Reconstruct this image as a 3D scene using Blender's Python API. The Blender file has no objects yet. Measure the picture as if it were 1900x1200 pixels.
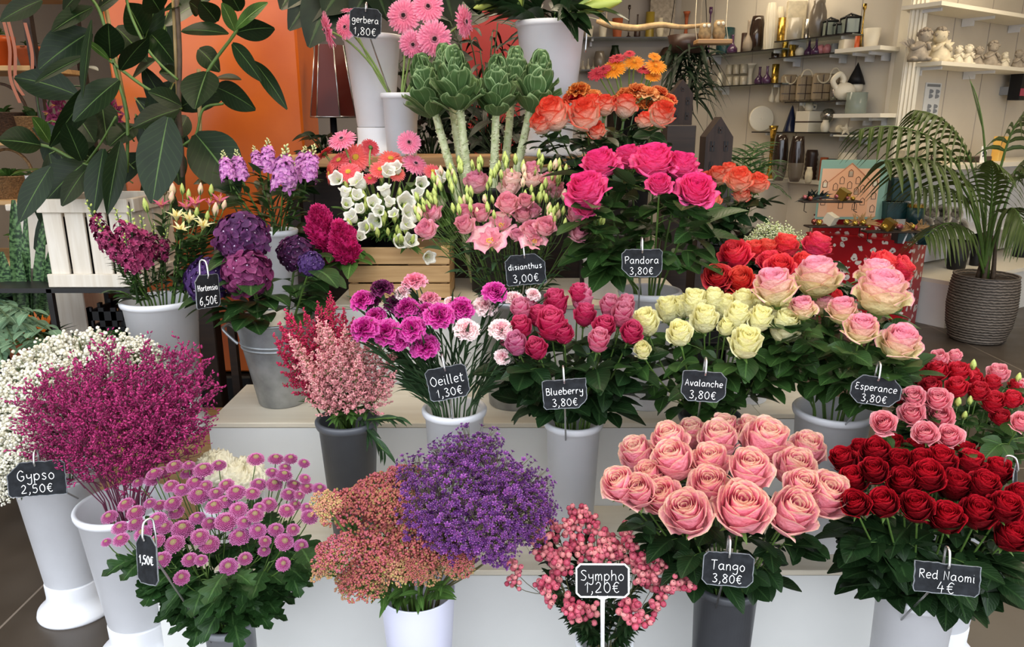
import bpy, math, random
import numpy as np
from mathutils import Vector, Matrix
# ------------------------------------------------------------------ camera, world, lights
SC = bpy.context.scene
COL = SC.collection
TH = math.radians(15.1)          # camera looks down this much
EYE = 1.5
FPX = 1370.0                     # focal length in pixels of the 1900 px frame
cam_d = bpy.data.cameras.new('camera')
cam = bpy.data.objects.new('camera', cam_d)
COL.objects.link(cam)
cam.location = (0, 0, EYE)
cam.rotation_euler = (math.pi / 2 - TH, 0, 0)
cam_d.sensor_width = 36.0
cam_d.lens = FPX / 1900 * 36.0
cam_d.clip_start = 0.02
SC.camera = cam
SC.view_settings.view_transform = 'Standard'
SC.view_settings.look = 'None'
SC.view_settings.gamma = 1.0
SC.view_settings.use_curve_mapping = False
SC.view_settings.exposure = 0.2

world = bpy.data.worlds.new('daylight')
SC.world = world
world.use_nodes = True
wn = world.node_tree.nodes
wl = world.node_tree.links
_tc = wn.new('ShaderNodeTexCoord')
_sp = wn.new('ShaderNodeSeparateXYZ')
_rp = wn.new('ShaderNodeValToRGB')
wl.new(_tc.outputs['Generated'], _sp.inputs[0])
_mr = wn.new('ShaderNodeMapRange')
_mr.inputs[1].default_value = -1.0
wl.new(_sp.outputs[2], _mr.inputs[0])
wl.new(_mr.outputs[0], _rp.inputs[0])
_el = _rp.color_ramp.elements
_el[0].position, _el[0].color = 0.46, (0.34, 0.33, 0.33, 1)      # street
_el[1].position, _el[1].color = 0.85, (1.0, 1.05, 1.12, 1)      # bright overcast sky
_e = _el.new(0.52)
_e.color = (0.55, 0.59, 0.66, 1)                                 # horizon
wl.new(_rp.outputs[0], wn['Background'].inputs['Color'])
wn['Background'].inputs['Strength'].default_value = 3.4


def area_light(name, loc, rot, sx, sy, power, color):
	d = bpy.data.lights.new(name, 'AREA')
	d.shape = 'RECTANGLE'
	d.size = sx
	d.size_y = sy
	d.energy = power
	d.color = color
	o = bpy.data.objects.new(name, d)
	COL.objects.link(o)
	o.location = loc
	o.rotation_euler = rot
	return o


# ceiling light panels of the shop (warm), and the open shop front behind the camera lets the sky in
WARM = (1.0, 0.84, 0.61)
area_light('ceiling_light_front', (-0.1, 2.0, 2.98), (0, 0, 0), 2.6, 0.5, 26, WARM)
area_light('ceiling_light_middle', (0.2, 4.1, 2.98), (0, 0, 0), 2.6, 0.5, 42, WARM)
area_light('ceiling_light_back', (3.6, 4.4, 2.98), (0, 0, 0), 0.6, 2.6, 45, WARM)
area_light('ceiling_light_rear', (2.0, 6.6, 2.98), (0, 0, 0), 2.0, 0.4, 20, WARM)
area_light('ceiling_light_side', (-2.6, 4.0, 2.98), (0, 0, 0), 0.6, 2.0, 24, WARM)
d = bpy.data.lights.new('ceiling_spot', 'SPOT')
d.energy = 60
d.color = (1.0, 0.8, 0.55)
d.spot_size = math.radians(70)
d.spot_blend = 0.6
d.shadow_soft_size = 0.05
spot = bpy.data.objects.new('ceiling_spot', d)
COL.objects.link(spot)
spot.location = (-0.9, 2.6, 2.9)
spot.rotation_euler = (Vector((-1.25, 3.6, 1.75)) - spot.location).to_track_quat('-Z', 'Y').to_euler()

RNG = np.random.default_rng(7)
random.seed(7)
CT, ST = math.cos(TH), math.sin(TH)


def P(px, py, Y):
	"""the point of the place seen at photo pixel (px, py), Y metres ahead"""
	u = (px - 950) / FPX
	v = (600 - py) / FPX
	k = Y / (CT + v * ST)
	return np.array([u * k, Y, EYE + k * (-ST + v * CT)])


def PZ(px, py, z):
	u = (px - 950) / FPX
	v = (600 - py) / FPX
	k = (z - EYE) / (-ST + v * CT)
	return np.array([u * k, k * (CT + v * ST), z])


def SZ(n, Y, z=0.8):
	"""n pixels in metres, Y ahead at height z"""
	return n / FPX * (Y * CT + (EYE - z) * ST)


def nrm(v):
	v = np.asarray(v, float)
	return v / (np.linalg.norm(v) + 1e-9)


def R(a, b):
	return random.uniform(a, b)


# ------------------------------------------------------------------ mesh builder
class MB:
	def __init__(s):
		s.V, s.Q, s.T, s.U, s.n = [], [], [], [], 0
		s.qm, s.tm = [], []

	def add(s, v, quads=None, tris=None, uv=None, mi=0):
		v = np.asarray(v, float).reshape(-1, 3)
		s.V.append(v)
		s.U.append(np.zeros((len(v), 2)) if uv is None else np.asarray(uv, float).reshape(-1, 2))
		if quads is not None and len(quads):
			q = np.asarray(quads, int) + s.n
			s.Q.append(q)
			s.qm.append(np.full(len(q), mi))
		if tris is not None and len(tris):
			t = np.asarray(tris, int) + s.n
			s.T.append(t)
			s.tm.append(np.full(len(t), mi))
		s.n += len(v)
		return s

	def many(s, v, M, quads=None, tris=None, uv=None, mi=0, uvo=None):
		"""copies of one small shape: M is K x 3 x 4"""
		M = np.asarray(M, float)
		K, n = len(M), len(v)
		if K == 0:
			return s
		vv = np.einsum('kij,nj->kni', M[:, :, :3], v) + M[:, None, :, 3]
		off = (np.arange(K) * n)[:, None, None]
		uu = np.tile(np.zeros((n, 2)) if uv is None else uv, (K, 1, 1)).astype(float)
		if uvo is not None:
			uu = uu + np.asarray(uvo)[:, None, :]
		s.add(vv.reshape(-1, 3), None if quads is None else (np.asarray(quads)[None] + off).reshape(-1, 4),
			  None if tris is None else (np.asarray(tris)[None] + off).reshape(-1, 3), uu.reshape(-1, 2), mi)
		return s

	def mesh(s, name, mats, smooth=True, origin=(0, 0, 0)):
		V = np.concatenate(s.V) - np.asarray(origin, float) if s.V else np.zeros((0, 3))
		U = np.concatenate(s.U) if s.U else np.zeros((0, 2))
		Q = np.concatenate(s.Q) if s.Q else np.zeros((0, 4), int)
		T = np.concatenate(s.T) if s.T else np.zeros((0, 3), int)
		me = bpy.data.meshes.new(name)
		me.vertices.add(len(V))
		me.vertices.foreach_set('co', V.astype(np.float32).ravel())
		li = np.concatenate([Q.ravel(), T.ravel()])
		me.loops.add(len(li))
		me.loops.foreach_set('vertex_index', li.astype(np.int32))
		nf = len(Q) + len(T)
		me.polygons.add(nf)
		st = np.concatenate([np.arange(len(Q)) * 4, len(Q) * 4 + np.arange(len(T)) * 3])
		me.polygons.foreach_set('loop_start', st.astype(np.int32))
		mi = np.concatenate((s.qm or [np.zeros(0)]) + (s.tm or [np.zeros(0)]))
		me.polygons.foreach_set('material_index', mi.astype(np.int32))
		me.polygons.foreach_set('use_smooth', np.full(nf, smooth))
		uvl = me.uv_layers.new(name='UVMap')
		uvl.data.foreach_set('uv', U[li].astype(np.float32).ravel())
		for m in (mats if isinstance(mats, (list, tuple)) else [mats]):
			me.materials.append(m)
		me.update(calc_edges=True)
		me.validate()
		return me

	def build(s, name, mats, parent=None, smooth=True, **kw):
		o = wloc(parent) if parent is not None else kw.get('at', (0, 0, 0))
		me = s.mesh(name, mats, smooth, o)
		ob = bpy.data.objects.new(name, me)
		COL.objects.link(ob)
		if parent is not None:
			ob.parent = parent
		else:
			ob.location = o
		return ob


def wloc(o):
	l = np.zeros(3)
	while o is not None:
		l = l + np.array(o.location)
		o = o.parent
	return l


def thing(name, label, cat, loc, group=None):
	o = bpy.data.objects.new(name, None)
	COL.objects.link(o)
	o.location = [float(x) for x in loc]
	o.empty_display_size = 0.02
	return tag(o, label, cat, group)


def tag(o, label, cat, group=None, kind=None):
	o['label'] = label
	o['category'] = cat
	if group:
		o['group'] = group
	if kind:
		o['kind'] = kind
	return o


def struct(o):
	o['kind'] = 'structure'
	return o


def put(name, me, parent, pos, rot, scale):
	"""an object that shares the mesh me, at world position pos under parent"""
	ob = bpy.data.objects.new(name, me)
	COL.objects.link(ob)
	ob.parent = parent
	m = Matrix.Translation(Vector(np.asarray(pos) - wloc(parent))) @ rot.to_4x4()
	sc = (scale,) * 3 if np.isscalar(scale) else scale
	ob.matrix_basis = m @ Matrix.Diagonal((*sc, 1))
	return ob


def aim(d, spin=0.0):
	q = Vector(d).to_track_quat('Z', 'Y')
	return q.to_matrix() @ Matrix.Rotation(spin, 3, 'Z')


# ------------------------------------------------------------------ shapes
def box(mb, x0, x1, y0, y1, z0, z1, mi=0, bev=0.0):
	if bev > 0:
		return bevbox(mb, x0, x1, y0, y1, z0, z1, bev, mi)
	v = [(x, y, z) for x in (x0, x1) for y in (y0, y1) for z in (z0, z1)]
	q = [(0, 1, 3, 2), (4, 6, 7, 5), (0, 4, 5, 1), (2, 3, 7, 6), (0, 2, 6, 4), (1, 5, 7, 3)]
	uv = [(p[0], p[2]) for p in v]
	mb.add(v, q, uv=uv, mi=mi)


def bevbox(mb, x0, x1, y0, y1, z0, z1, b, mi=0):
	c = np.array([(x0 + x1) / 2, (y0 + y1) / 2, (z0 + z1) / 2])
	h = np.array([abs(x1 - x0) / 2, abs(y1 - y0) / 2, abs(z1 - z0) / 2])
	b = min(b, *(h * 0.9))
	V, idx = [], {}
	for sx in (-1, 1):
		for sy in (-1, 1):
			for sz in (-1, 1):
				s = np.array([sx, sy, sz])
				for a in range(3):
					p = s * (h - b)
					p[a] = s[a] * h[a]
					idx[(sx, sy, sz, a)] = len(V)
					V.append(c + p)
	Q, T = [], []
	for a in range(3):
		o1, o2 = [i for i in range(3) if i != a]
		for sg in (-1, 1):
			f = []
			for (u, w) in ((-1, -1), (1, -1), (1, 1), (-1, 1)):
				s = [0, 0, 0]
				s[a], s[o1], s[o2] = sg, u, w
				f.append(idx[(*s, a)])
			flip = (sg > 0) ^ (a == 1)
			Q.append(f if flip else f[::-1])
	for a in range(3):           # edges along axis a
		o1, o2 = [i for i in range(3) if i != a]
		for u in (-1, 1):
			for w in (-1, 1):
				f = []
				for (t, k) in ((-1, o1), (-1, o2), (1, o2), (1, o1)):
					s = [0, 0, 0]
					s[a], s[o1], s[o2] = t, u, w
					f.append(idx[(*s, k)])
				Q.append(f)
	for sx in (-1, 1):
		for sy in (-1, 1):
			for sz in (-1, 1):
				T.append([idx[(sx, sy, sz, a)] for a in range(3)])
	# make every face look outwards
	V = np.array(V)
	for L in (Q, T):
		for i, f in enumerate(L):
			p = V[f]
			if np.dot(np.cross(p[1] - p[0], p[2] - p[0]), p.mean(0) - c) < 0:
				L[i] = f[::-1]
	mb.add(V, Q, T, uv=V[:, [0, 2]], mi=mi)


def lathe(mb, prof, c=(0, 0, 0), seg=40, mi=0, M=None, uvx=0.0):
	prof = np.asarray(prof, float)
	a = np.linspace(0, 2 * np.pi, seg, endpoint=False)
	n = len(prof)
	v = np.stack([prof[:, 0][:, None] * np.cos(a), prof[:, 0][:, None] * np.sin(a), np.repeat(prof[:, 1][:, None], seg, 1)], -1).reshape(-1, 3)
	if M is not None:
		v = v @ np.asarray(M).T
	v = v + np.asarray(c)
	i = np.arange(n - 1)[:, None] * seg
	j = np.arange(seg)[None]
	j2 = (j + 1) % seg
	q = np.stack([i + j, i + j2, i + seg + j2, i + seg + j], -1).reshape(-1, 4)
	uv = np.stack([np.full(n * seg, uvx), np.repeat(np.linspace(0, 1, n), seg)], -1)
	mb.add(v, q, uv=uv, mi=mi)


def frames(path):
	path = np.asarray(path, float)
	t = np.gradient(path, axis=0)
	t /= np.linalg.norm(t, axis=1)[:, None] + 1e-12
	ref = np.array([0, 0, 1.0]) if abs(t[0][2]) < 0.9 else np.array([1.0, 0, 0])
	u = nrm(np.cross(t[0], ref))
	U, W = [], []
	for k in range(len(path)):
		u = nrm(u - t[k] * np.dot(u, t[k]))
		U.append(u)
		W.append(np.cross(t[k], u))
	return t, np.array(U), np.array(W)


def tube(mb, path, rad, sides=6, mi=0, uv=None, cap=True):
	path = np.asarray(path, float)
	n = len(path)
	rad = np.broadcast_to(np.asarray(rad, float), (n,))
	t, U, W = frames(path)
	a = np.linspace(0, 2 * np.pi, sides, endpoint=False)
	v = path[:, None] + rad[:, None, None] * (np.cos(a)[None, :, None] * U[:, None] + np.sin(a)[None, :, None] * W[:, None])
	v = v.reshape(-1, 3)
	i = np.arange(n - 1)[:, None] * sides
	j = np.arange(sides)[None]
	j2 = (j + 1) % sides
	q = np.stack([i + j, i + j2, i + sides + j2, i + sides + j], -1).reshape(-1, 4)
	tr = None
	if cap:
		v = np.vstack([v, path[0], path[-1]])
		k = n * sides
		jj = np.arange(sides)
		tr = np.vstack([np.stack([np.full(sides, k), (jj + 1) % sides, jj], -1),
						np.stack([np.full(sides, k + 1), (n - 1) * sides + jj, (n - 1) * sides + (jj + 1) % sides], -1)])
	u2 = np.zeros((len(v), 2))
	u2[:n * sides, 1] = np.repeat(np.linspace(0, 1, n), sides)
	u2[:, 0] = 0.5
	mb.add(v, q, tr, uv=u2 if uv is None else np.tile(uv, (len(v), 1)), mi=mi)


def bez(p0, p1, p2, n=8):
	t = np.linspace(0, 1, n)[:, None]
	return (1 - t) ** 2 * np.asarray(p0) + 2 * t * (1 - t) * np.asarray(p1) + t * t * np.asarray(p2)


def catmull(pts, n=6, closed=False):
	p = np.asarray(pts, float)
	if len(p) < 3:
		return p
	q = np.vstack([p[-1 if not closed else -2], p, p[0]]) if closed else np.vstack([2 * p[0] - p[1], p, 2 * p[-1] - p[-2]])
	out = []
	for k in range(len(p) - 1):
		a, b, c, d = q[k:k + 4]
		for t in np.linspace(0, 1, n, endpoint=False):
			out.append(0.5 * (2 * b + (c - a) * t + (2 * a - 5 * b + 4 * c - d) * t * t + (3 * b - a - 3 * c + d) * t ** 3))
	out.append(p[-1])
	return np.array(out)


def gridq(nu, nv):
	i = np.arange(nv)[:, None] * (nu + 1)
	j = np.arange(nu)[None]
	return np.stack([i + j, i + j + 1, i + nu + 2 + j, i + nu + 1 + j], -1).reshape(-1, 4)


def _ico():
	p = (1 + 5 ** 0.5) / 2
	v = np.array([(-1, p, 0), (1, p, 0), (-1, -p, 0), (1, -p, 0), (0, -1, p), (0, 1, p), (0, -1, -p), (0, 1, -p), (p, 0, -1), (p, 0, 1), (-p, 0, -1), (-p, 0, 1)], float)
	v /= np.linalg.norm(v[0])
	f = np.array([(0, 11, 5), (0, 5, 1), (0, 1, 7), (0, 7, 10), (0, 10, 11), (1, 5, 9), (5, 11, 4), (11, 10, 2), (10, 7, 6), (7, 1, 8), (3, 9, 4), (3, 4, 2), (3, 2, 6), (3, 6, 8), (3, 8, 9), (4, 9, 5), (2, 4, 11), (6, 2, 10), (8, 6, 7), (9, 8, 1)])
	return v, f


def _subd(v, f):
	v = list(map(tuple, v))
	m = {}

	def mid(a, b):
		k = (min(a, b), max(a, b))
		if k not in m:
			m[k] = len(v)
			v.append(tuple(nrm((np.array(v[a]) + np.array(v[b])) / 2)))
		return m[k]
	F = []
	for a, b, c in f:
		x, y, z = mid(a, b), mid(b, c), mid(c, a)
		F += [(a, x, z), (b, y, x), (c, z, y), (x, y, z)]
	return np.array(v), np.array(F)


ICO0 = _ico()
ICO1 = _subd(*ICO0)
ICO2 = _subd(*ICO1)


def blob(mb, c, r, lv=1, mi=0, uv=None, M=None):
	v, f = (ICO0, ICO1, ICO2)[lv]
	v = v * np.asarray(r)
	if M is not None:
		v = v @ np.asarray(M).T
	mb.add(v + np.asarray(c), tris=f, uv=None if uv is None else np.tile(uv, (len(v), 1)), mi=mi)


def mats34(pos, dirs, scale, spin=None):
	"""K x 3 x 4 matrices that turn +Z to dirs"""
	pos = np.asarray(pos, float)
	d = np.asarray(dirs, float)
	d = d / (np.linalg.norm(d, axis=1)[:, None] + 1e-9)
	ref = np.where(np.abs(d[:, 2:3]) < 0.95, [[0, 0, 1.0]], [[1.0, 0, 0]])
	x = np.cross(ref, d)
	x /= np.linalg.norm(x, axis=1)[:, None]
	y = np.cross(d, x)
	if spin is None:
		spin = RNG.uniform(0, 6.28, len(pos))
	c, s = np.cos(spin)[:, None], np.sin(spin)[:, None]
	x, y = x * c + y * s, y * c - x * s
	sc = np.broadcast_to(np.asarray(scale, float), (len(pos),))[:, None]
	return np.stack([x * sc, y * sc, d * sc, pos], -1)


def leaf(mb, p, d, n, L, W, droop=0.3, fold=0.25, shape=0.8, nv=6, cols=2, mi=0, wave=0.0, tip=1.0, u=None):
	"""a leaf from p along d, its face towards n; widest near shape"""
	p, d, n = np.asarray(p, float), nrm(d), np.asarray(n, float)
	s = nrm(np.cross(d, n))
	n = np.cross(s, d)
	t = np.linspace(0, 1, nv + 1)
	w = W * 0.5 * np.sin(np.pi * np.clip(t, 0.02, 0.985) ** shape) ** (0.75 * tip)
	c = p + d * (L * t)[:, None] + n * (0.0) - np.array([0, 0, 1]) * (droop * L * t ** 2)[:, None]
	a = np.linspace(-1, 1, cols + 1)
	off = a[None, :, None] * w[:, None, None] * s
	up = (np.abs(a)[None, :] * w[:, None] * fold)
	if wave:
		up = up + wave * W * np.sin(t * 17)[:, None] * np.abs(a)[None] * np.sign(a)[None]
	v = c[:, None] + off + up[..., None] * n
	uv = np.stack([np.broadcast_to((a + 1) / 2, (nv + 1, cols + 1)), np.broadcast_to(t[:, None], (nv + 1, cols + 1))], -1)
	mb.add(v.reshape(-1, 3), gridq(cols, nv), uv=uv.reshape(-1, 2), mi=mi)


# ------------------------------------------------------------------ materials
def srgb(h):
	if isinstance(h, str):
		h = h.lstrip('#')
		c = [int(h[i:i + 2], 16) / 255 for i in (0, 2, 4)]
	else:
		c = h
	return tuple(x / 12.92 if x <= 0.04045 else ((x + 0.055) / 1.055) ** 2.4 for x in c) + (1,)


def newmat(name):
	m = bpy.data.materials.new(name)
	m.use_nodes = True
	nt = m.node_tree
	return m, nt, nt.nodes['Principled BSDF']


def nd(nt, typ, **kw):
	n = nt.nodes.new(typ)
	for k, v in kw.items():
		setattr(n, k, v)
	return n


def mix(nt, f, a, b, mode='MIX'):
	m = nd(nt, 'ShaderNodeMix', data_type='RGBA', blend_type=mode)
	for sock, val in ((m.inputs[0], f), (m.inputs[6], a), (m.inputs[7], b)):
		if hasattr(val, 'is_linked') or hasattr(val, 'links'):
			nt.links.new(val, sock)
		else:
			sock.default_value = val
	return m.outputs[2]


def ramp(nt, fac, stops, interp='LINEAR'):
	r = nd(nt, 'ShaderNodeValToRGB')
	cr = r.color_ramp
	cr.interpolation = interp
	while len(cr.elements) < len(stops):
		cr.elements.new(0.5)
	for e, (p, c) in zip(cr.elements, stops):
		e.position = p
		e.color = c
	nt.links.new(fac, r.inputs[0])
	return r.outputs[0]


def math_n(nt, op, a, b=0.0, c=None):
	m = nd(nt, 'ShaderNodeMath', operation=op)
	for i, x in enumerate((a, b) if c is None else (a, b, c)):
		if hasattr(x, 'links'):
			nt.links.new(x, m.inputs[i])
		else:
			m.inputs[i].default_value = x
	return m.outputs[0]


def plain(name, col, rough=0.5, metal=0.0, spec=0.5, noise=0.0, nscale=20, col2=None, bump=0.0, coat=0.0):
	m, nt, b = newmat(name)
	c = srgb(col)
	b.inputs['Base Color'].default_value = c
	b.inputs['Roughness'].default_value = rough
	b.inputs['Metallic'].default_value = metal
	b.inputs['Specular IOR Level'].default_value = spec
	if coat:
		b.inputs['Coat Weight'].default_value = coat
	if noise or col2 or bump:
		tc = nd(nt, 'ShaderNodeTexCoord')
		nz = nd(nt, 'ShaderNodeTexNoise')
		nz.inputs['Scale'].default_value = nscale
		nz.inputs['Detail'].default_value = 4
		nt.links.new(tc.outputs['Object'], nz.inputs['Vector'])
		c2 = srgb(col2) if col2 else tuple(min(1, x * (1 + noise)) for x in c[:3]) + (1,)
		c1 = c if col2 else tuple(x * (1 - noise) for x in c[:3]) + (1,)
		nt.links.new(ramp(nt, nz.outputs[0], [(0.35, c1), (0.65, c2)]), b.inputs['Base Color'])
		if bump:
			bp = nd(nt, 'ShaderNodeBump')
			bp.inputs['Strength'].default_value = bump
			bp.inputs['Distance'].default_value = 0.01
			nt.links.new(nz.outputs[0], bp.inputs['Height'])
			nt.links.new(bp.outputs[0], b.inputs['Normal'])
	return m


def translucent_out(nt, b, col, f):
	out = nt.nodes['Material Output']
	tr = nd(nt, 'ShaderNodeBsdfTranslucent')
	if hasattr(col, 'links'):
		nt.links.new(col, tr.inputs[0])
	else:
		tr.inputs[0].default_value = col
	mx = nd(nt, 'ShaderNodeMixShader')
	mx.inputs[0].default_value = f
	nt.links.new(b.outputs[0], mx.inputs[1])
	nt.links.new(tr.outputs[0], mx.inputs[2])
	nt.links.new(mx.outputs[0], out.inputs[0])


def petal(name, inner, mid, outer, tip=None, tipw=0.25, base=None, basew=0.3, var=0.12, rough=0.6, trans=0.3, hue=0.0, veins=0.0):
	"""u: inner to outer petal; v: base to tip of a petal"""
	m, nt, b = newmat(name)
	uv = nd(nt, 'ShaderNodeUVMap')
	sp = nd(nt, 'ShaderNodeSeparateXYZ')
	nt.links.new(uv.outputs[0], sp.inputs[0])
	c = ramp(nt, sp.outputs[0], [(0.0, srgb(inner)), (0.5, srgb(mid)), (0.95, srgb(outer))])
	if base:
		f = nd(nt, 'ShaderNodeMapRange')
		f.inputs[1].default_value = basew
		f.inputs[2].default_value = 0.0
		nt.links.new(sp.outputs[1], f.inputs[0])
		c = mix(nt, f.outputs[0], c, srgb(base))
	if tip:
		f = nd(nt, 'ShaderNodeMapRange', interpolation_type='SMOOTHSTEP')
		f.inputs[1].default_value = 1 - tipw
		f.inputs[2].default_value = 1.0
		nt.links.new(sp.outputs[1], f.inputs[0])
		c = mix(nt, f.outputs[0], c, srgb(tip))
	oi = nd(nt, 'ShaderNodeObjectInfo')
	hs = nd(nt, 'ShaderNodeHueSaturation')
	mr = nd(nt, 'ShaderNodeMapRange')
	mr.inputs[3].default_value = 1 - var
	mr.inputs[4].default_value = 1 + var
	nt.links.new(oi.outputs['Random'], mr.inputs[0])
	nt.links.new(mr.outputs[0], hs.inputs['Value'])
	if hue:
		r2 = math_n(nt, 'FRACT', math_n(nt, 'MULTIPLY', oi.outputs['Random'], 17.3))
		mh = nd(nt, 'ShaderNodeMapRange')
		mh.inputs[3].default_value = 0.5 - hue
		mh.inputs[4].default_value = 0.5 + hue
		nt.links.new(r2, mh.inputs[0])
		nt.links.new(mh.outputs[0], hs.inputs['Hue'])
	nt.links.new(c, hs.inputs['Color'])
	c = hs.outputs[0]
	nt.links.new(c, b.inputs['Base Color'])
	b.inputs['Roughness'].default_value = rough
	b.inputs['Specular IOR Level'].default_value = 0.25
	tc = nd(nt, 'ShaderNodeTexCoord')
	nz = nd(nt, 'ShaderNodeTexNoise')
	nz.inputs['Scale'].default_value = 9
	nt.links.new(tc.outputs['Object'], nz.inputs['Vector'])
	bp = nd(nt, 'ShaderNodeBump')
	bp.inputs['Strength'].default_value = 0.25
	bp.inputs['Distance'].default_value = 0.06
	nt.links.new(nz.outputs[0], bp.inputs['Height'])
	nt.links.new(bp.outputs[0], b.inputs['Normal'])
	if trans:
		translucent_out(nt, b, c, trans)
	return m


def leafmat(name, col, vein, rough=0.4, trans=0.15, var=0.2, side=0.0, spec=0.26, veinw=0.06, back=None):
	m, nt, b = newmat(name)
	uv = nd(nt, 'ShaderNodeUVMap')
	sp = nd(nt, 'ShaderNodeSeparateXYZ')
	nt.links.new(uv.outputs[0], sp.inputs[0])
	a = math_n(nt, 'ABSOLUTE', math_n(nt, 'SUBTRACT', sp.outputs[0], 0.5))
	f = nd(nt, 'ShaderNodeMapRange')
	f.inputs[1].default_value = veinw
	f.inputs[2].default_value = veinw * 0.4
	nt.links.new(a, f.inputs[0])
	# side veins
	s = math_n(nt, 'SINE', math_n(nt, 'MULTIPLY', math_n(nt, 'SUBTRACT', sp.outputs[1], math_n(nt, 'MULTIPLY', a, 0.6)), 55.0))
	f2 = nd(nt, 'ShaderNodeMapRange')
	f2.inputs[1].default_value = 0.75
	f2.inputs[2].default_value = 1.0
	f2.inputs[4].default_value = 0.35 + side
	nt.links.new(s, f2.inputs[0])
	fac = math_n(nt, 'MAXIMUM', f.outputs[0], f2.outputs[0])
	tc = nd(nt, 'ShaderNodeTexCoord')
	nz = nd(nt, 'ShaderNodeTexNoise')
	nz.inputs['Scale'].default_value = 14
	nt.links.new(tc.outputs['Object'], nz.inputs['Vector'])
	c0 = srgb(col)
	lo = tuple(x * (1 - var * 1.6) for x in c0[:3]) + (1,)
	hi = tuple(x * (1 + var * 2.2) for x in c0[:3]) + (1,)
	c = ramp(nt, nz.outputs[0], [(0.3, lo), (0.7, hi)])
	c = mix(nt, fac, c, srgb(vein))
	if back:
		g = nd(nt, 'ShaderNodeNewGeometry')
		c = mix(nt, g.outputs['Backfacing'], c, srgb(back))
	nt.links.new(c, b.inputs['Base Color'])
	b.inputs['Roughness'].default_value = rough
	b.inputs['Specular IOR Level'].default_value = spec
	bp = nd(nt, 'ShaderNodeBump')
	bp.inputs['Strength'].default_value = 0.35
	bp.inputs['Distance'].default_value = 0.003
	nt.links.new(fac, bp.inputs['Height'])
	nt.links.new(bp.outputs[0], b.inputs['Normal'])
	if trans:
		translucent_out(nt, b, c, trans)
	return m


def wood(name, c1, c2, scale=6, rough=0.5, axis=0):
	m, nt, b = newmat(name)
	tc = nd(nt, 'ShaderNodeTexCoord')
	mp = nd(nt, 'ShaderNodeMapping')
	sc = [14.0, 14.0, 14.0]
	sc[axis] = 1.0
	mp.inputs['Scale'].default_value = sc
	nz = nd(nt, 'ShaderNodeTexNoise')
	nz.inputs['Scale'].default_value = scale
	nz.inputs['Detail'].default_value = 6
	nz.inputs['Distortion'].default_value = 0.6
	nt.links.new(tc.outputs['Object'], mp.inputs[0])
	nt.links.new(mp.outputs[0], nz.inputs['Vector'])
	nt.links.new(ramp(nt, nz.outputs[0], [(0.3, srgb(c1)), (0.7, srgb(c2))]), b.inputs['Base Color'])
	b.inputs['Roughness'].default_value = rough
	return m


def glassy(name, col, rough=0.05, alpha=0.35):
	m, nt, b = newmat(name)
	b.inputs['Base Color'].default_value = srgb(col)
	b.inputs['Roughness'].default_value = rough
	b.inputs['Transmission Weight'].default_value = alpha
	b.inputs['IOR'].default_value = 1.3
	return m


M = {}
M['white'] = plain('white_plastic', '#dcdde0', 0.42, spec=0.4, noise=0.03, nscale=9)
M['lilac'] = plain('lilac_white_plastic', '#d3d4e6', 0.4, spec=0.4, noise=0.02, nscale=9)
M['dark'] = plain('charcoal_plastic', '#4a4c50', 0.4, noise=0.06, nscale=30)
M['grey'] = plain('grey_plastic', '#85888c', 0.4, noise=0.04, nscale=30)
M['black'] = plain('black_plastic', '#121214', 0.5, spec=.3)
M['zinc'] = plain('zinc', '#a3a6a8', 0.42, metal=0.75, noise=0.25, nscale=14)
M['steel'] = plain('steel_wire', '#c3c3c1', 0.25, metal=0.9)
M['slate'] = plain('slate', '#1b1d20', 0.75, spec=0.2, noise=0.4, nscale=45, bump=0.25)
M['slate_edge'] = plain('slate_edge', '#6d7073', 0.8, noise=0.3, nscale=90)
M['chalk'] = plain('chalk_white', '#f4f4f2', 0.8)
M['stem'] = plain('green_stem', '#4f6b2c', 0.5, noise=0.15, nscale=30)
M['stemd'] = plain('dark_green_stem', '#2f4722', 0.5, noise=0.15, nscale=30)
M['rleaf'] = leafmat('rose_leaf', '#243c19', '#3d5a2b', 0.36, back='#405734', trans=.1)
M['rleafd'] = leafmat('dark_rose_leaf', '#172a14', '#2c4424', 0.32, back='#304729', trans=.08)
M['lleaf'] = leafmat('light_leaf', '#41622a', '#6f8f4a', 0.45)
M['gleaf'] = leafmat('grey_green_leaf', '#2c4529', '#4f6b46', 0.5)
# ------------------------------------------------------------------ the shop itself
def floor_mat():
	m, nt, b = newmat('dark_floor_tiles')
	tc = nd(nt, 'ShaderNodeTexCoord')
	mp = nd(nt, 'ShaderNodeMapping')
	mp.inputs['Rotation'].default_value = (0, 0, math.radians(0))
	mp.inputs['Location'].default_value = (-0.32, 0.3, 0)
	br = nd(nt, 'ShaderNodeTexBrick')
	br.offset = 0.0
	br.inputs['Scale'].default_value = 1.0
	br.inputs['Mortar Size'].default_value = 0.004
	br.inputs['Brick Width'].default_value = 1.2
	br.inputs['Row Height'].default_value = 1.2
	nz = nd(nt, 'ShaderNodeTexNoise')
	nz.inputs['Scale'].default_value = 3.5
	nz.inputs['Detail'].default_value = 8
	nt.links.new(tc.outputs['Object'], mp.inputs[0])
	nt.links.new(mp.outputs[0], br.inputs['Vector'])
	nt.links.new(tc.outputs['Object'], nz.inputs['Vector'])
	c = ramp(nt, nz.outputs[0], [(0.3, srgb('#3a322a')), (0.7, srgb('#4d443b'))])
	c = mix(nt, br.outputs['Fac'], c, srgb('#7b7064'))
	nt.links.new(c, b.inputs['Base Color'])
	nt.links.new(ramp(nt, nz.outputs[0], [(0.3, (.3, .3, .3, 1)), (0.7, (.5, .5, .5, 1))]), b.inputs['Roughness'])
	return m


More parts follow.
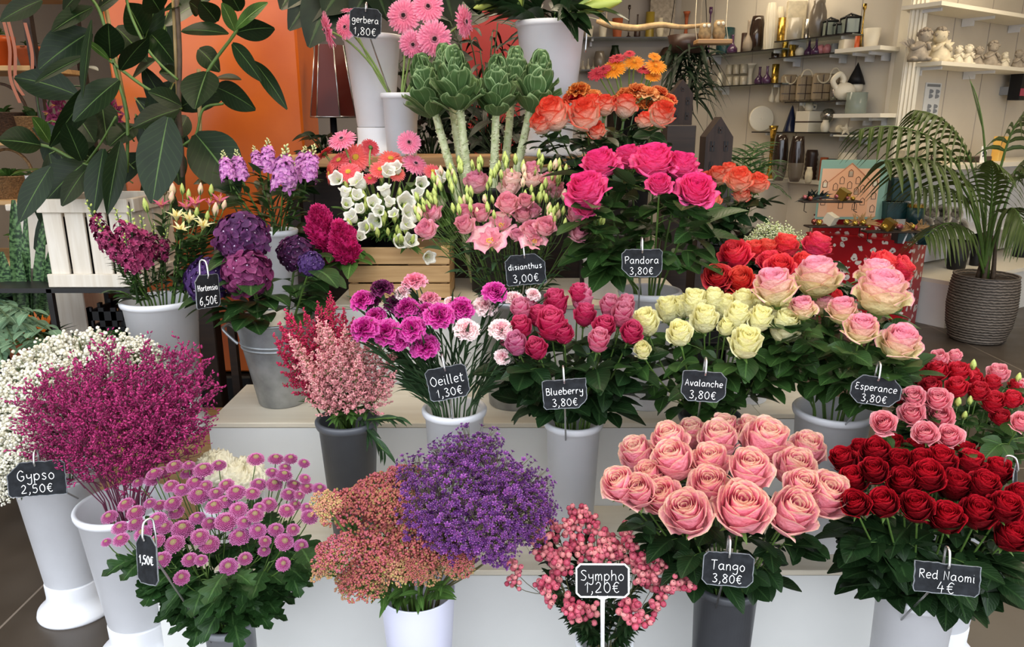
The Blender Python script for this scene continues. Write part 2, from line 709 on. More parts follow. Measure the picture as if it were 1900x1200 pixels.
def simple(name, mat, *bx, bev=0.0, smooth=False):
	mb = MB()
	for b in bx:
		box(mb, *b, bev=bev)
	c = [(bx[0][0] + bx[0][1]) / 2, (bx[0][2] + bx[0][3]) / 2, min(b[4] for b in bx)]
	return mb.build(name, mat, None, smooth, at=c)


def quad(name, mat, pts):
	mb = MB()
	mb.add(pts, [(0, 1, 2, 3)], uv=[(0, 0), (1, 0), (1, 1), (0, 1)])
	return mb.build(name, mat, None, False)


M['wall'] = plain('cream_wall_paint', '#cfc6b6', 0.7, noise=0.03, nscale=3)
M['greywall'] = plain('grey_wall_paint', '#a89f96', 0.7, noise=0.03, nscale=3)
M['cream'] = plain('cream_lacquer', '#e3dccb', 0.45, noise=0.02, nscale=4)
M['podium'] = plain('white_laminate', '#d8d8d4', 0.5, noise=0.035, nscale=3)
M['ceil'] = plain('ceiling_paint', '#c9c4bb', 0.8)
M['black_edge'] = plain('dark_glass_edge', '#2a2522', 0.3)

struct(simple('floor', floor_mat(), (-6, 7, -2.5, 9.2, -0.1, 0)))
struct(simple('ceiling', M['ceil'], (-4.2, 6, 1.15, 9.2, 3.05, 3.15)))
struct(simple('wall_left', M['greywall'], (-4.2, -4.1, 1.15, 9.2, 0, 3.05)))
struct(simple('wall_back', M['greywall'], (-4.1, 1.72, 8.0, 8.1, 0, 3.05)))
struct(simple('wall_right', M['wall'], (5.3, 5.4, 1.15, 9.2, 0, 3.05)))
# wall running obliquely from the back towards the shelf unit
A0, A1 = np.array([1.7, 8.0]), np.array([3.02, 5.95])
AD = nrm(A1 - A0)
AN = np.array([-AD[1], AD[0]]) * -1.0     # towards the shop
if AN[1] > 0:
	AN = -AN


def oblique(s0, s1, d0, d1, z0, z1, mb):
	"""a box along the oblique wall: s metres along it, d metres out from it"""
	v = []
	for s in (s0, s1):
		for dd in (d0, d1):
			for z in (z0, z1):
				p = A0 + AD * s + AN * dd
				v.append((p[0], p[1], z))
	mb.add(v, [(0, 1, 3, 2), (4, 6, 7, 5), (0, 4, 5, 1), (2, 3, 7, 6), (0, 2, 6, 4), (1, 5, 7, 3)], uv=[(p[0], p[2]) for p in v])


mb = MB()
oblique(0, 2.44, -0.08, 0, 0, 3.05, mb)
for s in np.arange(0.3, 2.4, 0.42):          # seams of the wall panels
	pass
struct(mb.build('wall_oblique', M['wall'], None, False))
B0, BD, BN = np.array([3.05, 5.98]), np.array([.841, .541]), np.array([.541, -.841])


def oriented(o, dr, nm, s0, s1, d0, d1, z0, z1, mb, mi=0):
	v = []
	for s in (s0, s1):
		for dd in (d0, d1):
			for z in (z0, z1):
				p = o + dr * s + nm * dd
				v.append((p[0], p[1], z))
	f = np.array([(0, 1, 3, 2), (4, 6, 7, 5), (0, 4, 5, 1), (2, 3, 7, 6), (0, 2, 6, 4), (1, 5, 7, 3)])
	if np.cross(np.append(dr, 0), np.append(nm, 0))[2] < 0:
		f = f[:, ::-1]
	mb.add(v, f, uv=[(p[0], p[2]) for p in v], mi=mi)


mb = MB()
oriented(B0, BD, BN, -.1, 2.65, -.1, 0, 0, 3.05, mb)
struct(mb.build('wall_cabinet', M['wall'], None, False))
pil = simple('pilaster_cream', M['cream'], (2.93, 3.06, 5.84, 6.0, 0, 3.05))
pm = MB()
for x in (2.945, 2.975, 3.005, 3.035):
	box(pm, x - 0.008, x + 0.008, 5.828, 5.842, 0, 3.05)
struct(pil)
pil.name = 'trim_pilaster'
q = pm.build('pilaster_flute', M['cream'], pil, False)

# ------------------------------------------------------------------ stepped display podium
def podium(name, x0, x1, y0, y1, z0, z1, label, mat='podium', splits=()):
	t = thing(name, label, 'display platform', ((x0 + x1) / 2, (y0 + y1) / 2, z0), 'white display steps')
	mb = MB()
	box(mb, x0, x1, y0, y1, z0, z1 - 0.018)
	mb.build('body', M[mat], t, False)
	mb = MB()
	box(mb, x0 - 0.003, x1 + 0.003, y0 - 0.003, y1, z1 - 0.016, z1, bev=0.002)
	mb.build('top_board', M['podium_top'], t, False)
	return t


M['podium_top'] = wood('warm_lit_top_board', '#cfc4ae', '#d8cfbc', 2, 0.5)  # white laminate; the warm light on the tops is put into this beige
podium('display_step', -0.985, 1.07, 1.78, 2.135, 0, 0.32, 'low white display step holding astilbe, carnation and rose buckets')
podium('display_step', -0.944, 0.79, 2.135, 2.485, 0, 0.605, 'middle white display step holding the zinc bucket and lisianthus')
podium('display_step', -0.62, 0.62, 2.49, 2.95, 0, 0.896, 'upper white display step under the wooden crate of bellflowers')
podium('display_step', 0.8, 1.05, 2.22, 2.55, 0, 0.60, 'narrow white display block behind the rose bucket tagged Esperance')

M['oak'] = wood('oak_wood', '#8f6a41', '#b58b5b', 3, 0.5)
M['pine'] = wood('pine_wood', '#a98352', '#c9a574', 3, 0.55)
M['darkwood'] = wood('dark_brown_wood', '#20150e', '#352418', 3, 0.55)
t = thing('wooden_platform', 'pale wooden block on floor under white bucket of alstroemeria', 'platform', (-1.23, 2.45, 0))
mb = MB()
box(mb, -1.45, -1.01, 2.28, 2.66, 0, 0.40, bev=0.004)
mb.build('body', M['pine'], t, False)
mb = MB()
box(mb, -1.46, -1.0, 2.265, 2.67, 0.402, 0.445, bev=0.004)
mb.build('top_board', M['pine'], t, False)

t = thing('wooden_stand', 'dark wooden stand carrying tall white buckets behind ornamental cabbages', 'stand', (-0.25, 3.1, 0))
mb = MB()
box(mb, -0.92, 0.36, 2.98, 3.28, 1.335, 1.377, bev=0.004)
mb.build('board', M['oak'], t, False)
for x in (-0.88, 0.32):
	for y in (3.02, 3.24):
		mb = MB()
		box(mb, x - 0.025, x + 0.025, y - 0.025, y + 0.025, 0, 1.335)
		mb.build('leg', M['darkwood'], t, False)
mb = MB()
box(mb, -0.9, 0.34, 3.22, 3.25, 0.3, 1.3)
mb.build('back_panel', M['darkwood'], t, False)

# stand under the bucket of stocks
t = thing('plant_stool', 'dark wooden stool under white bucket of pink stocks', 'stool', (-0.87, 2.72, 0))
mb = MB()
lathe(mb, [(0, 0.725), (0.12, 0.725), (0.12, 0.75), (0, 0.75)], (-0.87, 2.72, 0), 28)
mb.build('seat', M['darkwood'], t, False)
for a in (0.8, 2.4, 4.0, 5.6):
	mb = MB()
	tube(mb, [(-0.87 + .1 * math.cos(a), 2.72 + .1 * math.sin(a), 0), (-0.87 + .08 * math.cos(a), 2.72 + .08 * math.sin(a), 0.725)], 0.014, 8)
	mb.build('leg', M['darkwood'], t, False)
# black stacking crates behind the roses
def plastic_crate(x0, x1, y0, y1, z0, z1, label, group=None):
	t = thing('plastic_crate', label, 'crate', ((x0 + x1) / 2, (y0 + y1) / 2, z0), group)
	mb = MB()
	box(mb, x0, x1, y0, y1, z0, z0 + 0.01)
	mb.build('bottom', M['black'], t, False)
	w = 0.012
	for nm, a in (('side', (x0, x1, y0, y0 + w)), ('side', (x0, x1, y1 - w, y1)), ('side', (x0, x0 + w, y0, y1)), ('side', (x1 - w, x1, y0, y1))):
		mb = MB()
		n = 4
		for i in range(n):
			za = z0 + (z1 - z0) * i / n
			box(mb, *a, za + 0.01, za + (z1 - z0) / n * 0.75)
		dx, dy = a[1] - a[0], a[3] - a[2]
		for f in (0, .33, .67, 1):
			if dx > dy:
				xx = a[0] + (dx - 0.02) * f
				box(mb, xx, xx + 0.02, a[2], a[3], z0, z1)
			else:
				yy = a[2] + (dy - 0.02) * f
				box(mb, a[0], a[1], yy, yy + 0.02, z0, z1)
		mb.build(nm, M['black'], t, False)
	return t


for k in range(3):
	plastic_crate(0.64, 1.06, 2.62, 2.95, k * 0.285, k * 0.285 + 0.28, ['black plastic crate on floor, lowest of three behind the rose steps', 'black plastic crate in the middle of the stack of three', 'black plastic crate topping the stack behind coral roses'][k], 'stacked black crates')

# orange wall board
def orange_mat():
	m, nt, b = newmat('orange_glaze')
	tc = nd(nt, 'ShaderNodeTexCoord')
	nz = nd(nt, 'ShaderNodeTexNoise')
	nz.inputs['Scale'].default_value = 2.2
	nz.inputs['Detail'].default_value = 7
	nt.links.new(tc.outputs['Object'], nz.inputs['Vector'])
	c = ramp(nt, nz.outputs[0], [(0.3, srgb('#a84809')), (0.7, srgb('#c9651b'))])
	nt.links.new(c, b.inputs['Base Color'])
	b.inputs['Roughness'].default_value = 0.32
	return m


M['orange'] = orange_mat()
t = thing('orange_column', 'tall glossy orange column standing behind the rubber plant', 'column', (-1.4, 3.75, 0.25))
mb = MB()
box(mb, -1.86, -0.985, 3.6, 3.9, 0.27, 3.05, bev=0.01)
mb.build('shaft', M['orange'], t, False)
mb = MB()
box(mb, -1.9, -0.95, 3.56, 3.94, 0.0, 0.26, bev=0.01)
mb.build('base', M['black'], t, False)
# ------------------------------------------------------------------ buckets and pots
BK = {}


def bucket(key, px, py, Y, dia_px, z0, label, mat='white', foot=False, taper=0.74, name='flower_bucket', group='flower buckets', lip=True):
	"""bucket whose rim centre is seen at px,py; dia_px rim width in pixels"""
	c = P(px, py, Y)
	z1 = c[2]
	dep = Y * CT + (EYE - z1) * ST
	r = dia_px / FPX * dep / 2
	return bucket_at(key, c[0], Y, z0, z1, r, label, mat, foot, taper, name, group, lip)


def bucket_at(key, x, y, z0, z1, r, label, mat='white', foot=False, taper=0.74, name='flower_bucket', group='flower buckets', lip=True):
	t = thing(name, label, 'bucket', (x, y, z0), group)
	h = z1 - z0
	zb = z0 + (0.24 * h if foot else 0.0)
	rb = r * taper
	hb = z1 - zb
	w = 0.004
	if lip:
		prof = [(0, zb), (rb - 0.004, zb), (rb, zb + 0.004), (r - 0.004, z1 - 0.022), (r + 0.002, z1 - 0.02), (r + 0.005, z1 - 0.012), (r + 0.0055, z1 - 0.004), (r + 0.003, z1), (r - 0.004, z1 + 0.001), (r - 0.008, z1 - 0.004)]
	else:
		prof = [(0, zb), (rb - 0.004, zb), (rb, zb + 0.004), (r, z1 - 0.003), (r, z1), (r - 0.003, z1)]
	prof += [(rb - w - 0.002, zb + 0.012), (0, zb + 0.012)]
	mb = MB()
	lathe(mb, prof, (x, y, 0), 56)
	mb.build('body', M[mat], t)
	if foot:
		mb = MB()
		lathe(mb, [(0, zb - 0.003), (rb + 0.001, zb - 0.002), (rb + 0.002, zb - 0.006), (rb + 0.001, z0 + h * .14), (rb + 0.004, z0 + h * .1), (rb + 0.02, z0 + h * .055), (r * .98, z0 + 0.016), (r * 1.0, z0 + 0.006), (r * .98, z0), (0, z0)], (x, y, 0), 56)
		mb.build('foot', M[mat], t)
	BK[key] = dict(c=np.array([x, y]), z0=zb + 0.012, z1=z1, r=r, rb=rb)
	return t


# front row on the floor
bucket_at('gypso', -1.393, 2.06, 0, .48, .118, 'tall white flared bucket of gypsophila behind the Gypso tag', foot=True, taper=.7)
bucket_at('limonium', -1.085, 1.86, 0, .48, .122, 'tall white flared bucket holding magenta sea lavender', foot=True, taper=.7)
bucket('mums', 425, 1147, 1.6, 94, 0, 'small grey bucket of pink button chrysanthemums', 'grey', taper=.86)
bucket('cream', 430, 925, 1.93, 110, .32, 'short white bucket behind the chrysanthemums holding cream flower heads', taper=.8)
bucket('sedum', 775, 1092, 1.58, 138, 0, 'lilac white bucket holding pink stonecrop and purple waxflower', 'lilac', taper=.72, lip=False)
bucket('berries', 1121, 1185, 1.55, 100, 0, 'small white pot of pink snowberries below the Sympho sign', taper=.8)
bucket('tango', 1348, 1075, 1.6, 120, 0, 'dark grey bucket holding peach pink roses tagged Tango', 'dark', taper=.8)
bucket('naomi', 1702, 1088, 1.58, 138, 0, 'white bucket of dark red roses behind the Red Naomi tag', taper=.86)
bucket_at('spray', 1.23, 1.86, 0, .48, .122, 'tall white flared bucket of red and pink spray roses', foot=True, taper=.74)
# row on the low step
bucket('astilbe', 645, 775, 1.95, 112, .32, 'charcoal bucket with pink and crimson astilbe plumes', 'dark', taper=.7)
bucket('oeillet', 843, 755, 1.97, 114, .32, 'white bucket of carnations behind the Oeillet tag', taper=.74)
bucket('blueberry', 1064, 778, 1.95, 104, .32, 'slim white bucket of raspberry roses tagged Blueberry', taper=.78)
bucket('avalanche', 1318, 768, 1.95, 110, .32, 'dark bucket half hidden by leaves under cream yellow roses', 'dark', taper=.78)
bucket('esperance', 1546, 757, 1.93, 136, .32, 'white bucket of pink edged roses tagged Esperance', taper=.78)
# middle step and beyond
bucket('alstro', 297, 553, 2.47, 134, .445, 'tall white flared bucket of snapdragons and alstroemeria on wooden block', foot=True, taper=.74)
bucket('hydrangea', 512, 588, 2.32, 146, .605, 'ribbed zinc bucket holding purple hydrangeas', 'zinc', taper=.6, lip=False, name='zinc_bucket')
bucket('stock', 515, 425, 2.72, 68, .75, 'small white bucket of lilac pink stocks on dark stool', taper=.8)
bucket('lisianthus', 955, 548, 2.31, 132, .605, 'grey zinc bucket of pink lisianthus behind the slate tag', 'zinc', taper=.74, name='zinc_bucket')
bucket('pandora', 1206, 537, 2.3, 112, .605, 'white bucket of hot pink roses tagged Pandora', taper=.8)
bucket('pale', 1118, 470, 2.62, 76, .896, 'white bucket half hidden beside the Pandora roses', taper=.8)
bucket('coralrose', 1400, 545, 2.36, 96, .60, 'white bucket of coral red roses on narrow display block', taper=.8)
bucket('sunset', 1352, 450, 2.75, 90, .85, 'black pot of orange roses on the stacked crates', 'black', taper=.8)
bucket('cabbage', 915, 345, 2.72, 104, .896, 'black bucket of ornamental cabbages on upper step', 'black', taper=.8)
bucket('orangerose', 1120, 370, 2.78, 100, .896, 'black bucket of large orange red roses on upper step', 'black', taper=.8)
bucket('coralgerbera', 712, 395, 2.86, 92, .896, 'black bucket of coral gerberas on upper step behind crate', 'black', taper=.8)
# on the wooden stand
bucket('gerbera', 742, 173, 3.04, 68, 1.377, 'small white vase of pink gerberas on the wooden stand', taper=.82)
bucket('empty', 690, 66, 3.16, 106, 1.377, 'tall white bucket behind the gerbera price tag', taper=.66, foot=True)
bucket('lily', 1022, 42, 3.1, 128, 1.377, 'large white bucket with green lily buds and wire handle', taper=.7, foot=True)
# rings and handles of the zinc bucket
b = BK['hydrangea']
zt = [o for o in COL.objects if o.get('label') == 'ribbed zinc bucket holding purple hydrangeas'][0]
for zz in (b['z1'] - 0.002, b['z1'] - 0.075, b['z1'] - 0.088):
	mb = MB()
	rr = b['rb'] + (b['r'] - b['rb']) * (zz - .605) / (b['z1'] - .605)
	a = np.linspace(0, 2 * np.pi, 49)
	tube(mb, np.stack([b['c'][0] + rr * np.cos(a), b['c'][1] + rr * np.sin(a), np.full(49, zz)], -1), 0.0045, 6, cap=False)
	mb.build('rib', M['zinc'], zt)
for sg in (-1, 1):
	x = b['c'][0] + sg * (b['r'] - .01)
	mb = MB()
	tube(mb, catmull([(x, b['c'][1] - .035, b['z1'] - .08), (x + sg * .012, b['c'][1] - .035, b['z1'] - .07), (x + sg * .045, b['c'][1] - .03, b['z1'] - .035), (x + sg * .05, b['c'][1], b['z1'] - .03), (x + sg * .045, b['c'][1] + .03, b['z1'] - .035), (x + sg * .012, b['c'][1] + .035, b['z1'] - .07), (x, b['c'][1] + .035, b['z1'] - .08)], 5), 0.005, 8)
	mb.build('handle', M['zinc'], zt)
mb = MB()
lathe(mb, [(0, 0), (.017, 0), (.017, .001), (0, .001)], P(520, 641, 2.245) , 24, M=[[1, 0, 0], [0, 0.1, -1], [0, 1, 0.1]])
s = mb.build('sticker', M['chalk'], zt)
lt = [o for o in COL.objects if o.get('label', '').startswith('large white bucket with green lily')][0]
b = BK['lily']
mb = MB()
x = b['c'][0] + b['r']
tube(mb, catmull([(x - .05, b['c'][1] - .11, b['z1'] - .07), (x - .045, b['c'][1] - .115, b['z1'] + .002), (x - .02, b['c'][1] - .1, b['z1'] + .012), (x - .005, b['c'][1] - .11, b['z1'] - .04), (x - .008, b['c'][1] - .115, b['z1'] - .12)], 6), 0.003, 8)
mb.build('handle', M['steel'], lt)
# ------------------------------------------------------------------ flower heads (shared meshes, +Z is the face, radius about 0.5)
def rose_mesh(name, mat, n=28, open=0.5, H=0.85, seed=0, outer_w=0.95, tall=0.0, ruffle=0.02, R0=0.5, guard=3, tight=0.10):
	rs = np.random.default_rng(seed)
	mb = MB()
	nu, nv = 7, 8
	a = np.linspace(-1, 1, nu + 1)[None, :]
	t = np.linspace(0, 1, nv + 1)[:, None]
	for i in range(n):
		s = i / (n - 1)
		ph = i * 2.39996 + rs.uniform(-.15, .15)
		w = 1.75 * (1 - s) ** 1.2 + outer_w * (1 - (1 - s) ** 1.2)
		w *= rs.uniform(.92, 1.08)
		Rs = R0 * (tight + (0.80 - tight) * s ** 0.85)
		hs = H * (0.90 + 0.22 * math.sin(s * 2.6) * (1 - .25 * s) - 0.24 * max(0, s - .62) * (1 + open) / .38 * (1 - tall))
		f = 0.30 + 0.70 * np.sin(np.minimum(t / 0.55, 1) * np.pi / 2)
		tt = np.clip((t - 0.5) / 0.5, 0, 1)
		fl = -0.22 * (1 - s) ** 1.5 + (0.12 + 0.5 * open) * s ** 1.3
		r = Rs * f * (1 + fl * tt ** 1.6)
		r = r + R0 * 0.05 * s * tt ** 2 * (1 - a ** 2) + R0 * 0.025 * a * (1 - s * .5)
		r = r + ruffle * tt * np.sin(a * 5 + ph * 3) * (0.3 + s)
		curl = (0.05 + 0.5 * open) * s ** 1.5
		z = hs * (t - curl * tt ** 2.2 * 0.55)
		z = z - hs * (0.05 + 0.22 * s) * np.abs(a) ** 2.6 * t ** 1.5
		z = z + hs * 0.05 * s * tt * (1 - np.abs(a)) ** 2 + rs.uniform(-.02, .02)
		ang = ph + a * w * (1 - .12 * tt * s)
		ang = np.broadcast_to(ang, r.shape)
		v = np.stack([r * np.cos(ang), r * np.sin(ang), np.broadcast_to(z, r.shape)], -1)
		u = s if i < n - guard else 1.0
		uv = np.stack([np.full(r.shape, u), np.broadcast_to(t, r.shape)], -1)
		mb.add(v.reshape(-1, 3), gridq(nu, nv), uv=uv.reshape(-1, 2))
	return mb.mesh(name, mat)


def calyx(mb, c, d, size, mi=0, n=5):
	"""green sepals and hip under a bloom whose base is at c, facing d"""
	d = nrm(d)
	Mx = np.array(aim(d))
	lathe(mb, [(0.02 * size, -0.16 * size), (0.10 * size, -0.13 * size), (0.13 * size, -0.03 * size), (0.15 * size, 0.02 * size), (.05 * size, .04 * size)], c, 10, mi, M=Mx)
	for k in range(n):
		a = k * 2 * math.pi / n + R(-.2, .2)
		o = Mx @ np.array([math.cos(a), math.sin(a), 0.25])
		leaf(mb, c + o * 0.1 * size, nrm(o + 0.1 * d), d, 0.36 * size, 0.13 * size, R(-.05, .35), .1, 0.55, 4, 2, mi)


def carnation_mesh(name, mat, seed=0, flat=0.5):
	rs = np.random.default_rng(seed)
	mb = MB()
	nu, nv = 12, 5
	a = np.linspace(-1, 1, nu + 1)[None, :]
	t = np.linspace(0, 1, nv + 1)[:, None]
	n = 34
	for i in range(n):
		s = i / (n - 1)
		ph = i * 2.39996 + rs.uniform(-.3, .3)
		el = (1 - s) * 1.35 + s * (-0.05) + rs.uniform(-.12, .12)      # elevation of the petal
		L = 0.50 * (0.72 + 0.28 * s) * rs.uniform(.9, 1.05)
		w = 0.75
		rad = t ** 1.1 * L
		fan = a * w * (0.35 + 0.75 * t)
		ruf = (rs.uniform(.05, .09)) * t ** 2 * np.sin(a * rs.uniform(5, 8) + ph * 5)
		zig = 0.045 * t ** 4 * np.sign(np.sin(a * 19 + ph))
		rr = rad * (1 + zig)
		x = rr * np.cos(fan)
		y = rr * np.sin(fan) * 0.9
		zz = ruf - 0.10 * t ** 2 * s
		ce, se = math.cos(el), math.sin(el)
		X = x * ce - zz * se
		Z = x * se + zz * ce + 0.05
		c, sn = math.cos(ph), math.sin(ph)
		v = np.stack([X * c - y * sn, X * sn + y * c, Z * (1 - .25 * flat)], -1)
		uv = np.stack([np.full(v.shape[:2], s), np.broadcast_to(t, v.shape[:2])], -1)
		mb.add(v.reshape(-1, 3), gridq(nu, nv), uv=uv.reshape(-1, 2))
	return mb.mesh(name, mat)


def ray_petals(mb, n, L, w, el, r0, droop=0.1, uval=1.0, rs=None, nv=5, mi=0, cup=0.15, ph0=0.0, tipw=.8):
	rs = rs or RNG
	t = np.linspace(0, 1, nv + 1)[:, None]
	a = np.linspace(-1, 1, 3)[None, :]
	W = w * 0.5 * np.sin(np.pi * np.clip(t * .86 + .07, 0, 1)) ** 0.6
	for i in range(n):
		ph = ph0 + i * 2 * np.pi / n + rs.uniform(-.06, .06)
		e = el + rs.uniform(-.1, .1)
		l = L * rs.uniform(.92, 1.06)
		x = r0 + t * l * math.cos(e) + 0 * a
		z = t * l * math.sin(e) - droop * l * t ** 2 + np.abs(a) * W * cup * -1
		y = a * W
		c, s = math.cos(ph), math.sin(ph)
		v = np.stack([x * c - y * s, x * s + y * c, z + 0 * y], -1)
		uv = np.stack([np.full(v.shape[:2], uval), np.broadcast_to(t, v.shape[:2])], -1)
		mb.add(v.reshape(-1, 3), gridq(2, nv), uv=uv.reshape(-1, 2), mi=mi)


def gerbera_mesh(name, mats, seed=0, dark=True):
	"""mats: petal, centre ring, eye"""
	rs = np.random.default_rng(seed)
	mb = MB()
	ray_petals(mb, 26, 0.41, 0.085, -0.02, 0.09, 0.12, 1.0, rs)
	ray_petals(mb, 26, 0.40, 0.085, 0.10, 0.09, 0.14, 0.9, rs, ph0=.12)
	ray_petals(mb, 22, 0.30, 0.06, 0.30, 0.08, 0.2, 0.6, rs, ph0=.05)
	ray_petals(mb, 30, 0.11, 0.03, 0.7, 0.08, 0.2, 0.25, rs, nv=3)
	k = 90
	i = np.arange(k)
	r = 0.10 * np.sqrt((i + .5) / k)
	ph = i * 2.39996
	pos = np.stack([r * np.cos(ph), r * np.sin(ph), 0.03 + 0.03 * (1 - (r / .1) ** 2)], -1)
	v, f = ICO0
	inner = r < (0.062 if dark else 0.035)
	for msk, mi in ((inner, 2), (~inner, 1)):
		if msk.any():
			mb.many(v * np.array([.011, .011, .022]), mats34(pos[msk], np.tile([0, 0, 1.0], (msk.sum(), 1)), 1), tris=f, mi=mi)
	lathe(mb, [(0, -.12), (.05, -.11), (.11, -.05), (.12, 0), (0.02, .03)], seg=16, mi=3)
	return mb.mesh(name, mats)


def mum_mesh(name, mats, seed=0):
	"""button chrysanthemum: tight dome of spoon petals with a green eye"""
	rs = np.random.default_rng(seed)
	mb = MB()
	n = 190
	i = np.arange(n)
	s = np.sqrt((i + .5) / n)
	ph = i * 2.39996
	el = np.pi / 2 * (1 - s) * 1.05 - .12
	d = np.stack([np.cos(ph) * np.cos(el), np.sin(ph) * np.cos(el), np.sin(el) * .62], -1)
	t = np.linspace(0, 1, 4)[:, None]
	a = np.array([-1, 1.0])[None]
	W = np.array([.35, .8, 1, .75])[:, None] * 0.033
	base = np.stack([a * W, 0 * a + .0 * W, 0 * a + t * 1.0], -1).reshape(-1, 3)
	q = gridq(1, 3)
	uv = np.stack([0 * a + 0 * t, 0 * a + t], -1).reshape(-1, 2)
	L = 0.16 + 0.32 * s * rs.uniform(.9, 1.1, n)
	pos = d * 0.0
	Mx = mats34(pos + d * 0.02, d, 1.0, spin=rs.uniform(-.4, .4, n))
	# length along d: scale third column only
	Mx[:, :, 2] *= (L * 1.0)[:, None]
	keep = s > .28
	uvo = np.stack([s, 0 * s], -1)
	mb.many(base, Mx[keep], q, uv=uv, uvo=uvo[keep], mi=0)
	k = 46
	i = np.arange(k)
	r = 0.155 * np.sqrt((i + .5) / k)
	p2 = i * 2.39996
	pos = np.stack([r * np.cos(p2), r * np.sin(p2), 0.235 - 0.35 * r], -1)
	v, f = ICO0
	mb.many(v * np.array([.02, .02, .03]), mats34(pos, np.tile([0, 0, 1.0], (k, 1)), 1), tris=f, mi=1)
	lathe(mb, [(0, -.10), (.10, -.06), (.2, .0), (.15, .05)], seg=12, mi=2)
	lathe(mb, [(0.36, 0.0), (.30, .12), (.2, .19), (0, .22)], seg=14, mi=0, uvx=.9)
	return mb.mesh(name, mats)


def cup_flower(name, mats, n=8, open=.5, H=.8, seed=0, ruffle=.05, eye=True, w=.8):
	"""loose ruffled cup (lisianthus, ranunculus-like) with a yellow-green eye"""
	rs = np.random.default_rng(seed)
	mb = MB()
	nu, nv = 7, 7
	a = np.linspace(-1, 1, nu + 1)[None, :]
	t = np.linspace(0, 1, nv + 1)[:, None]
	for i in range(n):
		s = i / max(1, n - 1)
		ph = i * 2.39996 + rs.uniform(-.2, .2)
		Rs = 0.5 * (.42 + .58 * s)
		f = .12 + .88 * np.sin(np.minimum(t / .8, 1) * np.pi / 2) ** 1.2
		tt = np.clip((t - .55) / .45, 0, 1)
		r = Rs * f * (1 + (-.1 + .5 * open * s + .1 * open) * tt ** 1.5) * (.75 + .25 * open)
		r = r + ruffle * tt * np.sin(a * 6 + ph * 4)
		z = H * (.95 - .15 * s) * (t - .35 * open * s * tt ** 2) - .12 * H * np.abs(a) ** 2.5 * t
		z = z + ruffle * .8 * tt * np.cos(a * 7 + ph * 3)
		ang = ph + a * w + 0 * t
		r = r + 0 * ang
		v = np.stack([r * np.cos(ang), r * np.sin(ang), z + 0 * r], -1)
		uv = np.stack([np.full(r.shape, s), np.broadcast_to(t, r.shape)], -1)
		mb.add(v.reshape(-1, 3), gridq(nu, nv), uv=uv.reshape(-1, 2))
	if eye:
		for k in range(9):
			ph = k * 2.4
			r = .05 + .03 * (k % 3)
			blob(mb, (r * math.cos(ph), r * math.sin(ph), H * .5), (.025, .025, .05), 0, 1)
	return mb.mesh(name, mats)


def bell_mesh(name, mats, seed=0):
	rs = np.random.default_rng(seed)
	mb = MB()
	seg, nv = 30, 9
	t = np.linspace(0, 1, nv + 1)[:, None]
	a = np.linspace(0, 2 * np.pi, seg + 1)[None]
	r = .10 + .24 * np.sin(np.minimum(t / .45, 1) * np.pi / 2) + .16 * np.clip((t - .6) / .4, 0, 1) ** 1.8 * (1 + .35 * np.cos(5 * a))
	z = .95 * t - .16 * np.clip((t - .75) / .25, 0, 1) ** 2 + .06 * np.clip((t - .7) / .3, 0, 1) * np.cos(5 * a)
	v = np.stack([r * np.cos(a), r * np.sin(a), z + 0 * r], -1)
	uv = np.stack([0 * r + .5, t + 0 * r], -1)
	mb.add(v.reshape(-1, 3), gridq(seg, nv), uv=uv.reshape(-1, 2))
	tube(mb, [(0, 0, .1), (0, 0, .7)], [.02, .03], 6, 1)
	for k in range(5):
		d = (math.cos(k * 1.257), math.sin(k * 1.257), -.1)
		leaf(mb, (d[0] * .08, d[1] * .08, 0.02), nrm((d[0], d[1], .5)), (0, 0, 1), .3, .12, 0, .1, .6, 3, 2, 2)
	return mb.mesh(name, mats)


def bud_mesh(name, mats, fat=.3, seed=0):
	mb = MB()
	p = [(0.0, 0), (.10, .02), (fat * .75, .2), (fat, .42), (fat * .75, .7), (fat * .3, .93), (0.01, 1)]
	lathe(mb, p, seg=10, mi=0)
	for k in range(5):
		a = k * 1.257
		d = np.array([math.cos(a), math.sin(a), 0])
		leaf(mb, d * .1, nrm(d * .42 + np.array([0, 0, 1])), -d, .62, .10, 0, 0, .5, 3, 2, 1)
	return mb.mesh(name, mats)


def trumpet_mesh(name, mats, seed=0, n=6, L=.62, w=.26, flare=.75):
	"""lily-like flower of six petals"""
	rs = np.random.default_rng(seed)
	mb = MB()
	nu, nv = 4, 8
	a = np.linspace(-1, 1, nu + 1)[None]
	t = np.linspace(0, 1, nv + 1)[:, None]
	for i in range(n):
		ph = i * 2 * math.pi / n + rs.uniform(-.1, .1)
		fl = flare * rs.uniform(.8, 1.15)
		ww = w * (1 if i % 2 else .75)
		wd = ww * np.sin(np.pi * np.clip(t * .9 + .06, 0, 1) ** .9)
		r = .05 + .16 * t + fl * .5 * t ** 2.2
		z = L * (t * 1.05 - .3 * fl * t ** 3)
		y = a * wd * .5
		x = r - np.abs(a) ** 2 * wd * .3
		c, s = math.cos(ph), math.sin(ph)
		v = np.stack([x * c - y * s, x * s + y * c, z + 0 * y], -1)
		uv = np.stack([0 * x + (.2 if i % 2 else .9), t + 0 * x], -1)
		mb.add(v.reshape(-1, 3), gridq(nu, nv), uv=uv.reshape(-1, 2))
	for k in range(5):
		ph = k * 1.257
		tube(mb, bez((0, 0, .1), (0, 0, .4), (.13 * math.cos(ph), .13 * math.sin(ph), .62), 5), .008, 4, 1)
	return mb.mesh(name, mats)


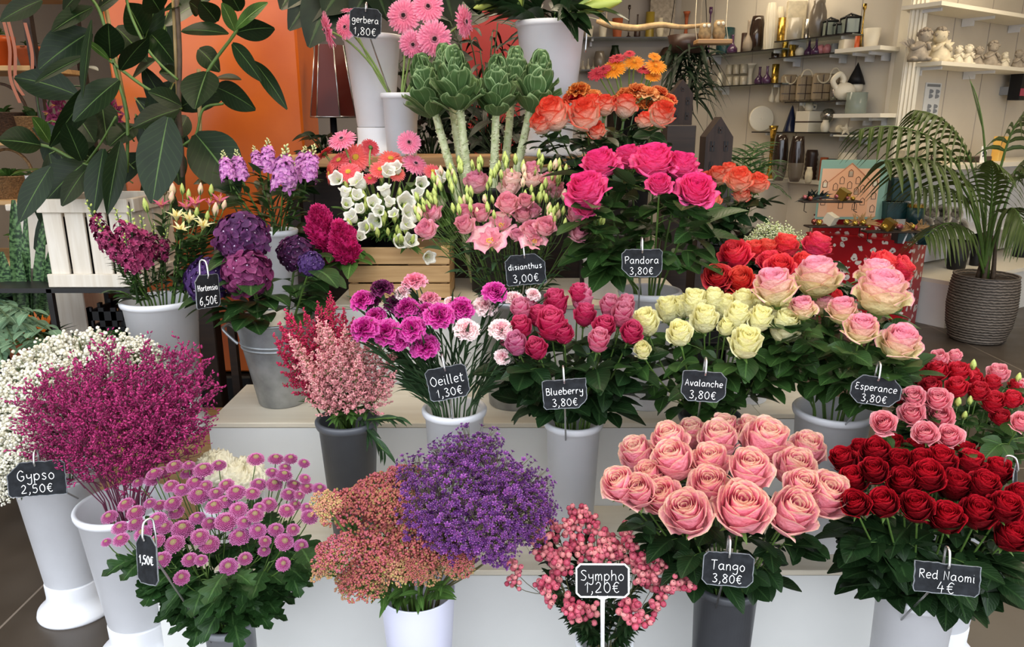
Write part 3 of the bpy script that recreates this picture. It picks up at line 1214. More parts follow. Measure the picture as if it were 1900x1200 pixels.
def floret_quads(k=4, w=.62):
	"""small flat floret of k petals, unit size, as verts and quads"""
	V, Q, U = [], [], []
	t = np.array([0, .4, .8, 1.0])
	wd = np.array([.15, .75, .7, .25]) * w
	for i in range(k):
		ph = i * 2 * math.pi / k
		c, s = math.cos(ph), math.sin(ph)
		b = len(V)
		for j in range(4):
			for a in (-1, 0, 1):
				x, y, z = t[j] * (1 if a == 0 else .94), a * wd[j] * .75, .06 * abs(a) + .18 * t[j] * (1 - t[j]) * 2
				V.append((x * c - y * s, x * s + y * c, z))
				U.append((0, t[j]))
		Q += (gridq(2, 3) + b).tolist()
	return np.array(V), np.array(Q), np.array(U)


FL4 = floret_quads(4, .62)
FL5 = floret_quads(5, .5)


def hydrangea_mesh(name, mats, seed=0, n=120, sz=.17, elong=1.0):
	rs = np.random.default_rng(seed)
	mb = MB()
	i = np.arange(n)
	zz = 1 - 2 * (i + .5) / n
	zz = zz[zz > -.55]
	i = np.arange(len(zz))
	ph = i * 2.39996
	rr = np.sqrt(1 - zz ** 2)
	d = np.stack([rr * np.cos(ph), rr * np.sin(ph), zz], -1)
	pos = d * .44 * rs.uniform(.9, 1.05, len(d))[:, None]
	pos[:, 2] *= elong
	dd = d + rs.normal(0, .25, d.shape)
	v, q, u = FL4
	uo = np.stack([rs.uniform(0, 1, len(d)), np.zeros(len(d))], -1)
	mb.many(v, mats34(pos, dd, sz * rs.uniform(.85, 1.1, len(d))), q, uv=u, uvo=uo)
	vb, fb = ICO0
	mb.many(vb * .022, mats34(pos + d * .02, d, 1), tris=fb, mi=1)
	mb2 = .36
	blob(mb, (0, 0, 0), (mb2, mb2, mb2 * elong), 1, 2)
	return mb.mesh(name, mats)


def cluster_dome_mesh(name, mats, seed=0, n=420, rad=.5, h=.22, bit=.022, lumps=14):
	"""flat stonecrop head of many tiny star buds on green rays"""
	rs = np.random.default_rng(seed)
	mb = MB()
	cs = []
	for k in range(lumps):
		r = rad * .82 * math.sqrt((k + .3) / lumps)
		ph = k * 2.39996
		cs.append((r * math.cos(ph), r * math.sin(ph), h * (1 - (r / rad) ** 2) + rs.uniform(-.02, .03), rad * .30 * rs.uniform(.8, 1.15)))
	cs = np.array(cs)
	which = rs.integers(0, lumps, n)
	a = rs.uniform(0, 6.28, n)
	e = np.arccos(rs.uniform(-.05, 1, n))
	d = np.stack([np.sin(e) * np.cos(a), np.sin(e) * np.sin(a), np.cos(e)], -1)
	pos = cs[which, :3] + d * cs[which, 3:4] * np.array([1, 1, .6])
	v, f = ICO0
	v2 = v * np.array([1, 1, 1.5]) * bit
	uo = np.stack([np.clip(rs.normal(.5, .28, n) + (pos[:, 2] - h * .6) * .8, 0, 1), rs.uniform(0, 1, n)], -1)
	mb.many(v2, mats34(pos, d, rs.uniform(.7, 1.25, n)), tris=f, uv=np.zeros((12, 2)), uvo=uo)
	for c in cs:
		tube(mb, bez((0, 0, -.38), (c[0] * .25, c[1] * .25, -.15), c[:3], 5), .012, 4, 1)
	return mb.mesh(name, mats)


def plume_mesh(name, mats, seed=0, n_side=36, bits=30, L=1.0, W=.28, bit=.0125, pw=.9, droop=.1):
	"""astilbe plume: a cone of side sprays crowded with tiny florets, base at 0, tip at L"""
	rs = np.random.default_rng(seed)
	mb = MB()
	tube(mb, [(0, 0, -.35), (0, 0, L)], [.012, .004], 5, 1)
	P_, D_ = [], []
	for k in range(n_side):
		s = (k + .5) / n_side
		z0 = L * (.02 + .9 * s)
		ln = W * (1 - s) ** pw * rs.uniform(.75, 1.15) + .03
		ph = k * 2.39996 + rs.uniform(-.3, .3)
		o = np.array([math.cos(ph), math.sin(ph), 0])
		p0 = np.array([0, 0, z0])
		p2 = p0 + o * ln * .85 + np.array([0, 0, ln * (.75 - droop)])
		path = bez(p0, p0 + o * ln * .55 + np.array([0, 0, ln * .15]), p2, 6)
		tube(mb, path, .004, 3, 1, cap=False)
		nb = max(5, int(bits * (ln / W) ** .8) + 3)
		tt = rs.uniform(.12, 1.05, nb)
		pp = bez(p0, p0 + o * ln * .55 + np.array([0, 0, ln * .15]), p2, 30)[np.clip((tt * 29).astype(int), 0, 29)]
		off = rs.normal(0, 1, (nb, 3))
		off /= np.linalg.norm(off, axis=1)[:, None]
		P_.append(pp + off * (.034 * (1.15 - tt * .75))[:, None])
		D_.append(off + np.array([0, 0, .5]))
	top = rs.normal(0, .008, (16, 3)) + np.stack([np.zeros(16), np.zeros(16), L * np.linspace(.88, 1.02, 16)], -1)
	P_.append(top)
	D_.append(rs.normal(0, 1, (16, 3)) + np.array([0, 0, 1]))
	pos, d = np.concatenate(P_), np.concatenate(D_)
	v, f = ICO0
	uo = np.stack([rs.uniform(0, 1, len(pos)), pos[:, 2] / L], -1)
	mb.many(v * np.array([.7, .7, 1.5]) * bit, mats34(pos, d, rs.uniform(.7, 1.4, len(pos))), tris=f, uv=np.zeros((12, 2)), uvo=uo)
	return mb.mesh(name, mats)


def cockscomb_mesh(name, mats, seed=0):
	"""celosia plume: dense upright flame of bristly tufts"""
	rs = np.random.default_rng(seed)
	mb = MB()
	n = 900
	s = rs.uniform(0, 1, n) ** .8
	ph = rs.uniform(0, 6.28, n)
	r = .26 * np.sin(np.pi * np.clip(s * .85 + .13, 0, 1)) ** .8
	lump = 1 + .22 * np.sin(ph * 3 + s * 9) + .12 * np.sin(ph * 7 - s * 14)
	r = r * lump
	pos = np.stack([r * np.cos(ph), r * np.sin(ph) * .8, s * 1.0], -1)
	d = np.stack([np.cos(ph) * .8, np.sin(ph) * .8, .35 + s * 1.1], -1) + rs.normal(0, .2, (n, 3))
	t = np.array([0, .5, 1.0])
	V = np.array([(x, 0, z) for z, w in zip(t, (.02, .03, .004)) for x in (-w, w)] + [(0, y, z) for z, w in zip(t, (.02, .03, .004)) for y in (-w, w)])
	V[:, 2] *= .12
	Q = np.vstack([gridq(1, 2), gridq(1, 2) + 6])
	U = np.stack([np.zeros(12), np.tile(np.repeat(t, 2), 2)], -1)
	mb.many(V, mats34(pos, d, rs.uniform(.7, 1.3, n)), Q, uv=U, uvo=np.stack([rs.uniform(0, 1, n), 0 * s], -1))
	k = 14
	z = np.linspace(-.02, 1.03, k)
	lathe(mb, [(max(.01, .235 * math.sin(math.pi * min(1, max(0, x * .85 + .13))) ** .8) if 0 < x < 1.03 else .01, x) for x in z], seg=16, mi=0, uvx=.5)
	return mb.mesh(name, mats)


def spike_mesh(name, mats, seed=0, n=30, L=1.0, R1=.16, fl=.10, topn=.25, kind=5, droop=0.0):
	"""stock or snapdragon spike; mats: floret, stem, bud"""
	rs = np.random.default_rng(seed)
	mb = MB()
	tube(mb, [(0, 0, -.6), (0, 0, L * .97)], [.022, .01], 6, 1)
	i = np.arange(n)
	s = (i + .5) / n
	ph = i * 2.39996 + rs.uniform(-.2, .2, n)
	rad = R1 * (1 - s) ** .45 + .01
	o = np.stack([np.cos(ph), np.sin(ph), .25 + s - droop], -1)
	pos = np.stack([rad * np.cos(ph), rad * np.sin(ph), s * L], -1)
	fmask = s < 1 - topn
	v, q, u = FL5 if kind == 5 else FL4
	for dz, sc, um in ((0, 1, 0.1), (.35, .75, .6), (.6, .5, .95)):
		dirs = o + rs.normal(0, .18, o.shape)
		mb.many(v, mats34(pos[fmask] + nrm([0, 0, 1]) * 0 + dirs[fmask] / np.linalg.norm(dirs[fmask], axis=1)[:, None] * fl * .3 * dz, dirs[fmask], fl * sc * (1.1 - .45 * s[fmask])), q, uv=u,
				uvo=np.tile([um, 0.0], (fmask.sum(), 1)))
	vb, fb = ICO1
	b = ~fmask
	if b.any():
		mb.many(vb * np.array([.5, .5, .85]), mats34(pos[b] * np.array([.75, .75, 1]), o[b], fl * .42 * (1.25 - s[b] * .7)), tris=fb, mi=2)
	tube_p = pos * np.array([.9, .9, 1])
	for k in range(n):
		tube(mb, [(0, 0, s[k] * L - .03), tube_p[k]], .006, 3, 1, cap=False)
	return mb.mesh(name, mats)


# petal colours -------------------------------------------------------------
G_STEM, G_SEP = M['stem'], plain('sepal_green', '#5d7a38', 0.55, noise=.1)
PT = {}
PT['tango'] = petal('peach_pink_petal', '#ea6f92', '#f093a8', '#f1adb2', tip='#efccb0', tipw=.17, base='#f0b0a8', var=.05)
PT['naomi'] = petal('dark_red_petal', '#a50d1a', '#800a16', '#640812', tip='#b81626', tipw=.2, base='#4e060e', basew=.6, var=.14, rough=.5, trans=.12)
PT['avalanche'] = petal('cream_yellow_petal', '#f4edae', '#f6f0b4', '#f3efc2', base='#dfe29a', var=.04)
PT['blueberry'] = petal('raspberry_petal', '#c72c60', '#d04474', '#dc7597', tip='#e391aa', tipw=.3, base='#a81a4c', var=.14, hue=.012)
PT['blueberry2'] = petal('deep_raspberry_petal', '#b0184a', '#bb1f52', '#c8305f', tip='#d8537a', tipw=.2, var=.1)
PT['esperance'] = petal('cream_pink_petal', '#ee6f9f', '#f4aebb', '#ece0aa', tip='#eda0b0', tipw=.12, base='#d9d78e', basew=.6, var=.04)
PT['coralred'] = petal('coral_red_petal', '#e5262f', '#e93843', '#d9364e', tip='#f0554f', tipw=.2, var=.12, hue=.01, trans=.2)
PT['pandora'] = petal('hot_pink_petal', '#e92a78', '#f04a8e', '#f36ba3', tip='#e63c82', tipw=.12, var=.06)
PT['orange'] = petal('orange_red_petal', '#e65440', '#ef8468', '#f5bda4', tip='#e2452f', tipw=.22, base='#f9ead2', basew=.85, var=.06)
PT['sunset'] = petal('orange_pink_petal', '#ea6a44', '#f09270', '#f3b69c', tip='#e2503b', tipw=.22, base='#f6dfb4', basew=.7, var=.08)
PT['sprayred'] = petal('spray_red_petal', '#b50f1e', '#bd1524', '#b2182c', tip='#c93240', tipw=.2, var=.12, trans=.15)
PT['spraypink'] = petal('spray_pink_petal', '#e86c88', '#ee8a9c', '#f3a3ac', tip='#f4b4b6', tipw=.15, var=.05)
PT['lisi'] = petal('lisianthus_pink_petal', '#e08a9a', '#eaa2ac', '#f0bfc0', tip='#e08ca0', tipw=.3, base='#eee0c8', basew=.35, var=.1, hue=.012)
PT['lisipale'] = petal('pale_lisianthus_petal', '#edb9b4', '#f2c9c0', '#f2d8cd', var=.05)
PT['carn'] = petal('magenta_carnation_petal', '#b8107c', '#c91e8d', '#cf3a9a', tip='#dc62b0', tipw=.12, var=.1)
PT['carnpale'] = petal('pale_pink_carnation_petal', '#eea9b8', '#f3c9cc', '#f5dcda', tip='#f4e2df', tipw=.2, var=.04)
PT['carnpink'] = petal('pink_carnation_petal', '#ec8ca9', '#f0a0b6', '#f2b3c1', var=.05)
PT['carndark'] = petal('dark_plum_carnation_petal', '#3d0a2b', '#4a0d35', '#54123d', tip='#7a2a5c', tipw=.1, var=.1, trans=.1)
PT['carnorange'] = petal('orange_carnation_petal', '#d43a1e', '#e2542c', '#ea7440', tip='#f19a5c', tipw=.2, var=.12, hue=.02)
PT['carnapricot'] = petal('apricot_carnation_petal', '#ee9c52', '#f2b070', '#f4c38c', var=.06)
PT['gerb'] = petal('pink_gerbera_petal', '#ee9cb2', '#ee7f9e', '#ee83a5', tip='#f2a0ba', tipw=.4, var=.04, trans=.35)
PT['gerbcoral'] = petal('coral_gerbera_petal', '#f08b78', '#ee5f5e', '#ef6667', tip='#f28083', tipw=.4, var=.07, hue=.008)
PT['gerborange'] = petal('orange_gerbera_petal', '#f09a30', '#f0901f', '#f29a28', tip='#f5b04a', var=.08)
PT['gerbred'] = petal('red_gerbera_petal', '#d43446', '#d63a4a', '#dd4a58', var=.08)
PT['mum'] = petal('orchid_pink_mum_petal', '#6f343c', '#7c2a56', '#7c2856', tip='#bd72a0', tipw=.2, var=.14, hue=.01, trans=.15)
PT['bell'] = petal('white_bell_petal', '#eceadf', '#efede2', '#f1efe6', base='#d9dfb4', basew=.3, var=.04)
PT['hyd'] = petal('dark_purple_floret', '#3a1a3e', '#4a1f48', '#5a264e', tip='#683060', var=.12, trans=.12)
PT['hydpurple'] = petal('violet_floret', '#3c2456', '#452a5f', '#4e3068', var=.12, trans=.12)
PT['hydmag'] = petal('plum_floret', '#5c2046', '#6a264f', '#762d57', tip='#834066', var=.1, trans=.12)
PT['stock'] = petal('lilac_pink_floret', '#c77bc0', '#d68fcb', '#dda2d2', var=.1)
PT['snap'] = petal('burgundy_floret', '#5e1234', '#7c1d49', '#94305a', tip='#b5567c', tipw=.25, var=.2, trans=.12)
PT['alstpink'] = petal('alstroemeria_pink_petal', '#d2607e', '#d97186', '#b84a66', base='#dfcf9a', basew=.5, var=.1)
PT['alstyel'] = petal('alstroemeria_yellow_petal', '#ecdf94', '#f0e8b0', '#ece5b8', base='#c8cc74', basew=.4, var=.05)
PT['celosia'] = petal('crimson_celosia', '#a80c4e', '#c11a63', '#cf2a72', tip='#d94a85', var=.1, trans=.15)
PT['astpink'] = petal('astilbe_pink_floret', '#dc8b92', '#e7a1a4', '#edb8b2', var=.08)
PT['astred'] = petal('astilbe_crimson_floret', '#b51d4a', '#c52e58', '#d24467', var=.1)
PT['limon'] = petal('magenta_statice_floret', '#7c1a4c', '#98255e', '#b23670', var=.12, trans=.1)
PT['wax'] = petal('waxflower_purple', '#451a55', '#5f2670', '#803f86', tip='#a56ca6', tipw=.3, var=.12, trans=.1)
PT['sedum'] = petal('stonecrop_floret', '#8f8248', '#a5524f', '#b05e68', var=.1, hue=.015, trans=.1)
PT['cream'] = petal('cream_crest', '#e9e0c0', '#efe8cf', '#f2eddb', var=.03)
PT['gypso'] = petal('gypsophila_white', '#dcd6bc', '#ece8d6', '#f4f1e6', var=.03, trans=.2)
PT['berry'] = petal('snowberry_pink', '#a53a50', '#bb5567', '#cf8583', var=.14, trans=0, rough=.3)
M['gold'] = plain('flower_eye_yellow', '#d9b13c', .6)
M['eyegreen'] = plain('flower_eye_green', '#8c8a4a', .6)
M['eyedark'] = plain('flower_eye_dark', '#2c1218', .7)
M['budgreen'] = plain('bud_green', '#b9c069', .5, col2='#9aae52', nscale=12)
M['budpink'] = plain('bud_pink', '#dba09a', .5, col2='#cfc98a', nscale=10)
# ------------------------------------------------------------------ putting stems into buckets
CAM = np.array([0, 0, EYE])
ORD = ['first', 'second', 'third', 'fourth', 'fifth', 'sixth', 'seventh', 'eighth', 'ninth', 'tenth', 'eleventh', 'twelfth', '13th', '14th', '15th', '16th', '17th', '18th']


def axis_of(bk):
	b = BK[bk]
	return np.array([b['c'][0], b['c'][1], b['z1']])


def face_dir(bk, pos, up=0.35, cam=0.35, low=0.12, jit=0.08):
	o = pos - (axis_of(bk) - np.array([0, 0, low]))
	d = nrm(o) + np.array([0, 0, up]) + nrm(CAM - pos) * cam + np.random.default_rng(int(abs(pos[0] * 1e5)) % 99991).normal(0, jit, 3)
	return nrm(d)


def stem_path(bk, base, n=12, spread=.75, d=None):
	b = BK[bk]
	ax = np.array([b['c'][0], b['c'][1]])
	o = base[:2] - ax
	l = np.linalg.norm(o) + 1e-6
	o = o / l
	f = min(1.0, l / .16)
	rimr = b['r'] * spread * f * R(.75, 1)
	rim = np.array([*(ax + o * rimr), b['z1'] + 0.005])
	g = b['rb'] * .5
	foot = np.array([*(ax - o * g * R(.0, .8) + np.array([R(-g, g), R(-g, g)]) * .5), b['z0'] + .02])
	# foot - rim - base
	tan = nrm(base - rim)
	low = np.linspace(0, 1, 4, endpoint=False)[:, None] * (rim - foot) + foot
	if d is not None:
		c = base - nrm(d) * np.linalg.norm(base - rim) * .38
		up = bez(rim, c * .6 + (rim + base) * .2, base, n - 4 + 1)
	else:
		up = bez(rim, (rim + base) / 2, base, n - 4 + 1)
	return np.vstack([low, up])


def side_dir(path, k, az, lift=.4):
	t = nrm(path[min(k + 1, len(path) - 1)] - path[k - 1])
	return nrm(np.array([math.cos(az), math.sin(az), 0]) + t * lift)


def put_leaves(mb, path, bk, style, n, L, t0=.1, t1=.85, mi=0):
	"""leaves on the part of a stem above the rim (path[4:])"""
	up = path[4:]
	ax = axis_of(bk)
	m = len(up) - 1
	for i in range(n):
		f = t0 + (t1 - t0) * (i + R(0, 1)) / n
		x = f * m
		k = int(x)
		k = min(max(k, 0), m - 1)
		p = up[k] + (up[k + 1] - up[k]) * (x - k)
		o = p - ax
		az = math.atan2(o[1], o[0]) + R(-1.5, 1.5) if np.hypot(o[0], o[1]) > .02 else R(0, 6.28)
		if math.sin(az) > .6 and R(0, 1) < .6:
			az = -az
		t = nrm(up[k + 1] - up[k])
		h = np.array([math.cos(az), math.sin(az), 0])
		l = L * R(.75, 1.15)
		if style == 'rose':
			d = nrm(h + t * R(.1, .7))
			q = p + d * l * .8
			tube(mb, bez(p, p + d * l * .4 + np.array([0, 0, .1 * l]), q, 4), .0011, 4, mi + 1, cap=False)
			nn = nrm(np.array([0, 0, 1.0]) + h * R(.1, .9) + RNG.normal(0, .2, 3))
			leaf(mb, q, nrm(d + np.array([0, 0, R(-.5, .25)])), nn, l * 1.12, l * .80, R(.0, .35), R(.12, .35), .85, 6, 2, mi)
			s = nrm(np.cross(d, nn))
			for sg in (-1, 1):
				leaf(mb, p + d * l * .55, nrm(d * .5 + s * sg + np.array([0, 0, R(-.3, .1)])), nn, l * .82, l * .60, R(.1, .4), R(.1, .3), .85, 5, 2, mi)
		elif style == 'grass':
			d = nrm(h * R(.25, .6) + t)
			leaf(mb, p, d, nrm(h + np.array([0, 0, .5])), l, l * .06 + .002, R(.0, .5), .5, .55, 6, 2, mi)
		elif style == 'lance':
			d = nrm(h + t * R(.4, 1.1))
			leaf(mb, p, d, nrm(t + h * .2 + np.array([0, 0, .5])), l, l * .26, R(.1, .5), .3, .75, 6, 2, mi)
		elif style == 'broad':
			d = nrm(h + t * R(.1, .6))
			q = p + d * l * .25
			tube(mb, [p, q], .0015, 4, mi + 1, cap=False)
			leaf(mb, q, d, nrm(np.array([0, 0, 1.0]) + h * R(.2, 1)), l, l * .66, R(.15, .55), R(.1, .25), .85, 7, 4, mi)
		elif style == 'lobed':
			d = nrm(h + t * R(-.2, .5))
			lobed_leaf(mb, p + d * l * .2, d, nrm(np.array([0, 0, 1.0]) + h * R(.3, 1.2)), l, mi)
			tube(mb, [p, p + d * l * .25], .0015, 4, mi + 1, cap=False)


def lobed_leaf(mb, p, d, n, L, mi=0):
	d = nrm(d)
	s = nrm(np.cross(d, n))
	n = np.cross(s, d)
	t = np.linspace(0, 1, 15)
	env = np.sin(np.pi * np.clip(t * .92 + .02, 0, 1) ** 1.0) ** .7 * L * .40
	w = env * (.50 + .5 * np.abs(np.sin(t * np.pi * 3.5)))
	w[0] = .02 * L
	w[-1] = 0.01 * L
	dr = R(.15, .5)
	c = p + d * (L * t)[:, None] - np.array([0, 0, 1]) * (dr * L * t ** 2)[:, None]
	a = np.array([-1, -.5, 0, .5, 1])
	sk = (L * .12 * np.abs(np.sin(t * np.pi * 3.5)))[:, None] * np.abs(a)[None]
	v = c[:, None] + (a[None] * w[:, None])[..., None] * s + sk[..., None] * d + (np.abs(a)[None] * w[:, None] * .2)[..., None] * n
	uv = np.stack([np.broadcast_to((a + 1) / 2, (15, 5)), np.broadcast_to(t[:, None], (15, 5))], -1)
	mb.add(v.reshape(-1, 3), gridq(4, 14), uv=uv.reshape(-1, 2), mi=mi)


def flower(name, label, cat, group, bk, heads, stem_r=.0025, stem_mat='stem', leaf_style=None, leaf_n=4, leaf_L=.05, leaf_mat='rleaf', lt=(.1, .85), sep=0.0, join=.75, root_from=None):
	"""heads: list of (part name, mesh, pos, dir, size, back, spin); one main stem, side stalks for more heads"""
	main = heads[0] if root_from is None else None
	if len(heads) == 1:
		base = heads[0][2] - nrm(heads[0][3]) * heads[0][4] * heads[0][5]
		path = stem_path(bk, base, d=heads[0][3])
	else:
		bs = [h[2] - nrm(h[3]) * h[4] * h[5] for h in heads]
		mean = np.mean(bs, 0)
		ax = axis_of(bk)
		nodep = ax + (mean - ax) * join
		path = stem_path(bk, nodep)
	t = thing(name, label, cat, path[0], group)
	mb = MB()
	tube(mb, path, np.linspace(stem_r * 1.15, stem_r * .85, len(path)), 6, 0)
	if len(heads) > 1:
		for b, h in zip(bs, heads):
			k = R(.45, .98)
			j = path[4] + (path[-1] - path[4]) * k
			dd = nrm(h[3])
			tube(mb, bez(j, b - dd * np.linalg.norm(b - j) * .4, b, 6), stem_r * .6, 5, 0)
	if sep:
		for h in heads:
			calyx(mb, h[2] - nrm(h[3]) * h[4] * h[5], h[3], h[4] * sep, 1)
	mb.build('stem', [M[stem_mat], G_SEP], t)
	if leaf_style and leaf_n:
		mb = MB()
		put_leaves(mb, path, bk, leaf_style, leaf_n, leaf_L, *lt)
		mb.build('foliage', [M[leaf_mat], M[stem_mat]], t)
	for (pn, me, pos, dr, size, back, spin) in heads:
		base = pos - nrm(dr) * size * back
		put(pn, me, t, base, aim(dr, spin), size)
	return t


def bunch(bk, name, cat, desc, place, meshes, rows, face=(.35, .35), leaf_style='rose', leaf_n=4, leaf_L=.05, leaf_mat='rleaf', stem_r=.0026, sep=.8, back=.42, group=None, stem_mat='stem', low=.12, lt=(.1, .85), headname='bloom', grow=1.0, jit=.08, dirs=None):
	"""rows: list of (row name, Y, [(px, py, size_px[, mesh index])])"""
	out = []
	for rn, Y, items in rows:
		items = sorted(items, key=lambda a: a[0])
		for i, it in enumerate(items):
			y = Y + R(-.015, .015)
			pos = P(it[0], it[1], y)
			dep = y * CT + (EYE - pos[2]) * ST
			size = it[2] / FPX * dep * grow
			d = face_dir(bk, pos, face[0], face[1], low, jit)
			if dirs and (it[0], it[1]) in dirs:
				d = nrm(dirs[(it[0], it[1])])
			mi = it[3] if len(it) > 3 else (i * 7 + int(it[1])) % len(meshes)
			me = meshes[mi % len(meshes)]
			ds = desc if isinstance(desc, str) else desc[it[3] if len(it) > 3 else 0]
			if len(items) == 1:
				lab = f'{ds}, alone in the {rn} row of the {place} bunch'
			elif i == 0:
				lab = f'{ds}, leftmost in the {rn} row of the {place} bunch'
			elif i == len(items) - 1:
				lab = f'{ds}, rightmost in the {rn} row of the {place} bunch'
			else:
				lab = f'{ds}, {ORD[i]} from left in the {rn} row of the {place} bunch'
			out.append(flower(name, lab, cat, group, bk, [(headname, me, pos, d, size, back, R(0, 6.28))], stem_r, stem_mat, leaf_style, leaf_n, leaf_L, leaf_mat, lt, sep))
	return out


def cluster(pts, k, seed=0):
	"""split pixel points into k neighbourly groups"""
	rs = np.random.default_rng(seed)
	p = np.array([q[:2] for q in pts], float)
	c = p[rs.choice(len(p), k, replace=False)]
	for _ in range(40):
		a = ((p[:, None] - c[None]) ** 2).sum(-1).argmin(1)
		c = np.array([p[a == j].mean(0) if (a == j).any() else c[j] for j in range(k)])
	g = [[pts[i] for i in np.where(a == j)[0]] for j in range(k)]
	return [x for x in g if x]


def spot_labels(cs, nrow=3):
	"""row and order words for a set of pixel centres, lowest row first"""
	c = np.array(cs, float)
	order = np.argsort(-c[:, 1])
	rows = np.array_split(order, nrow)
	names = {1: ['only'], 2: ['lower', 'upper'], 3: ['lowest', 'middle', 'topmost'], 4: ['lowest', 'lower middle', 'upper middle', 'topmost']}[nrow]
	out = [''] * len(c)
	for rn, r in zip(names, rows):
		r = sorted(r, key=lambda i: c[i, 0])
		for j, i in enumerate(r):
			w = 'leftmost' if j == 0 else 'rightmost' if j == len(r) - 1 else f'{ORD[j]} from left'
			out[i] = f'{w} in the {rn} row' if nrow > 1 else f'{w}'
	return out
# ------------------------------------------------------------------ roses
def variants(name, key, n, seeds, **kw):
	return [rose_mesh(name, PT[key], n=n, seed=s, **kw) for s in seeds]


tg = variants('peach_rose_bloom', 'tango', 24, (1, 2, 3), open=.40, H=.9, guard=3, tight=.13)
bunch('tango', 'rose', 'rose', 'peach pink rose', 'Tango', tg, [
	('front', 1.44, [(1276, 956, 84), (1375, 949, 98), (1468, 955, 86)]),
	('second', 1.50, [(1153, 904, 66), (1187, 915, 62), (1232, 928, 72), (1316, 904, 70), (1389, 877, 76), (1486, 908, 66), (1527, 922, 84)]),
	('third', 1.58, [(1207, 887, 56), (1251, 861, 76), (1319, 863, 68), (1473, 874, 74)]),
	('fourth', 1.66, [(1185, 849, 66), (1242, 822, 64), (1332, 824, 72), (1418, 827, 84), (1495, 840, 66)]),
	('back', 1.74, [(1284, 813, 60), (1343, 801, 54), (1392, 806, 56)]),
], face=(.22, .5), leaf_n=3, leaf_L=.066, leaf_mat='rleafd', group='peach pink roses', lt=(.05, .7), grow=1.13)

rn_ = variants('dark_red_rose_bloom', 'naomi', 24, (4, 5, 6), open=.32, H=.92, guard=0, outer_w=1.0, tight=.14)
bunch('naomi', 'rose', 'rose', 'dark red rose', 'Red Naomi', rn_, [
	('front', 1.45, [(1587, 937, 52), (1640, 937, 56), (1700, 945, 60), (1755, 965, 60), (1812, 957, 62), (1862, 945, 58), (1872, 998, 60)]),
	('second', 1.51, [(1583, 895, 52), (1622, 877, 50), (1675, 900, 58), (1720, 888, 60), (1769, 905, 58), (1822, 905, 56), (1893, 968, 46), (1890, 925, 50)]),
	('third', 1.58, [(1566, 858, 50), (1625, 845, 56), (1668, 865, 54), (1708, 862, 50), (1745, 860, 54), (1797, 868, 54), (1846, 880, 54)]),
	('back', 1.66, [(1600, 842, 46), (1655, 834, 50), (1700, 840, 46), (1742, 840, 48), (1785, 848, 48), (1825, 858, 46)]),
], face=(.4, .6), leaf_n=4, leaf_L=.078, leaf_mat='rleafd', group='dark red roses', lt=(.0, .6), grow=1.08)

av = variants('cream_rose_bloom', 'avalanche', 26, (7, 8, 9), open=.34, H=.98, guard=0, ruffle=.03)
bunch('avalanche', 'rose', 'rose', 'cream yellow rose', 'Avalanche', av, [
	('front', 1.80, [(1193, 652, 36), (1262, 623, 50), (1383, 642, 64)]),
	('middle', 1.86, [(1200, 603, 54), (1307, 597, 54), (1347, 610, 34), (1367, 590, 48), (1408, 597, 50), (1453, 610, 60)]),
	('back', 1.96, [(1240, 580, 50), (1267, 573, 42), (1288, 570, 56), (1322, 562, 46), (1342, 575, 48), (1378, 566, 48), (1400, 575, 48), (1447, 576, 50)]),
], face=(.5, .4), leaf_n=4, leaf_L=.075, leaf_mat='rleaf', group='cream yellow roses', lt=(.06, .8))

bb = variants('raspberry_rose_bloom', 'blueberry', 22, (10, 11), open=.2, H=1.08, guard=0, outer_w=1.1) + variants('deep_raspberry_rose_bloom', 'blueberry2', 24, (12,), open=.3, H=.95, guard=0)
bunch('blueberry', 'rose', 'rose', 'raspberry pink rose', 'Blueberry', bb, [
	('front', 1.80, [(960, 643, 44), (997, 650, 46, 2), (1110, 637, 44), (1170, 620, 46)]),
	('second', 1.85, [(938, 630, 36), (968, 610, 44), (1023, 607, 64, 2), (1046, 622, 42, 2), (1120, 610, 46), (1153, 590, 46)]),
	('third', 1.91, [(967, 580, 40), (1000, 590, 42, 2), (1085, 588, 44, 2), (1130, 573, 40), (1158, 572, 38)]),
	('back', 1.97, [(984, 577, 36), (1033, 567, 52, 2), (1080, 561, 46), (1073, 546, 36)]),
], face=(.35, .45), leaf_n=4, leaf_L=.075, leaf_mat='rleafd', group='raspberry pink roses', lt=(.1, .8))

es = variants('pink_edged_rose_bloom', 'esperance', 34, (13, 14), open=.55, H=.82, guard=3)
bunch('esperance', 'rose', 'rose', 'pink edged cream rose', 'Esperance', es, [
	('front', 1.76, [(1598, 612, 64), (1669, 637, 76)]),
	('middle', 1.86, [(1438, 535, 80), (1489, 573, 50), (1563, 578, 58), (1636, 545, 96)]),
	('back', 1.98, [(1516, 516, 86), (1528, 568, 44), (1624, 512, 70), (1627, 588, 38)]),
], face=(.6, .25), leaf_n=9, leaf_L=.076, leaf_mat='rleaf', group='pink edged cream roses', lt=(.22, .8))

cr = variants('coral_red_rose_bloom', 'coralred', 28, (15, 16), open=.5, H=.8, guard=0)
bunch('coralrose', 'rose', 'rose', 'coral red rose', 'untagged coral', cr, [
	('front', 2.12, [(1331, 514, 56), (1374, 521, 60), (1448, 497, 56), (1549, 550, 30), (1351, 546, 30)]),
	('middle', 2.22, [(1364, 474, 64), (1428, 487, 48), (1489, 488, 44), (1634, 494, 62), (1666, 500, 58)]),
	('back', 2.34, [(1398, 466, 46), (1421, 468, 54), (1457, 457, 54), (1514, 457, 58)]),
], face=(.55, .35), leaf_n=7, leaf_L=.065, leaf_mat='rleafd', group='coral red roses')

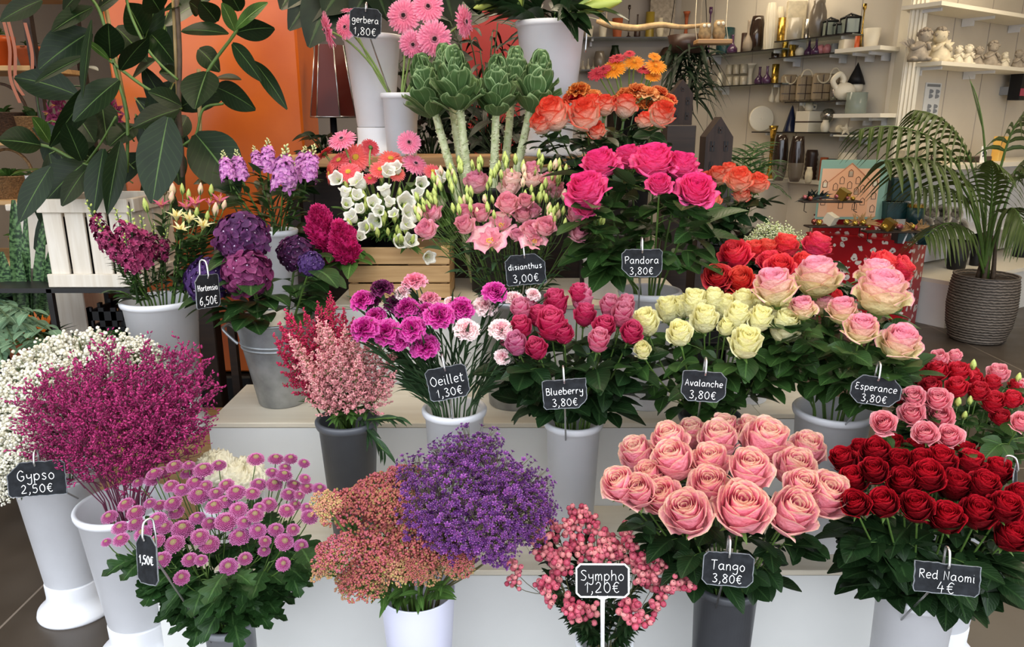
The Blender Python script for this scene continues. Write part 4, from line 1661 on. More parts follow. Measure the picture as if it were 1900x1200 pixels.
pd = variants('hot_pink_rose_bloom', 'pandora', 42, (17, 18), open=.66, H=.72, guard=0, ruffle=.045, outer_w=.8)
bunch('pandora', 'rose', 'rose', 'large hot pink rose', 'Pandora', pd, [
	('front', 2.08, [(1087, 350, 80), (1088, 382, 46), (1223, 341, 48), (1291, 352, 74)]),
	('middle', 2.2, [(1114, 302, 70), (1214, 297, 82), (1264, 306, 66)]),
	('back', 2.34, [(1166, 289, 56), (1240, 300, 50)]),
], face=(.4, .4), leaf_n=7, leaf_L=.092, leaf_mat='rleaf', group='large hot pink roses', stem_r=.0035, lt=(.22, .9))

og = variants('orange_rose_bloom', 'orange', 28, (19, 20), open=.5, H=.9, guard=3)
bunch('orangerose', 'rose', 'rose', 'orange red rose', 'orange', og, [
	('front', 2.58, [(1005, 232, 44), (1027, 216, 66), (1086, 217, 64), (1106, 246, 40), (1227, 215, 52)]),
	('back', 2.74, [(1100, 198, 42), (1122, 198, 40), (1160, 200, 46), (1196, 226, 34)]),
], face=(.35, .35), leaf_n=8, leaf_L=.075, leaf_mat='rleafd', group='large orange red roses', stem_r=.0035, lt=(.0, .85))

so = variants('orange_pink_rose_bloom', 'sunset', 26, (21, 22), open=.5, H=.85, guard=2)
bunch('sunset', 'rose', 'rose', 'orange pink rose', 'black pot', so, [
	('front', 2.6, [(1321, 374, 38), (1371, 336, 52), (1375, 362, 34), (1405, 342, 42)]),
	('back', 2.72, [(1312, 336, 36), (1332, 328, 40), (1352, 318, 34)]),
], face=(.4, .35), leaf_n=7, leaf_L=.065, leaf_mat='rleafd', group='orange pink roses', lt=(.0, .85))

sr = variants('small_red_rose_bloom', 'sprayred', 20, (23, 24), open=.35, H=.85, guard=0)
spk = variants('small_pink_rose_bloom', 'spraypink', 24, (25, 26), open=.38, H=.82, guard=0, outer_w=.85)
bunch('spray', 'spray_rose', 'rose', 'small pink spray rose', 'spray rose', spk, [
	('lowest', 1.60, [(1640, 785, 50), (1717, 805, 50), (1762, 810, 50), (1895, 784, 42)]),
	('middle', 1.68, [(1695, 737, 46), (1740, 742, 50), (1692, 769, 50), (1745, 773, 52)]),
	('upper', 1.86, [(1742, 666, 38), (1772, 661, 28), (1852, 694, 42), (1895, 717, 32)]),
], face=(.2, .6), leaf_n=6, leaf_L=.05, leaf_mat='rleaf', group='small pink spray roses', lt=(.1, .95), stem_r=.002)
bunch('spray', 'spray_rose', 'rose', 'small red spray rose', 'spray rose', sr, [
	('lowest', 1.74, [(1672, 737, 34), (1727, 722, 44), (1775, 721, 44), (1815, 727, 40), (1842, 747, 46), (1857, 776, 38), (1877, 742, 38)]),
	('middle', 1.84, [(1680, 708, 38), (1710, 701, 38), (1777, 694, 46), (1740, 690, 40), (1840, 713, 36), (1886, 720, 34), (1808, 705, 34)]),
	('upper', 1.95, [(1670, 686, 34), (1700, 681, 32), (1722, 672, 32), (1755, 672, 32), (1800, 690, 30)]),
], face=(.5, .4), leaf_n=6, leaf_L=.05, leaf_mat='rleaf', group='small red spray roses', lt=(.1, .9), stem_r=.002)
gb = bud_mesh('rose_bud', [M['budgreen'], G_SEP], .26)
bunch('spray', 'rose_bud_spray', 'rose bud', 'closed green rose bud', 'spray rose', [gb], [
	('lower', 1.72, [(1778, 745, 22), (1790, 770, 20), (1880, 790, 20), (1800, 742, 20)]),
	('upper', 1.86, [(1745, 700, 20), (1806, 676, 22), (1832, 720, 20), (1860, 700, 20), (1876, 712, 22), (1890, 700, 20)]),
], face=(.8, .1), leaf_n=4, leaf_L=.04, sep=0, group='closed rose buds', stem_r=.0013, back=.5)
# ------------------------------------------------------------------ the other cut flowers
def head_pt(px, py, Y, size_px=0):
	pos = P(px, py, Y)
	return pos, size_px / FPX * (Y * CT + (EYE - pos[2]) * ST)


def spray_things(bk, name, cat, desc, place, meshes, pts, k, Yf, Yb, face=(.4, .4), nrow=3, seed=1, headname='bloom', back=.2, low=.15, sep=0.0, leaf_style=None, leaf_n=0, leaf_L=.05, leaf_mat='rleaf', stem_r=.002, stem_mat='stem', group=None, join=.75, lt=(.1, .85), jit=.1, grow=1.0):
	"""several flower heads per cut stem; depth runs from Yf (lowest head) to Yb (highest)"""
	ys = [p[1] for p in pts]
	y0, y1 = min(ys), max(ys)
	gs = cluster(pts, k, seed)
	labs = spot_labels([np.mean([q[:2] for q in g], 0) for g in gs], nrow)
	for g, lb in zip(gs, labs):
		heads = []
		for i, q in enumerate(g):
			Y = Yf + (Yb - Yf) * (y1 - q[1]) / max(1, y1 - y0) + R(-.02, .02)
			pos, sz = head_pt(q[0], q[1], Y, q[2])
			d = face_dir(bk, pos, face[0], face[1], low, jit)
			me = meshes[(q[3] if len(q) > 3 else int(q[0] * 13 + q[1] * 7)) % len(meshes)]
			heads.append((headname, me, pos, d, sz * grow, back, R(0, 6.28)))
		flower(name, f'{desc}, {lb} of the {place} bunch', cat, group, bk, heads, stem_r, stem_mat, leaf_style, leaf_n, leaf_L, leaf_mat, lt, sep, join)


# chrysanthemums -----------------------------------------------------------
MUMS = '600,410,85 660,470,85 665,535,85 585,550,55 745,385,98 745,445,88 787,500,98 760,220,65 835,205,80 690,340,85 825,335,65 880,345,75 950,335,95 970,385,85 865,425,98 905,465,88 1005,475,118 960,558,108 890,645,98 860,545,90 940,240,80 1000,260,85 1075,220,95 1130,240,75 1095,290,112 1180,352,98 1190,280,80 1240,325,85 1085,415,84 1155,445,84 1245,435,118 1100,518,98 1152,560,108 1045,645,84 1108,648,68 1000,745,84 1258,685,98 1318,517,108 1312,370,98 1300,275,104 1245,235,84 1345,440,78 1390,280,80 1425,230,88 1510,230,88 1405,400,90 1420,485,92 1350,640,76 1480,340,90 1430,360,66 1520,480,84 1568,548,98 1455,598,66 1460,545,66 1580,375,84 1590,285,84 1625,345,66 1615,480,70 1560,670,78 1660,570,76 1705,410,90 1690,360,66 1690,250,80 1650,290,56 1620,235,80 1565,180,90 1500,165,70 1680,200,66 1760,255,80 1520,90,84 1600,90,76 1410,90,92 1675,115,64 1570,140,66 960,130,86 1040,125,66 1030,170,76 1120,150,108 1205,125,80 890,160,76 850,170,86'
MUMS = [tuple(float(x) for x in p.split(',')) for p in MUMS.split()]
MUMS = [(a / 2.969, 820 + b / 2.969, c / 2.969) for a, b, c in MUMS]
mm = [mum_mesh('button_mum_bloom', [PT['mum'], M['eyegreen'], G_SEP], s) for s in (1, 2)]
M['mumleaf'] = leafmat('mum_leaf', '#1f3a19', '#3c5a2e', .42, back='#375030')
spray_things('mums', 'chrysanthemum_spray', 'chrysanthemum', 'pink button chrysanthemum spray', 'button chrysanthemum', mm, MUMS, 18, 1.42, 1.72, (.12, .75), 3, 3, leaf_style='lobed', leaf_n=13, leaf_L=.075, leaf_mat='mumleaf', stem_r=.0022, group='pink chrysanthemum sprays', lt=(.14, 1.0), back=.05, low=.2, grow=1.1)

# cream crested heads behind them --------------------------------------------
def crest_mesh(name, mat, seed):
	rs = np.random.default_rng(seed)
	mb = MB()
	nu, nv = 96, 30
	a = np.linspace(0, 2 * np.pi, nu + 1)[None]
	t = np.linspace(0, 1, nv + 1)[:, None]
	r = .5 * np.sin(t * np.pi * .62) ** .7
	z = .34 * np.cos(t * np.pi * .62) + .06
	wr = .045 * np.sin(a * 9 + 7 * np.sin(t * 9 + a * 2)) + .03 * np.sin(a * 21 + t * 31) + .02 * np.sin(a * 5 + t * 17)
	r = r * (1 + wr * 1.2)
	z = z + wr * .9
	v = np.stack([r * np.cos(a), r * np.sin(a) * .9, z + 0 * r], -1)
	mb.add(v.reshape(-1, 3), gridq(nu, nv), uv=np.stack([t + 0 * a, np.clip(.5 + wr * 6, 0, 1)], -1).reshape(-1, 2))
	return mb.mesh(name, mat)


cm = crest_mesh('cream_crest', PT['cream'], 1)
bunch('cream', 'crested_flower', 'flower', 'cream crested flower head', 'cream', [cm], [('only', 1.9, [(395, 862, 80), (452, 880, 92)])], face=(1.0, .2), leaf_style='lance', leaf_n=3, leaf_L=.06, sep=0, back=.2, group='cream crested flowers', stem_r=.005)

# stonecrop and waxflower in the lilac bucket -----------------------------------
sd = [cluster_dome_mesh('stonecrop_head', [PT['sedum'], M['stem']], s, 900, .5, .2, .019) for s in (1, 2, 3)]
SED = [(650, 920, 130), (720, 950, 140), (790, 985, 120), (690, 1000, 120), (745, 1010, 110), (615, 1010, 90), (660, 1065, 96), (850, 1030, 70), (775, 1050, 60), (700, 880, 110), (745, 865, 80), (620, 930, 60), (810, 1000, 90), (735, 915, 110)]
PT['sedumg'] = petal('young_stonecrop_floret', '#a3a15a', '#b58a62', '#b8766a', var=.1, trans=.1)
sg_ = [cluster_dome_mesh('young_stonecrop_head', [PT['sedumg'], M['stem']], s, 600, .5, .2, .024) for s in (4, 5)]
bunch('sedum', 'stonecrop', 'stonecrop', 'yellowish young stonecrop head', 'stonecrop', sg_, [('fringe', 1.42, [(598, 1040, 70), (690, 1070, 70), (735, 1045, 80), (800, 1045, 70), (600, 930, 64), (855, 1040, 60), (640, 1075, 60)])], face=(.3, .5), leaf_style='lance', leaf_n=3, leaf_L=.06, leaf_mat='lleaf', sep=0, back=.35, group='young stonecrop heads', stem_r=.0025, headname='flower_head', lt=(0, .5), jit=.2)
bunch('sedum', 'stonecrop', 'stonecrop', 'dusty pink stonecrop head', 'stonecrop', sd, [
	('lowest', 1.40, [SED[5], SED[6], SED[7], SED[8]]), ('middle', 1.46, [SED[3], SED[4], SED[2], SED[12]]), ('upper', 1.55, [SED[0], SED[1], SED[11], SED[13]]), ('back', 1.68, [SED[9], SED[10]])],
	face=(.5, .4), leaf_style='lance', leaf_n=3, leaf_L=.06, leaf_mat='lleaf', sep=0, back=.35, group='stonecrop heads', stem_r=.003, headname='flower_head', lt=(0, .5), jit=.15)


def wax_mesh(name, mats, seed, n=64, bits=FL5, sc=.047):
	"""airy spray of small waxy cups on wiry twigs, root at 0, about 1 high"""
	rs = np.random.default_rng(seed)
	mb = MB()
	pos, d = [], []
	for k in range(n):
		a = k * 2.39996 + rs.uniform(-.4, .4)
		r = .42 * math.sqrt(rs.uniform(.02, 1))
		h = rs.uniform(.45, 1.0) * (1 - .35 * r)
		p = np.array([r * math.cos(a), r * math.sin(a), h])
		path = bez((0, 0, rs.uniform(0, .35)), (p[0] * .3, p[1] * .3, h * .6), p, 5)
		tube(mb, path, .004, 3, 1, cap=False)
		for j in range(4):
			o = rs.normal(0, .055, 3)
			q = p + o
			tube(mb, [path[3], q], .003, 3, 1, cap=False)
			pos.append(q)
			d.append(nrm(o * 6 + np.array([p[0], p[1], .6])))
	pos, d = np.array(pos), np.array(d)
	m = len(pos)
	uo = np.stack([rs.uniform(0, 1, m), np.zeros(m)], -1)
	v, q, u = bits
	v = v.copy()
	v[:, 2] += .55 * np.hypot(v[:, 0], v[:, 1]) ** 2
	mb.many(v, mats34(pos, d, sc * rs.uniform(.6, 1.1, m)), q, uv=u, uvo=uo)
	vb, fb = ICO0
	mb.many(vb * .017, mats34(pos + d * .012, d, 1), tris=fb, mi=2)
	return mb.mesh(name, mats)


M['twig'] = plain('brown_green_twig', '#5d5a34', .6)
M['waxeye'] = plain('waxflower_eye', '#4a1f5e', .5)
wx = [wax_mesh('waxflower_spray', [PT['wax'], M['twig'], M['waxeye']], s) for s in (1, 2, 3)]


def sprays(bk, name, cat, desc, place, meshes, items, head, group, back=.85, stem_r=.002, stem_mat='stem', leaf_style=None, leaf_n=0, leaf_L=.04, leaf_mat='rleaf', mixcam=.15, spread=.7, nrow=3, lt=(.1, .8), lowd=.2, up=.0):
	"""items: px, py, size_px, Y of spray tips"""
	labs = spot_labels([q[:2] for q in items], nrow)
	for it, lb in zip(items, labs):
		pos, sz = head_pt(it[0], it[1], it[3], it[2])
		d = nrm(nrm(pos - (axis_of(bk) - np.array([0, 0, lowd]))) + nrm(CAM - pos) * mixcam + np.array([0, 0, up]))
		flower(name, f'{desc}, {lb} of the {place} bunch', cat, group, bk, [(head, meshes[int(it[0] * 3 + it[1]) % len(meshes)], pos, d, sz, back, R(0, 6.28))], stem_r, stem_mat, leaf_style, leaf_n, leaf_L, leaf_mat, lt)


sprays('sedum', 'waxflower', 'waxflower', 'purple waxflower spray', 'waxflower', wx, [
	(785, 870, 120, 1.60), (840, 900, 150, 1.52), (795, 935, 130, 1.47), (860, 965, 140, 1.44), (900, 860, 130, 1.62), (885, 815, 120, 1.68), (940, 870, 130, 1.58), (955, 925, 140, 1.5), (915, 975, 130, 1.44), (985, 890, 110, 1.6), (985, 960, 110, 1.5), (835, 830, 90, 1.7), (930, 1005, 90, 1.42), (1005, 925, 90, 1.55), (830, 985, 90, 1.42)], 'spray', 'purple waxflower sprays', stem_r=.0018, stem_mat='twig', back=.8, mixcam=.35)

# snowberries -----------------------------------------------------------------
def berry_mesh(name, mats, seed, n=9):
	rs = np.random.default_rng(seed)
	mb = MB()
	pos = []
	for k in range(n):
		for _ in range(30):
			p = rs.normal(0, .22, 3) * np.array([.8, .8, 1.1])
			if all(np.linalg.norm(p - q) > .24 for q in pos):
				break
		pos.append(p)
		tube(mb, [(0, 0, -.5 + .1 * k / n), p * .8], .02, 3, 1, cap=False)
		blob(mb, p, .155 * rs.uniform(.8, 1.1), 2 if k < 5 else 1, 0, uv=(rs.uniform(0, 1), .5))
		blob(mb, p + nrm(p + np.array([0, 0, .4])) * .15, .028, 0, 2)
	tube(mb, [(0, 0, -.7), (0, 0, -.3)], .03, 4, 1)
	return mb.mesh(name, mats)


bm = [berry_mesh('berry_cluster', [PT['berry'], M['twig'], M['eyedark']], s, 8 + s) for s in (1, 2, 3, 4)]
BER = []
rs_ = np.random.default_rng(5)
for (x0, y0, n, sx, sy) in ((1020, 960, 9, 30, 22), (1090, 960, 10, 40, 24), (1170, 985, 10, 45, 26), (1030, 1030, 9, 28, 32), (1225, 1050, 8, 40, 20), (1190, 1030, 7, 30, 25), (1080, 1010, 8, 40, 25), (1060, 1120, 7, 28, 20), (1150, 1130, 7, 40, 25), (950, 1045, 4, 14, 26), (1265, 1070, 4, 16, 12), (1220, 1120, 4, 30, 18), (1135, 1020, 6, 40, 20), (1010, 1090, 5, 24, 22)):
	for k in range(int(n * .72)):
		BER.append((float(np.clip(x0 + rs_.normal(0, sx * .6), 933, 1284)), float(np.clip(y0 + rs_.normal(0, sy * .6), 925, 1165)), rs_.uniform(32, 46)))
BER = [b_ for b_ in BER if not (1066 < b_[0] < 1172 and 1040 < b_[1] < 1112)]
spray_things('berries', 'snowberry_branch', 'snowberry branch', 'pink snowberry branch', 'snowberry', bm, BER, 17, 1.40, 1.62, (.3, .4), 3, 2, 'berry_cluster', .45, .15, leaf_style='lance', leaf_n=44, leaf_L=.044, leaf_mat='rleafd', stem_r=.0014, stem_mat='twig', group='pink snowberry branches', join=.82, lt=(.0, 1))

# astilbe ----------------------------------------------------------------------
ap = [plume_mesh('astilbe_plume', [PT['astpink'], M['stem']], s) for s in (1, 2)]
ar = [plume_mesh('crimson_astilbe_plume', [PT['astred'], M['stem']], s, W=.26) for s in (3, 4)]


def plumes(bk, name, cat, desc, place, meshes, items, group, nrow, head='plume', leaf_style='lance', leaf_n=3, leaf_L=.05, leaf_mat='lleaf', bend=.5, stem_r=.002, wid=1.0, lt=(.3, .9)):
	"""items: tip px,py, base px,py, Y tip, Y base"""
	labs = spot_labels([q[:2] for q in items], nrow)
	for it, lb in zip(items, labs):
		tip, base = P(it[0], it[1], it[4]), P(it[2], it[3], it[5])
		L = np.linalg.norm(tip - base)
		flower(name, f'{desc}, {lb} of the {place} bunch', cat, group, bk, [(head, meshes[int(it[0] + it[1]) % len(meshes)], base, tip - base, L * wid, 0, R(0, 6.28))], stem_r, 'stem', leaf_style, leaf_n, leaf_L, leaf_mat, lt)


plumes('astilbe', 'astilbe', 'astilbe', 'crimson astilbe plume', 'crimson astilbe', ar, [
	(509, 622, 575, 735, 1.9, 1.95), (518, 600, 590, 715, 1.95, 1.97), (530, 574, 590, 690, 1.99, 1.99), (563, 574, 605, 680, 2.02, 2.0), (612, 542, 620, 665, 2.04, 2.0), (638, 572, 635, 680, 2.02, 2.0), (590, 560, 610, 670, 2.05, 2.0), (545, 640, 600, 745, 1.92, 1.94), (655, 590, 640, 690, 2.02, 2.0)], 'crimson astilbe plumes', 2)
plumes('astilbe', 'astilbe', 'astilbe', 'pale pink astilbe plume', 'pink astilbe', ap, [
	(538, 622, 615, 745, 1.86, 1.92), (588, 590, 625, 715, 1.9, 1.94), (606, 598, 636, 735, 1.86, 1.92), (640, 604, 645, 725, 1.87, 1.92), (662, 620, 652, 740, 1.86, 1.92), (712, 628, 670, 735, 1.9, 1.93), (740, 645, 680, 745, 1.9, 1.93), (690, 612, 660, 720, 1.92, 1.94), (560, 665, 622, 755, 1.83, 1.9), (590, 650, 632, 752, 1.81, 1.9), (625, 645, 640, 762, 1.8, 1.89), (665, 660, 655, 762, 1.82, 1.9), (575, 700, 625, 770, 1.81, 1.9), (735, 690, 685, 760, 1.86, 1.92)], 'pale pink astilbe plumes', 3, leaf_n=4)

M['gstem'] = plain('grey_green_stem', '#3f5736', .5)
# carnations ---------------------------------------------------------------------
cmesh = {k: [carnation_mesh(k + '_carnation', PT[k], s) for s in (1, 2)] for k in ('carn', 'carnpale', 'carnpink', 'carndark', 'carnorange', 'carnapricot')}
kw = dict(leaf_style='grass', leaf_n=17, leaf_L=.11, leaf_mat='gleaf', sep=.9, stem_r=.0026, back=.25, stem_mat='gstem', lt=(.05, .9), headname='bloom')
bunch('oeillet', 'carnation', 'carnation', 'magenta carnation', 'Oeillet', cmesh['carn'], [
	('lower', 1.83, [(671, 601, 58), (713, 608, 58), (738, 624, 46), (761, 602, 54), (787, 634, 56), (815, 576, 60)]),
	('upper', 1.93, [(669, 549, 48), (692, 580, 46), (752, 563, 50), (790, 568, 40), (857, 564, 52), (920, 534, 50)])], face=(.15, .5), group='magenta carnations', grow=1.05, **kw)
bunch('oeillet', 'carnation', 'carnation', 'pale pink carnation', 'Oeillet', cmesh['carnpale'], [
	('lower', 1.82, [(866, 604, 52), (930, 604, 50), (934, 658, 34)]),
	('upper', 1.95, [(745, 537, 34), (780, 574, 34), (902, 560, 50), (958, 550, 42), (992, 542, 30), (838, 556, 30)])], face=(.15, .5), group='pale pink carnations', **kw)
bunch('oeillet', 'carnation', 'carnation', 'rose pink carnation', 'Oeillet', cmesh['carnpink'], [('top', 1.97, [(768, 513, 52), (797, 547, 42)])], face=(.5, .3), group='rose pink carnations', **kw)
bunch('oeillet', 'carnation', 'carnation', 'dark plum carnation', 'Oeillet', cmesh['carndark'], [('top', 1.95, [(706, 526, 48), (731, 556, 46), (688, 553, 36)])], face=(.4, .4), group='dark plum carnations', **kw)
kw.update(leaf_n=3, leaf_L=.08)
bunch('orangerose', 'carnation', 'carnation', 'orange red carnation', 'orange', cmesh['carnorange'], [('upper', 2.9, [(1073, 158, 36), (1064, 174, 40), (1147, 182, 36), (1165, 168, 38), (1185, 160, 38), (1225, 165, 34), (1205, 190, 34), (1243, 178, 26)])], face=(.3, .4), grow=1.35, group='orange red carnations', **kw)
bunch('orangerose', 'carnation', 'carnation', 'apricot carnation', 'orange', cmesh['carnapricot'], [('upper', 2.88, [(1098, 170, 30), (1118, 180, 28), (1207, 166, 36), (1237, 185, 30)])], face=(.4, .3), grow=1.35, group='apricot carnations', **kw)

M['lstem'] = plain('light_green_stem', '#7d9650', .45, noise=.1)
gp = [gerbera_mesh('pink_gerbera_bloom', [PT['gerb'], PT['gerb'], M['eyedark'], M['stem']], s) for s in (1, 2)]
gc = [gerbera_mesh('coral_gerbera_bloom', [PT['gerbcoral'], M['gold'], M['gold'], M['stem']], s, False) for s in (3, 4)]
go = [gerbera_mesh('orange_gerbera_bloom', [PT['gerborange'], PT['gerborange'], M['gold'], M['stem']], 5, False)]
gr = [gerbera_mesh('red_gerbera_bloom', [PT['gerbred'], PT['gerbred'], M['eyedark'], M['stem']], 6)]
GD = {(606, 56): (-1.0, -.45, -.25), (641, 50): (-.4, -.9, .1), (749, 29): (-.1, -1, .1), (794, 12): (.2, -1, .2), (806, 72): (.25, -1, -.1), (766, 82): (.1, -1, -.3), (863, 40): (1.0, -.5, 0), (648, 18): (0, -.3, 1)}
kw = dict(leaf_style=None, leaf_n=0, sep=0, back=0.0, dirs=None)
bunch('gerbera', 'gerbera', 'gerbera', 'pink gerbera', 'gerbera', gp, [('lower', 2.88, [(606, 56, 66), (641, 50, 46), (806, 72, 66), (766, 82, 52)]), ('upper', 2.98, [(648, 18, 34), (749, 29, 64), (794, 12, 60), (863, 40, 60)])], stem_r=.0042, stem_mat='lstem', group='pink gerberas on the stand', **{**kw, 'dirs': GD})


CD = {(634, 258): (-.1, -.5, .6), (759, 264): (.1, -.9, .3), (771, 303): (0, -1, .2), (660, 292): (0, -.9, .45), (601, 284): (-.6, .1, .7), (611, 322): (-1, -.6, .1), (688, 273): (.3, .8, .5)}
bunch('coralgerbera', 'gerbera', 'gerbera', 'coral gerbera', 'coral gerbera', gc, [('lower', 2.7, [(611, 322, 42), (646, 319, 48), (705, 314, 40), (686, 331, 30), (803, 318, 36), (736, 322, 34)]), ('upper', 2.8, [(601, 284, 46), (629, 297, 46), (660, 292, 58), (725, 294, 48), (688, 273, 38)])], face=(.2, .6), stem_r=.004, stem_mat='lstem', group='coral gerberas', **{**kw, 'dirs': CD})
bunch('coralgerbera', 'gerbera', 'gerbera', 'pink dark-eyed gerbera', 'coral gerbera', gp, [('upper', 2.74, [(634, 258, 54), (759, 264, 46), (771, 304, 52)])], face=(.2, .6), stem_r=.004, stem_mat='lstem', group='pink gerberas among coral ones', **{**kw, 'dirs': CD})
bucket('harvest', 1170, 200, 3.15, 90, .896, 'black bucket of orange and red gerberas behind the orange roses', 'black', taper=.8)
bunch('harvest', 'gerbera', 'gerbera', 'orange gerbera', 'autumn', go, [('middle', 3.0, [(1139, 127, 38), (1177, 115, 32), (1217, 122, 34), (1215, 104, 20), (1212, 140, 26)])], face=(.2, .5), grow=1.25, stem_r=.004, stem_mat='lstem', group='orange gerberas', **kw)
bunch('harvest', 'gerbera', 'gerbera', 'red gerbera', 'autumn', gr, [('middle', 3.02, [(1145, 107, 28), (1109, 135, 32), (1168, 99, 18), (1120, 128, 24), (1195, 128, 24)])], face=(.4, .3), grow=1.25, stem_r=.004, stem_mat='lstem', group='red gerberas', **kw)

# lisianthus ------------------------------------------------------------------
lm = [rose_mesh('lisianthus_bloom', PT['lisi'], 16, .45, .8, s, ruffle=.05, guard=0, tight=.2) for s in (1, 2)] + [cup_flower('pale_lisianthus_bloom', [PT['lisipale'], M['gold']], 10, .4, .8, 3, .04), cup_flower('open_lisianthus_bloom', [PT['lisi'], M['gold']], 7, .95, .55, 4, .05)]
lb = [bud_mesh('lisianthus_bud', [M['budgreen'], M['stem']], .22), bud_mesh('pink_lisianthus_bud', [M['budpink'], M['stem']], .26)]
lw = dict(leaf_style='lance', leaf_n=6, leaf_L=.062, leaf_mat='gleaf', group='pink lisianthus stems', stem_r=.0018, sep=.7, back=.4, lt=(0, .8))
bunch('lisianthus', 'lisianthus', 'lisianthus', 'pink lisianthus', 'lisianthus', lm, [
	('lowest', 2.12, [(792, 428, 36, 0), (862, 419, 34, 1), (906, 441, 50, 3), (985, 428, 34, 1), (992, 444, 34, 3), (1012, 422, 36, 1), (1073, 432, 36, 0), (958, 437, 22, 0)]),
	('middle', 2.2, [(803, 397, 34, 0), (863, 394, 26, 1), (892, 397, 34, 1), (929, 412, 40, 3), (942, 379, 38, 0), (972, 400, 30, 1), (990, 393, 26, 0), (1068, 398, 36, 1), (974, 374, 26, 0)]),
	('upper', 2.32, [(885, 340, 42, 0), (945, 350, 40, 2), (947, 331, 40, 2), (986, 333, 38, 2), (1018, 337, 30, 1), (1030, 354, 32, 0), (986, 315, 26, 0)])], face=(.25, .5), grow=1.2, **lw)
BUD = []
for (x, y, n) in ((830, 330, 5), (850, 310, 5), (880, 312, 6), (918, 335, 4), (945, 305, 4), (1000, 300, 6), (1030, 318, 6), (1048, 325, 4), (1005, 350, 4), (975, 352, 4), (1025, 390, 6), (1040, 405, 5), (780, 378, 5), (800, 365, 5), (905, 382, 5), (790, 390, 3), (832, 345, 4), (810, 345, 5), (1105, 415, 3), (880, 380, 4), (862, 365, 4), (925, 318, 4), (960, 320, 4), (1060, 350, 3), (845, 385, 3), (1000, 375, 3), (780, 405, 3)):
	for k in range(n):
		BUD.append((x + R(-14, 14), y + R(-16, 16), R(16, 24), 0 if R(0, 1) < .85 else 1))
spray_things('lisianthus', 'lisianthus_bud_spray', 'lisianthus', 'green lisianthus bud stem', 'lisianthus', lb, BUD, 22, 2.12, 2.38, (1.1, .15), 3, 4, 'bud', .5, .25, leaf_style='lance', leaf_n=4, leaf_L=.05, leaf_mat='gleaf', stem_r=.0016, group='lisianthus bud stems', join=.85)

# bellflowers, celosia in the wooden crate --------------------------------------
def open_crate(name, label, x0, x1, y0, y1, z0, z1, mat, n=3, cat='crate'):
	t = thing(name, label, cat, ((x0 + x1) / 2, (y0 + y1) / 2, z0))
	mb = MB()
	box(mb, x0, x1, y0, y1, z0, z0 + .012)
	mb.build('bottom', M[mat], t, False)
	for a in ((x0, x1, y0, y0 + .012), (x0, x1, y1 - .012, y1), (x0, x0 + .012, y0 + .012, y1 - .012), (x1 - .012, x1, y0 + .012, y1 - .012)):
		mb = MB()
		hh = (z1 - z0) / n
		for i in range(n):
			box(mb, *a, z0 + i * hh + .003, z0 + (i + 1) * hh - .003, bev=.002)
		mb.build('side', M[mat], t, False)
	for xx in (x0 + .012, x1 - .03):
		for yy in (y0 + .012, y1 - .03):
			mb = MB()
			box(mb, xx, xx + .018, yy, yy + .018, z0 + .012, z1)
			mb.build('corner_post', M[mat], t, False)
	return t


xc0, xc1 = P(646, 500, 2.55)[0], P(835, 500, 2.55)[0]
open_crate('wooden_crate', 'honey coloured wooden crate on upper step below the white bellflowers', xc0, xc1, 2.54, 2.76, .896, 1.09, 'pine')
for key, px, lab in (('bell', 730, 'black nursery pot of white bellflowers inside the wooden crate'), ('celosia', 672, 'black nursery pot of crimson celosia inside the wooden crate')):
	c = P(px, 500, 2.65)
	bucket_at(key, c[0], 2.65, .912, 1.12, .062, lab, 'black', taper=.8, name='nursery_pot', group='nursery pots in the crate')
bl = [bell_mesh('bellflower_bell', [PT['bell'], M['budgreen'], M['stem']], s) for s in (1,)]
BELL = '965,355,28 1090,370,34 1260,310,28 1310,290,26 1245,420,28 1460,380,26 1575,340,30 1175,495,28 1365,495,38 1020,500,24 1050,575,28 1190,600,32 1130,640,26 1370,620,30 1380,550,30 1330,725,28 1390,720,30 1500,810,26 1080,450,24 1270,490,22 1100,690,20 1010,430,24 1440,440,24 1210,540,24 1300,560,22 1100,530,22 1420,580,22 1020,640,20'
BELL = [(320 + float(a) / 3.157, 220 + float(b) / 3.157, float(c)) for a, b, c in (p.split(',') for p in BELL.split())]
spray_things('bell', 'bellflower', 'bellflower', 'white bellflower stem', 'bellflower', bl, BELL, 9, 2.42, 2.66, (-.15, .6), 3, 6, 'bell', .55, .2, leaf_style='lance', leaf_n=12, leaf_L=.055, leaf_mat='lleaf', stem_r=.003, group='white bellflower stems', lt=(.0, 1.0), jit=.45, grow=1.0)
BB = [(640 + R(0, 170), 330 + R(0, 120), R(14, 24)) for k in range(44)]
spray_things('bell', 'bellflower_bud_spray', 'bellflower', 'green bellflower bud stem', 'bellflower', lb[:1], BB, 7, 2.46, 2.7, (.9, .2), 2, 7, 'bud', .5, .2, leaf_style='lance', leaf_n=10, leaf_L=.05, leaf_mat='lleaf', stem_r=.002, group='bellflower bud stems', join=.85)
cmh = [cockscomb_mesh('celosia_plume', [PT['celosia']], s) for s in (1, 2)]
plumes('celosia', 'celosia', 'celosia', 'crimson celosia plume', 'celosia', cmh, [(583, 372, 610, 462, 2.42, 2.46), (622, 402, 650, 484, 2.38, 2.44), (612, 440, 618, 488, 2.44, 2.47)], 'crimson celosia plumes', 1, leaf_style='broad', leaf_n=8, leaf_L=.075, leaf_mat='lleaf', stem_r=.0035, lt=(.2, .98), wid=.84)

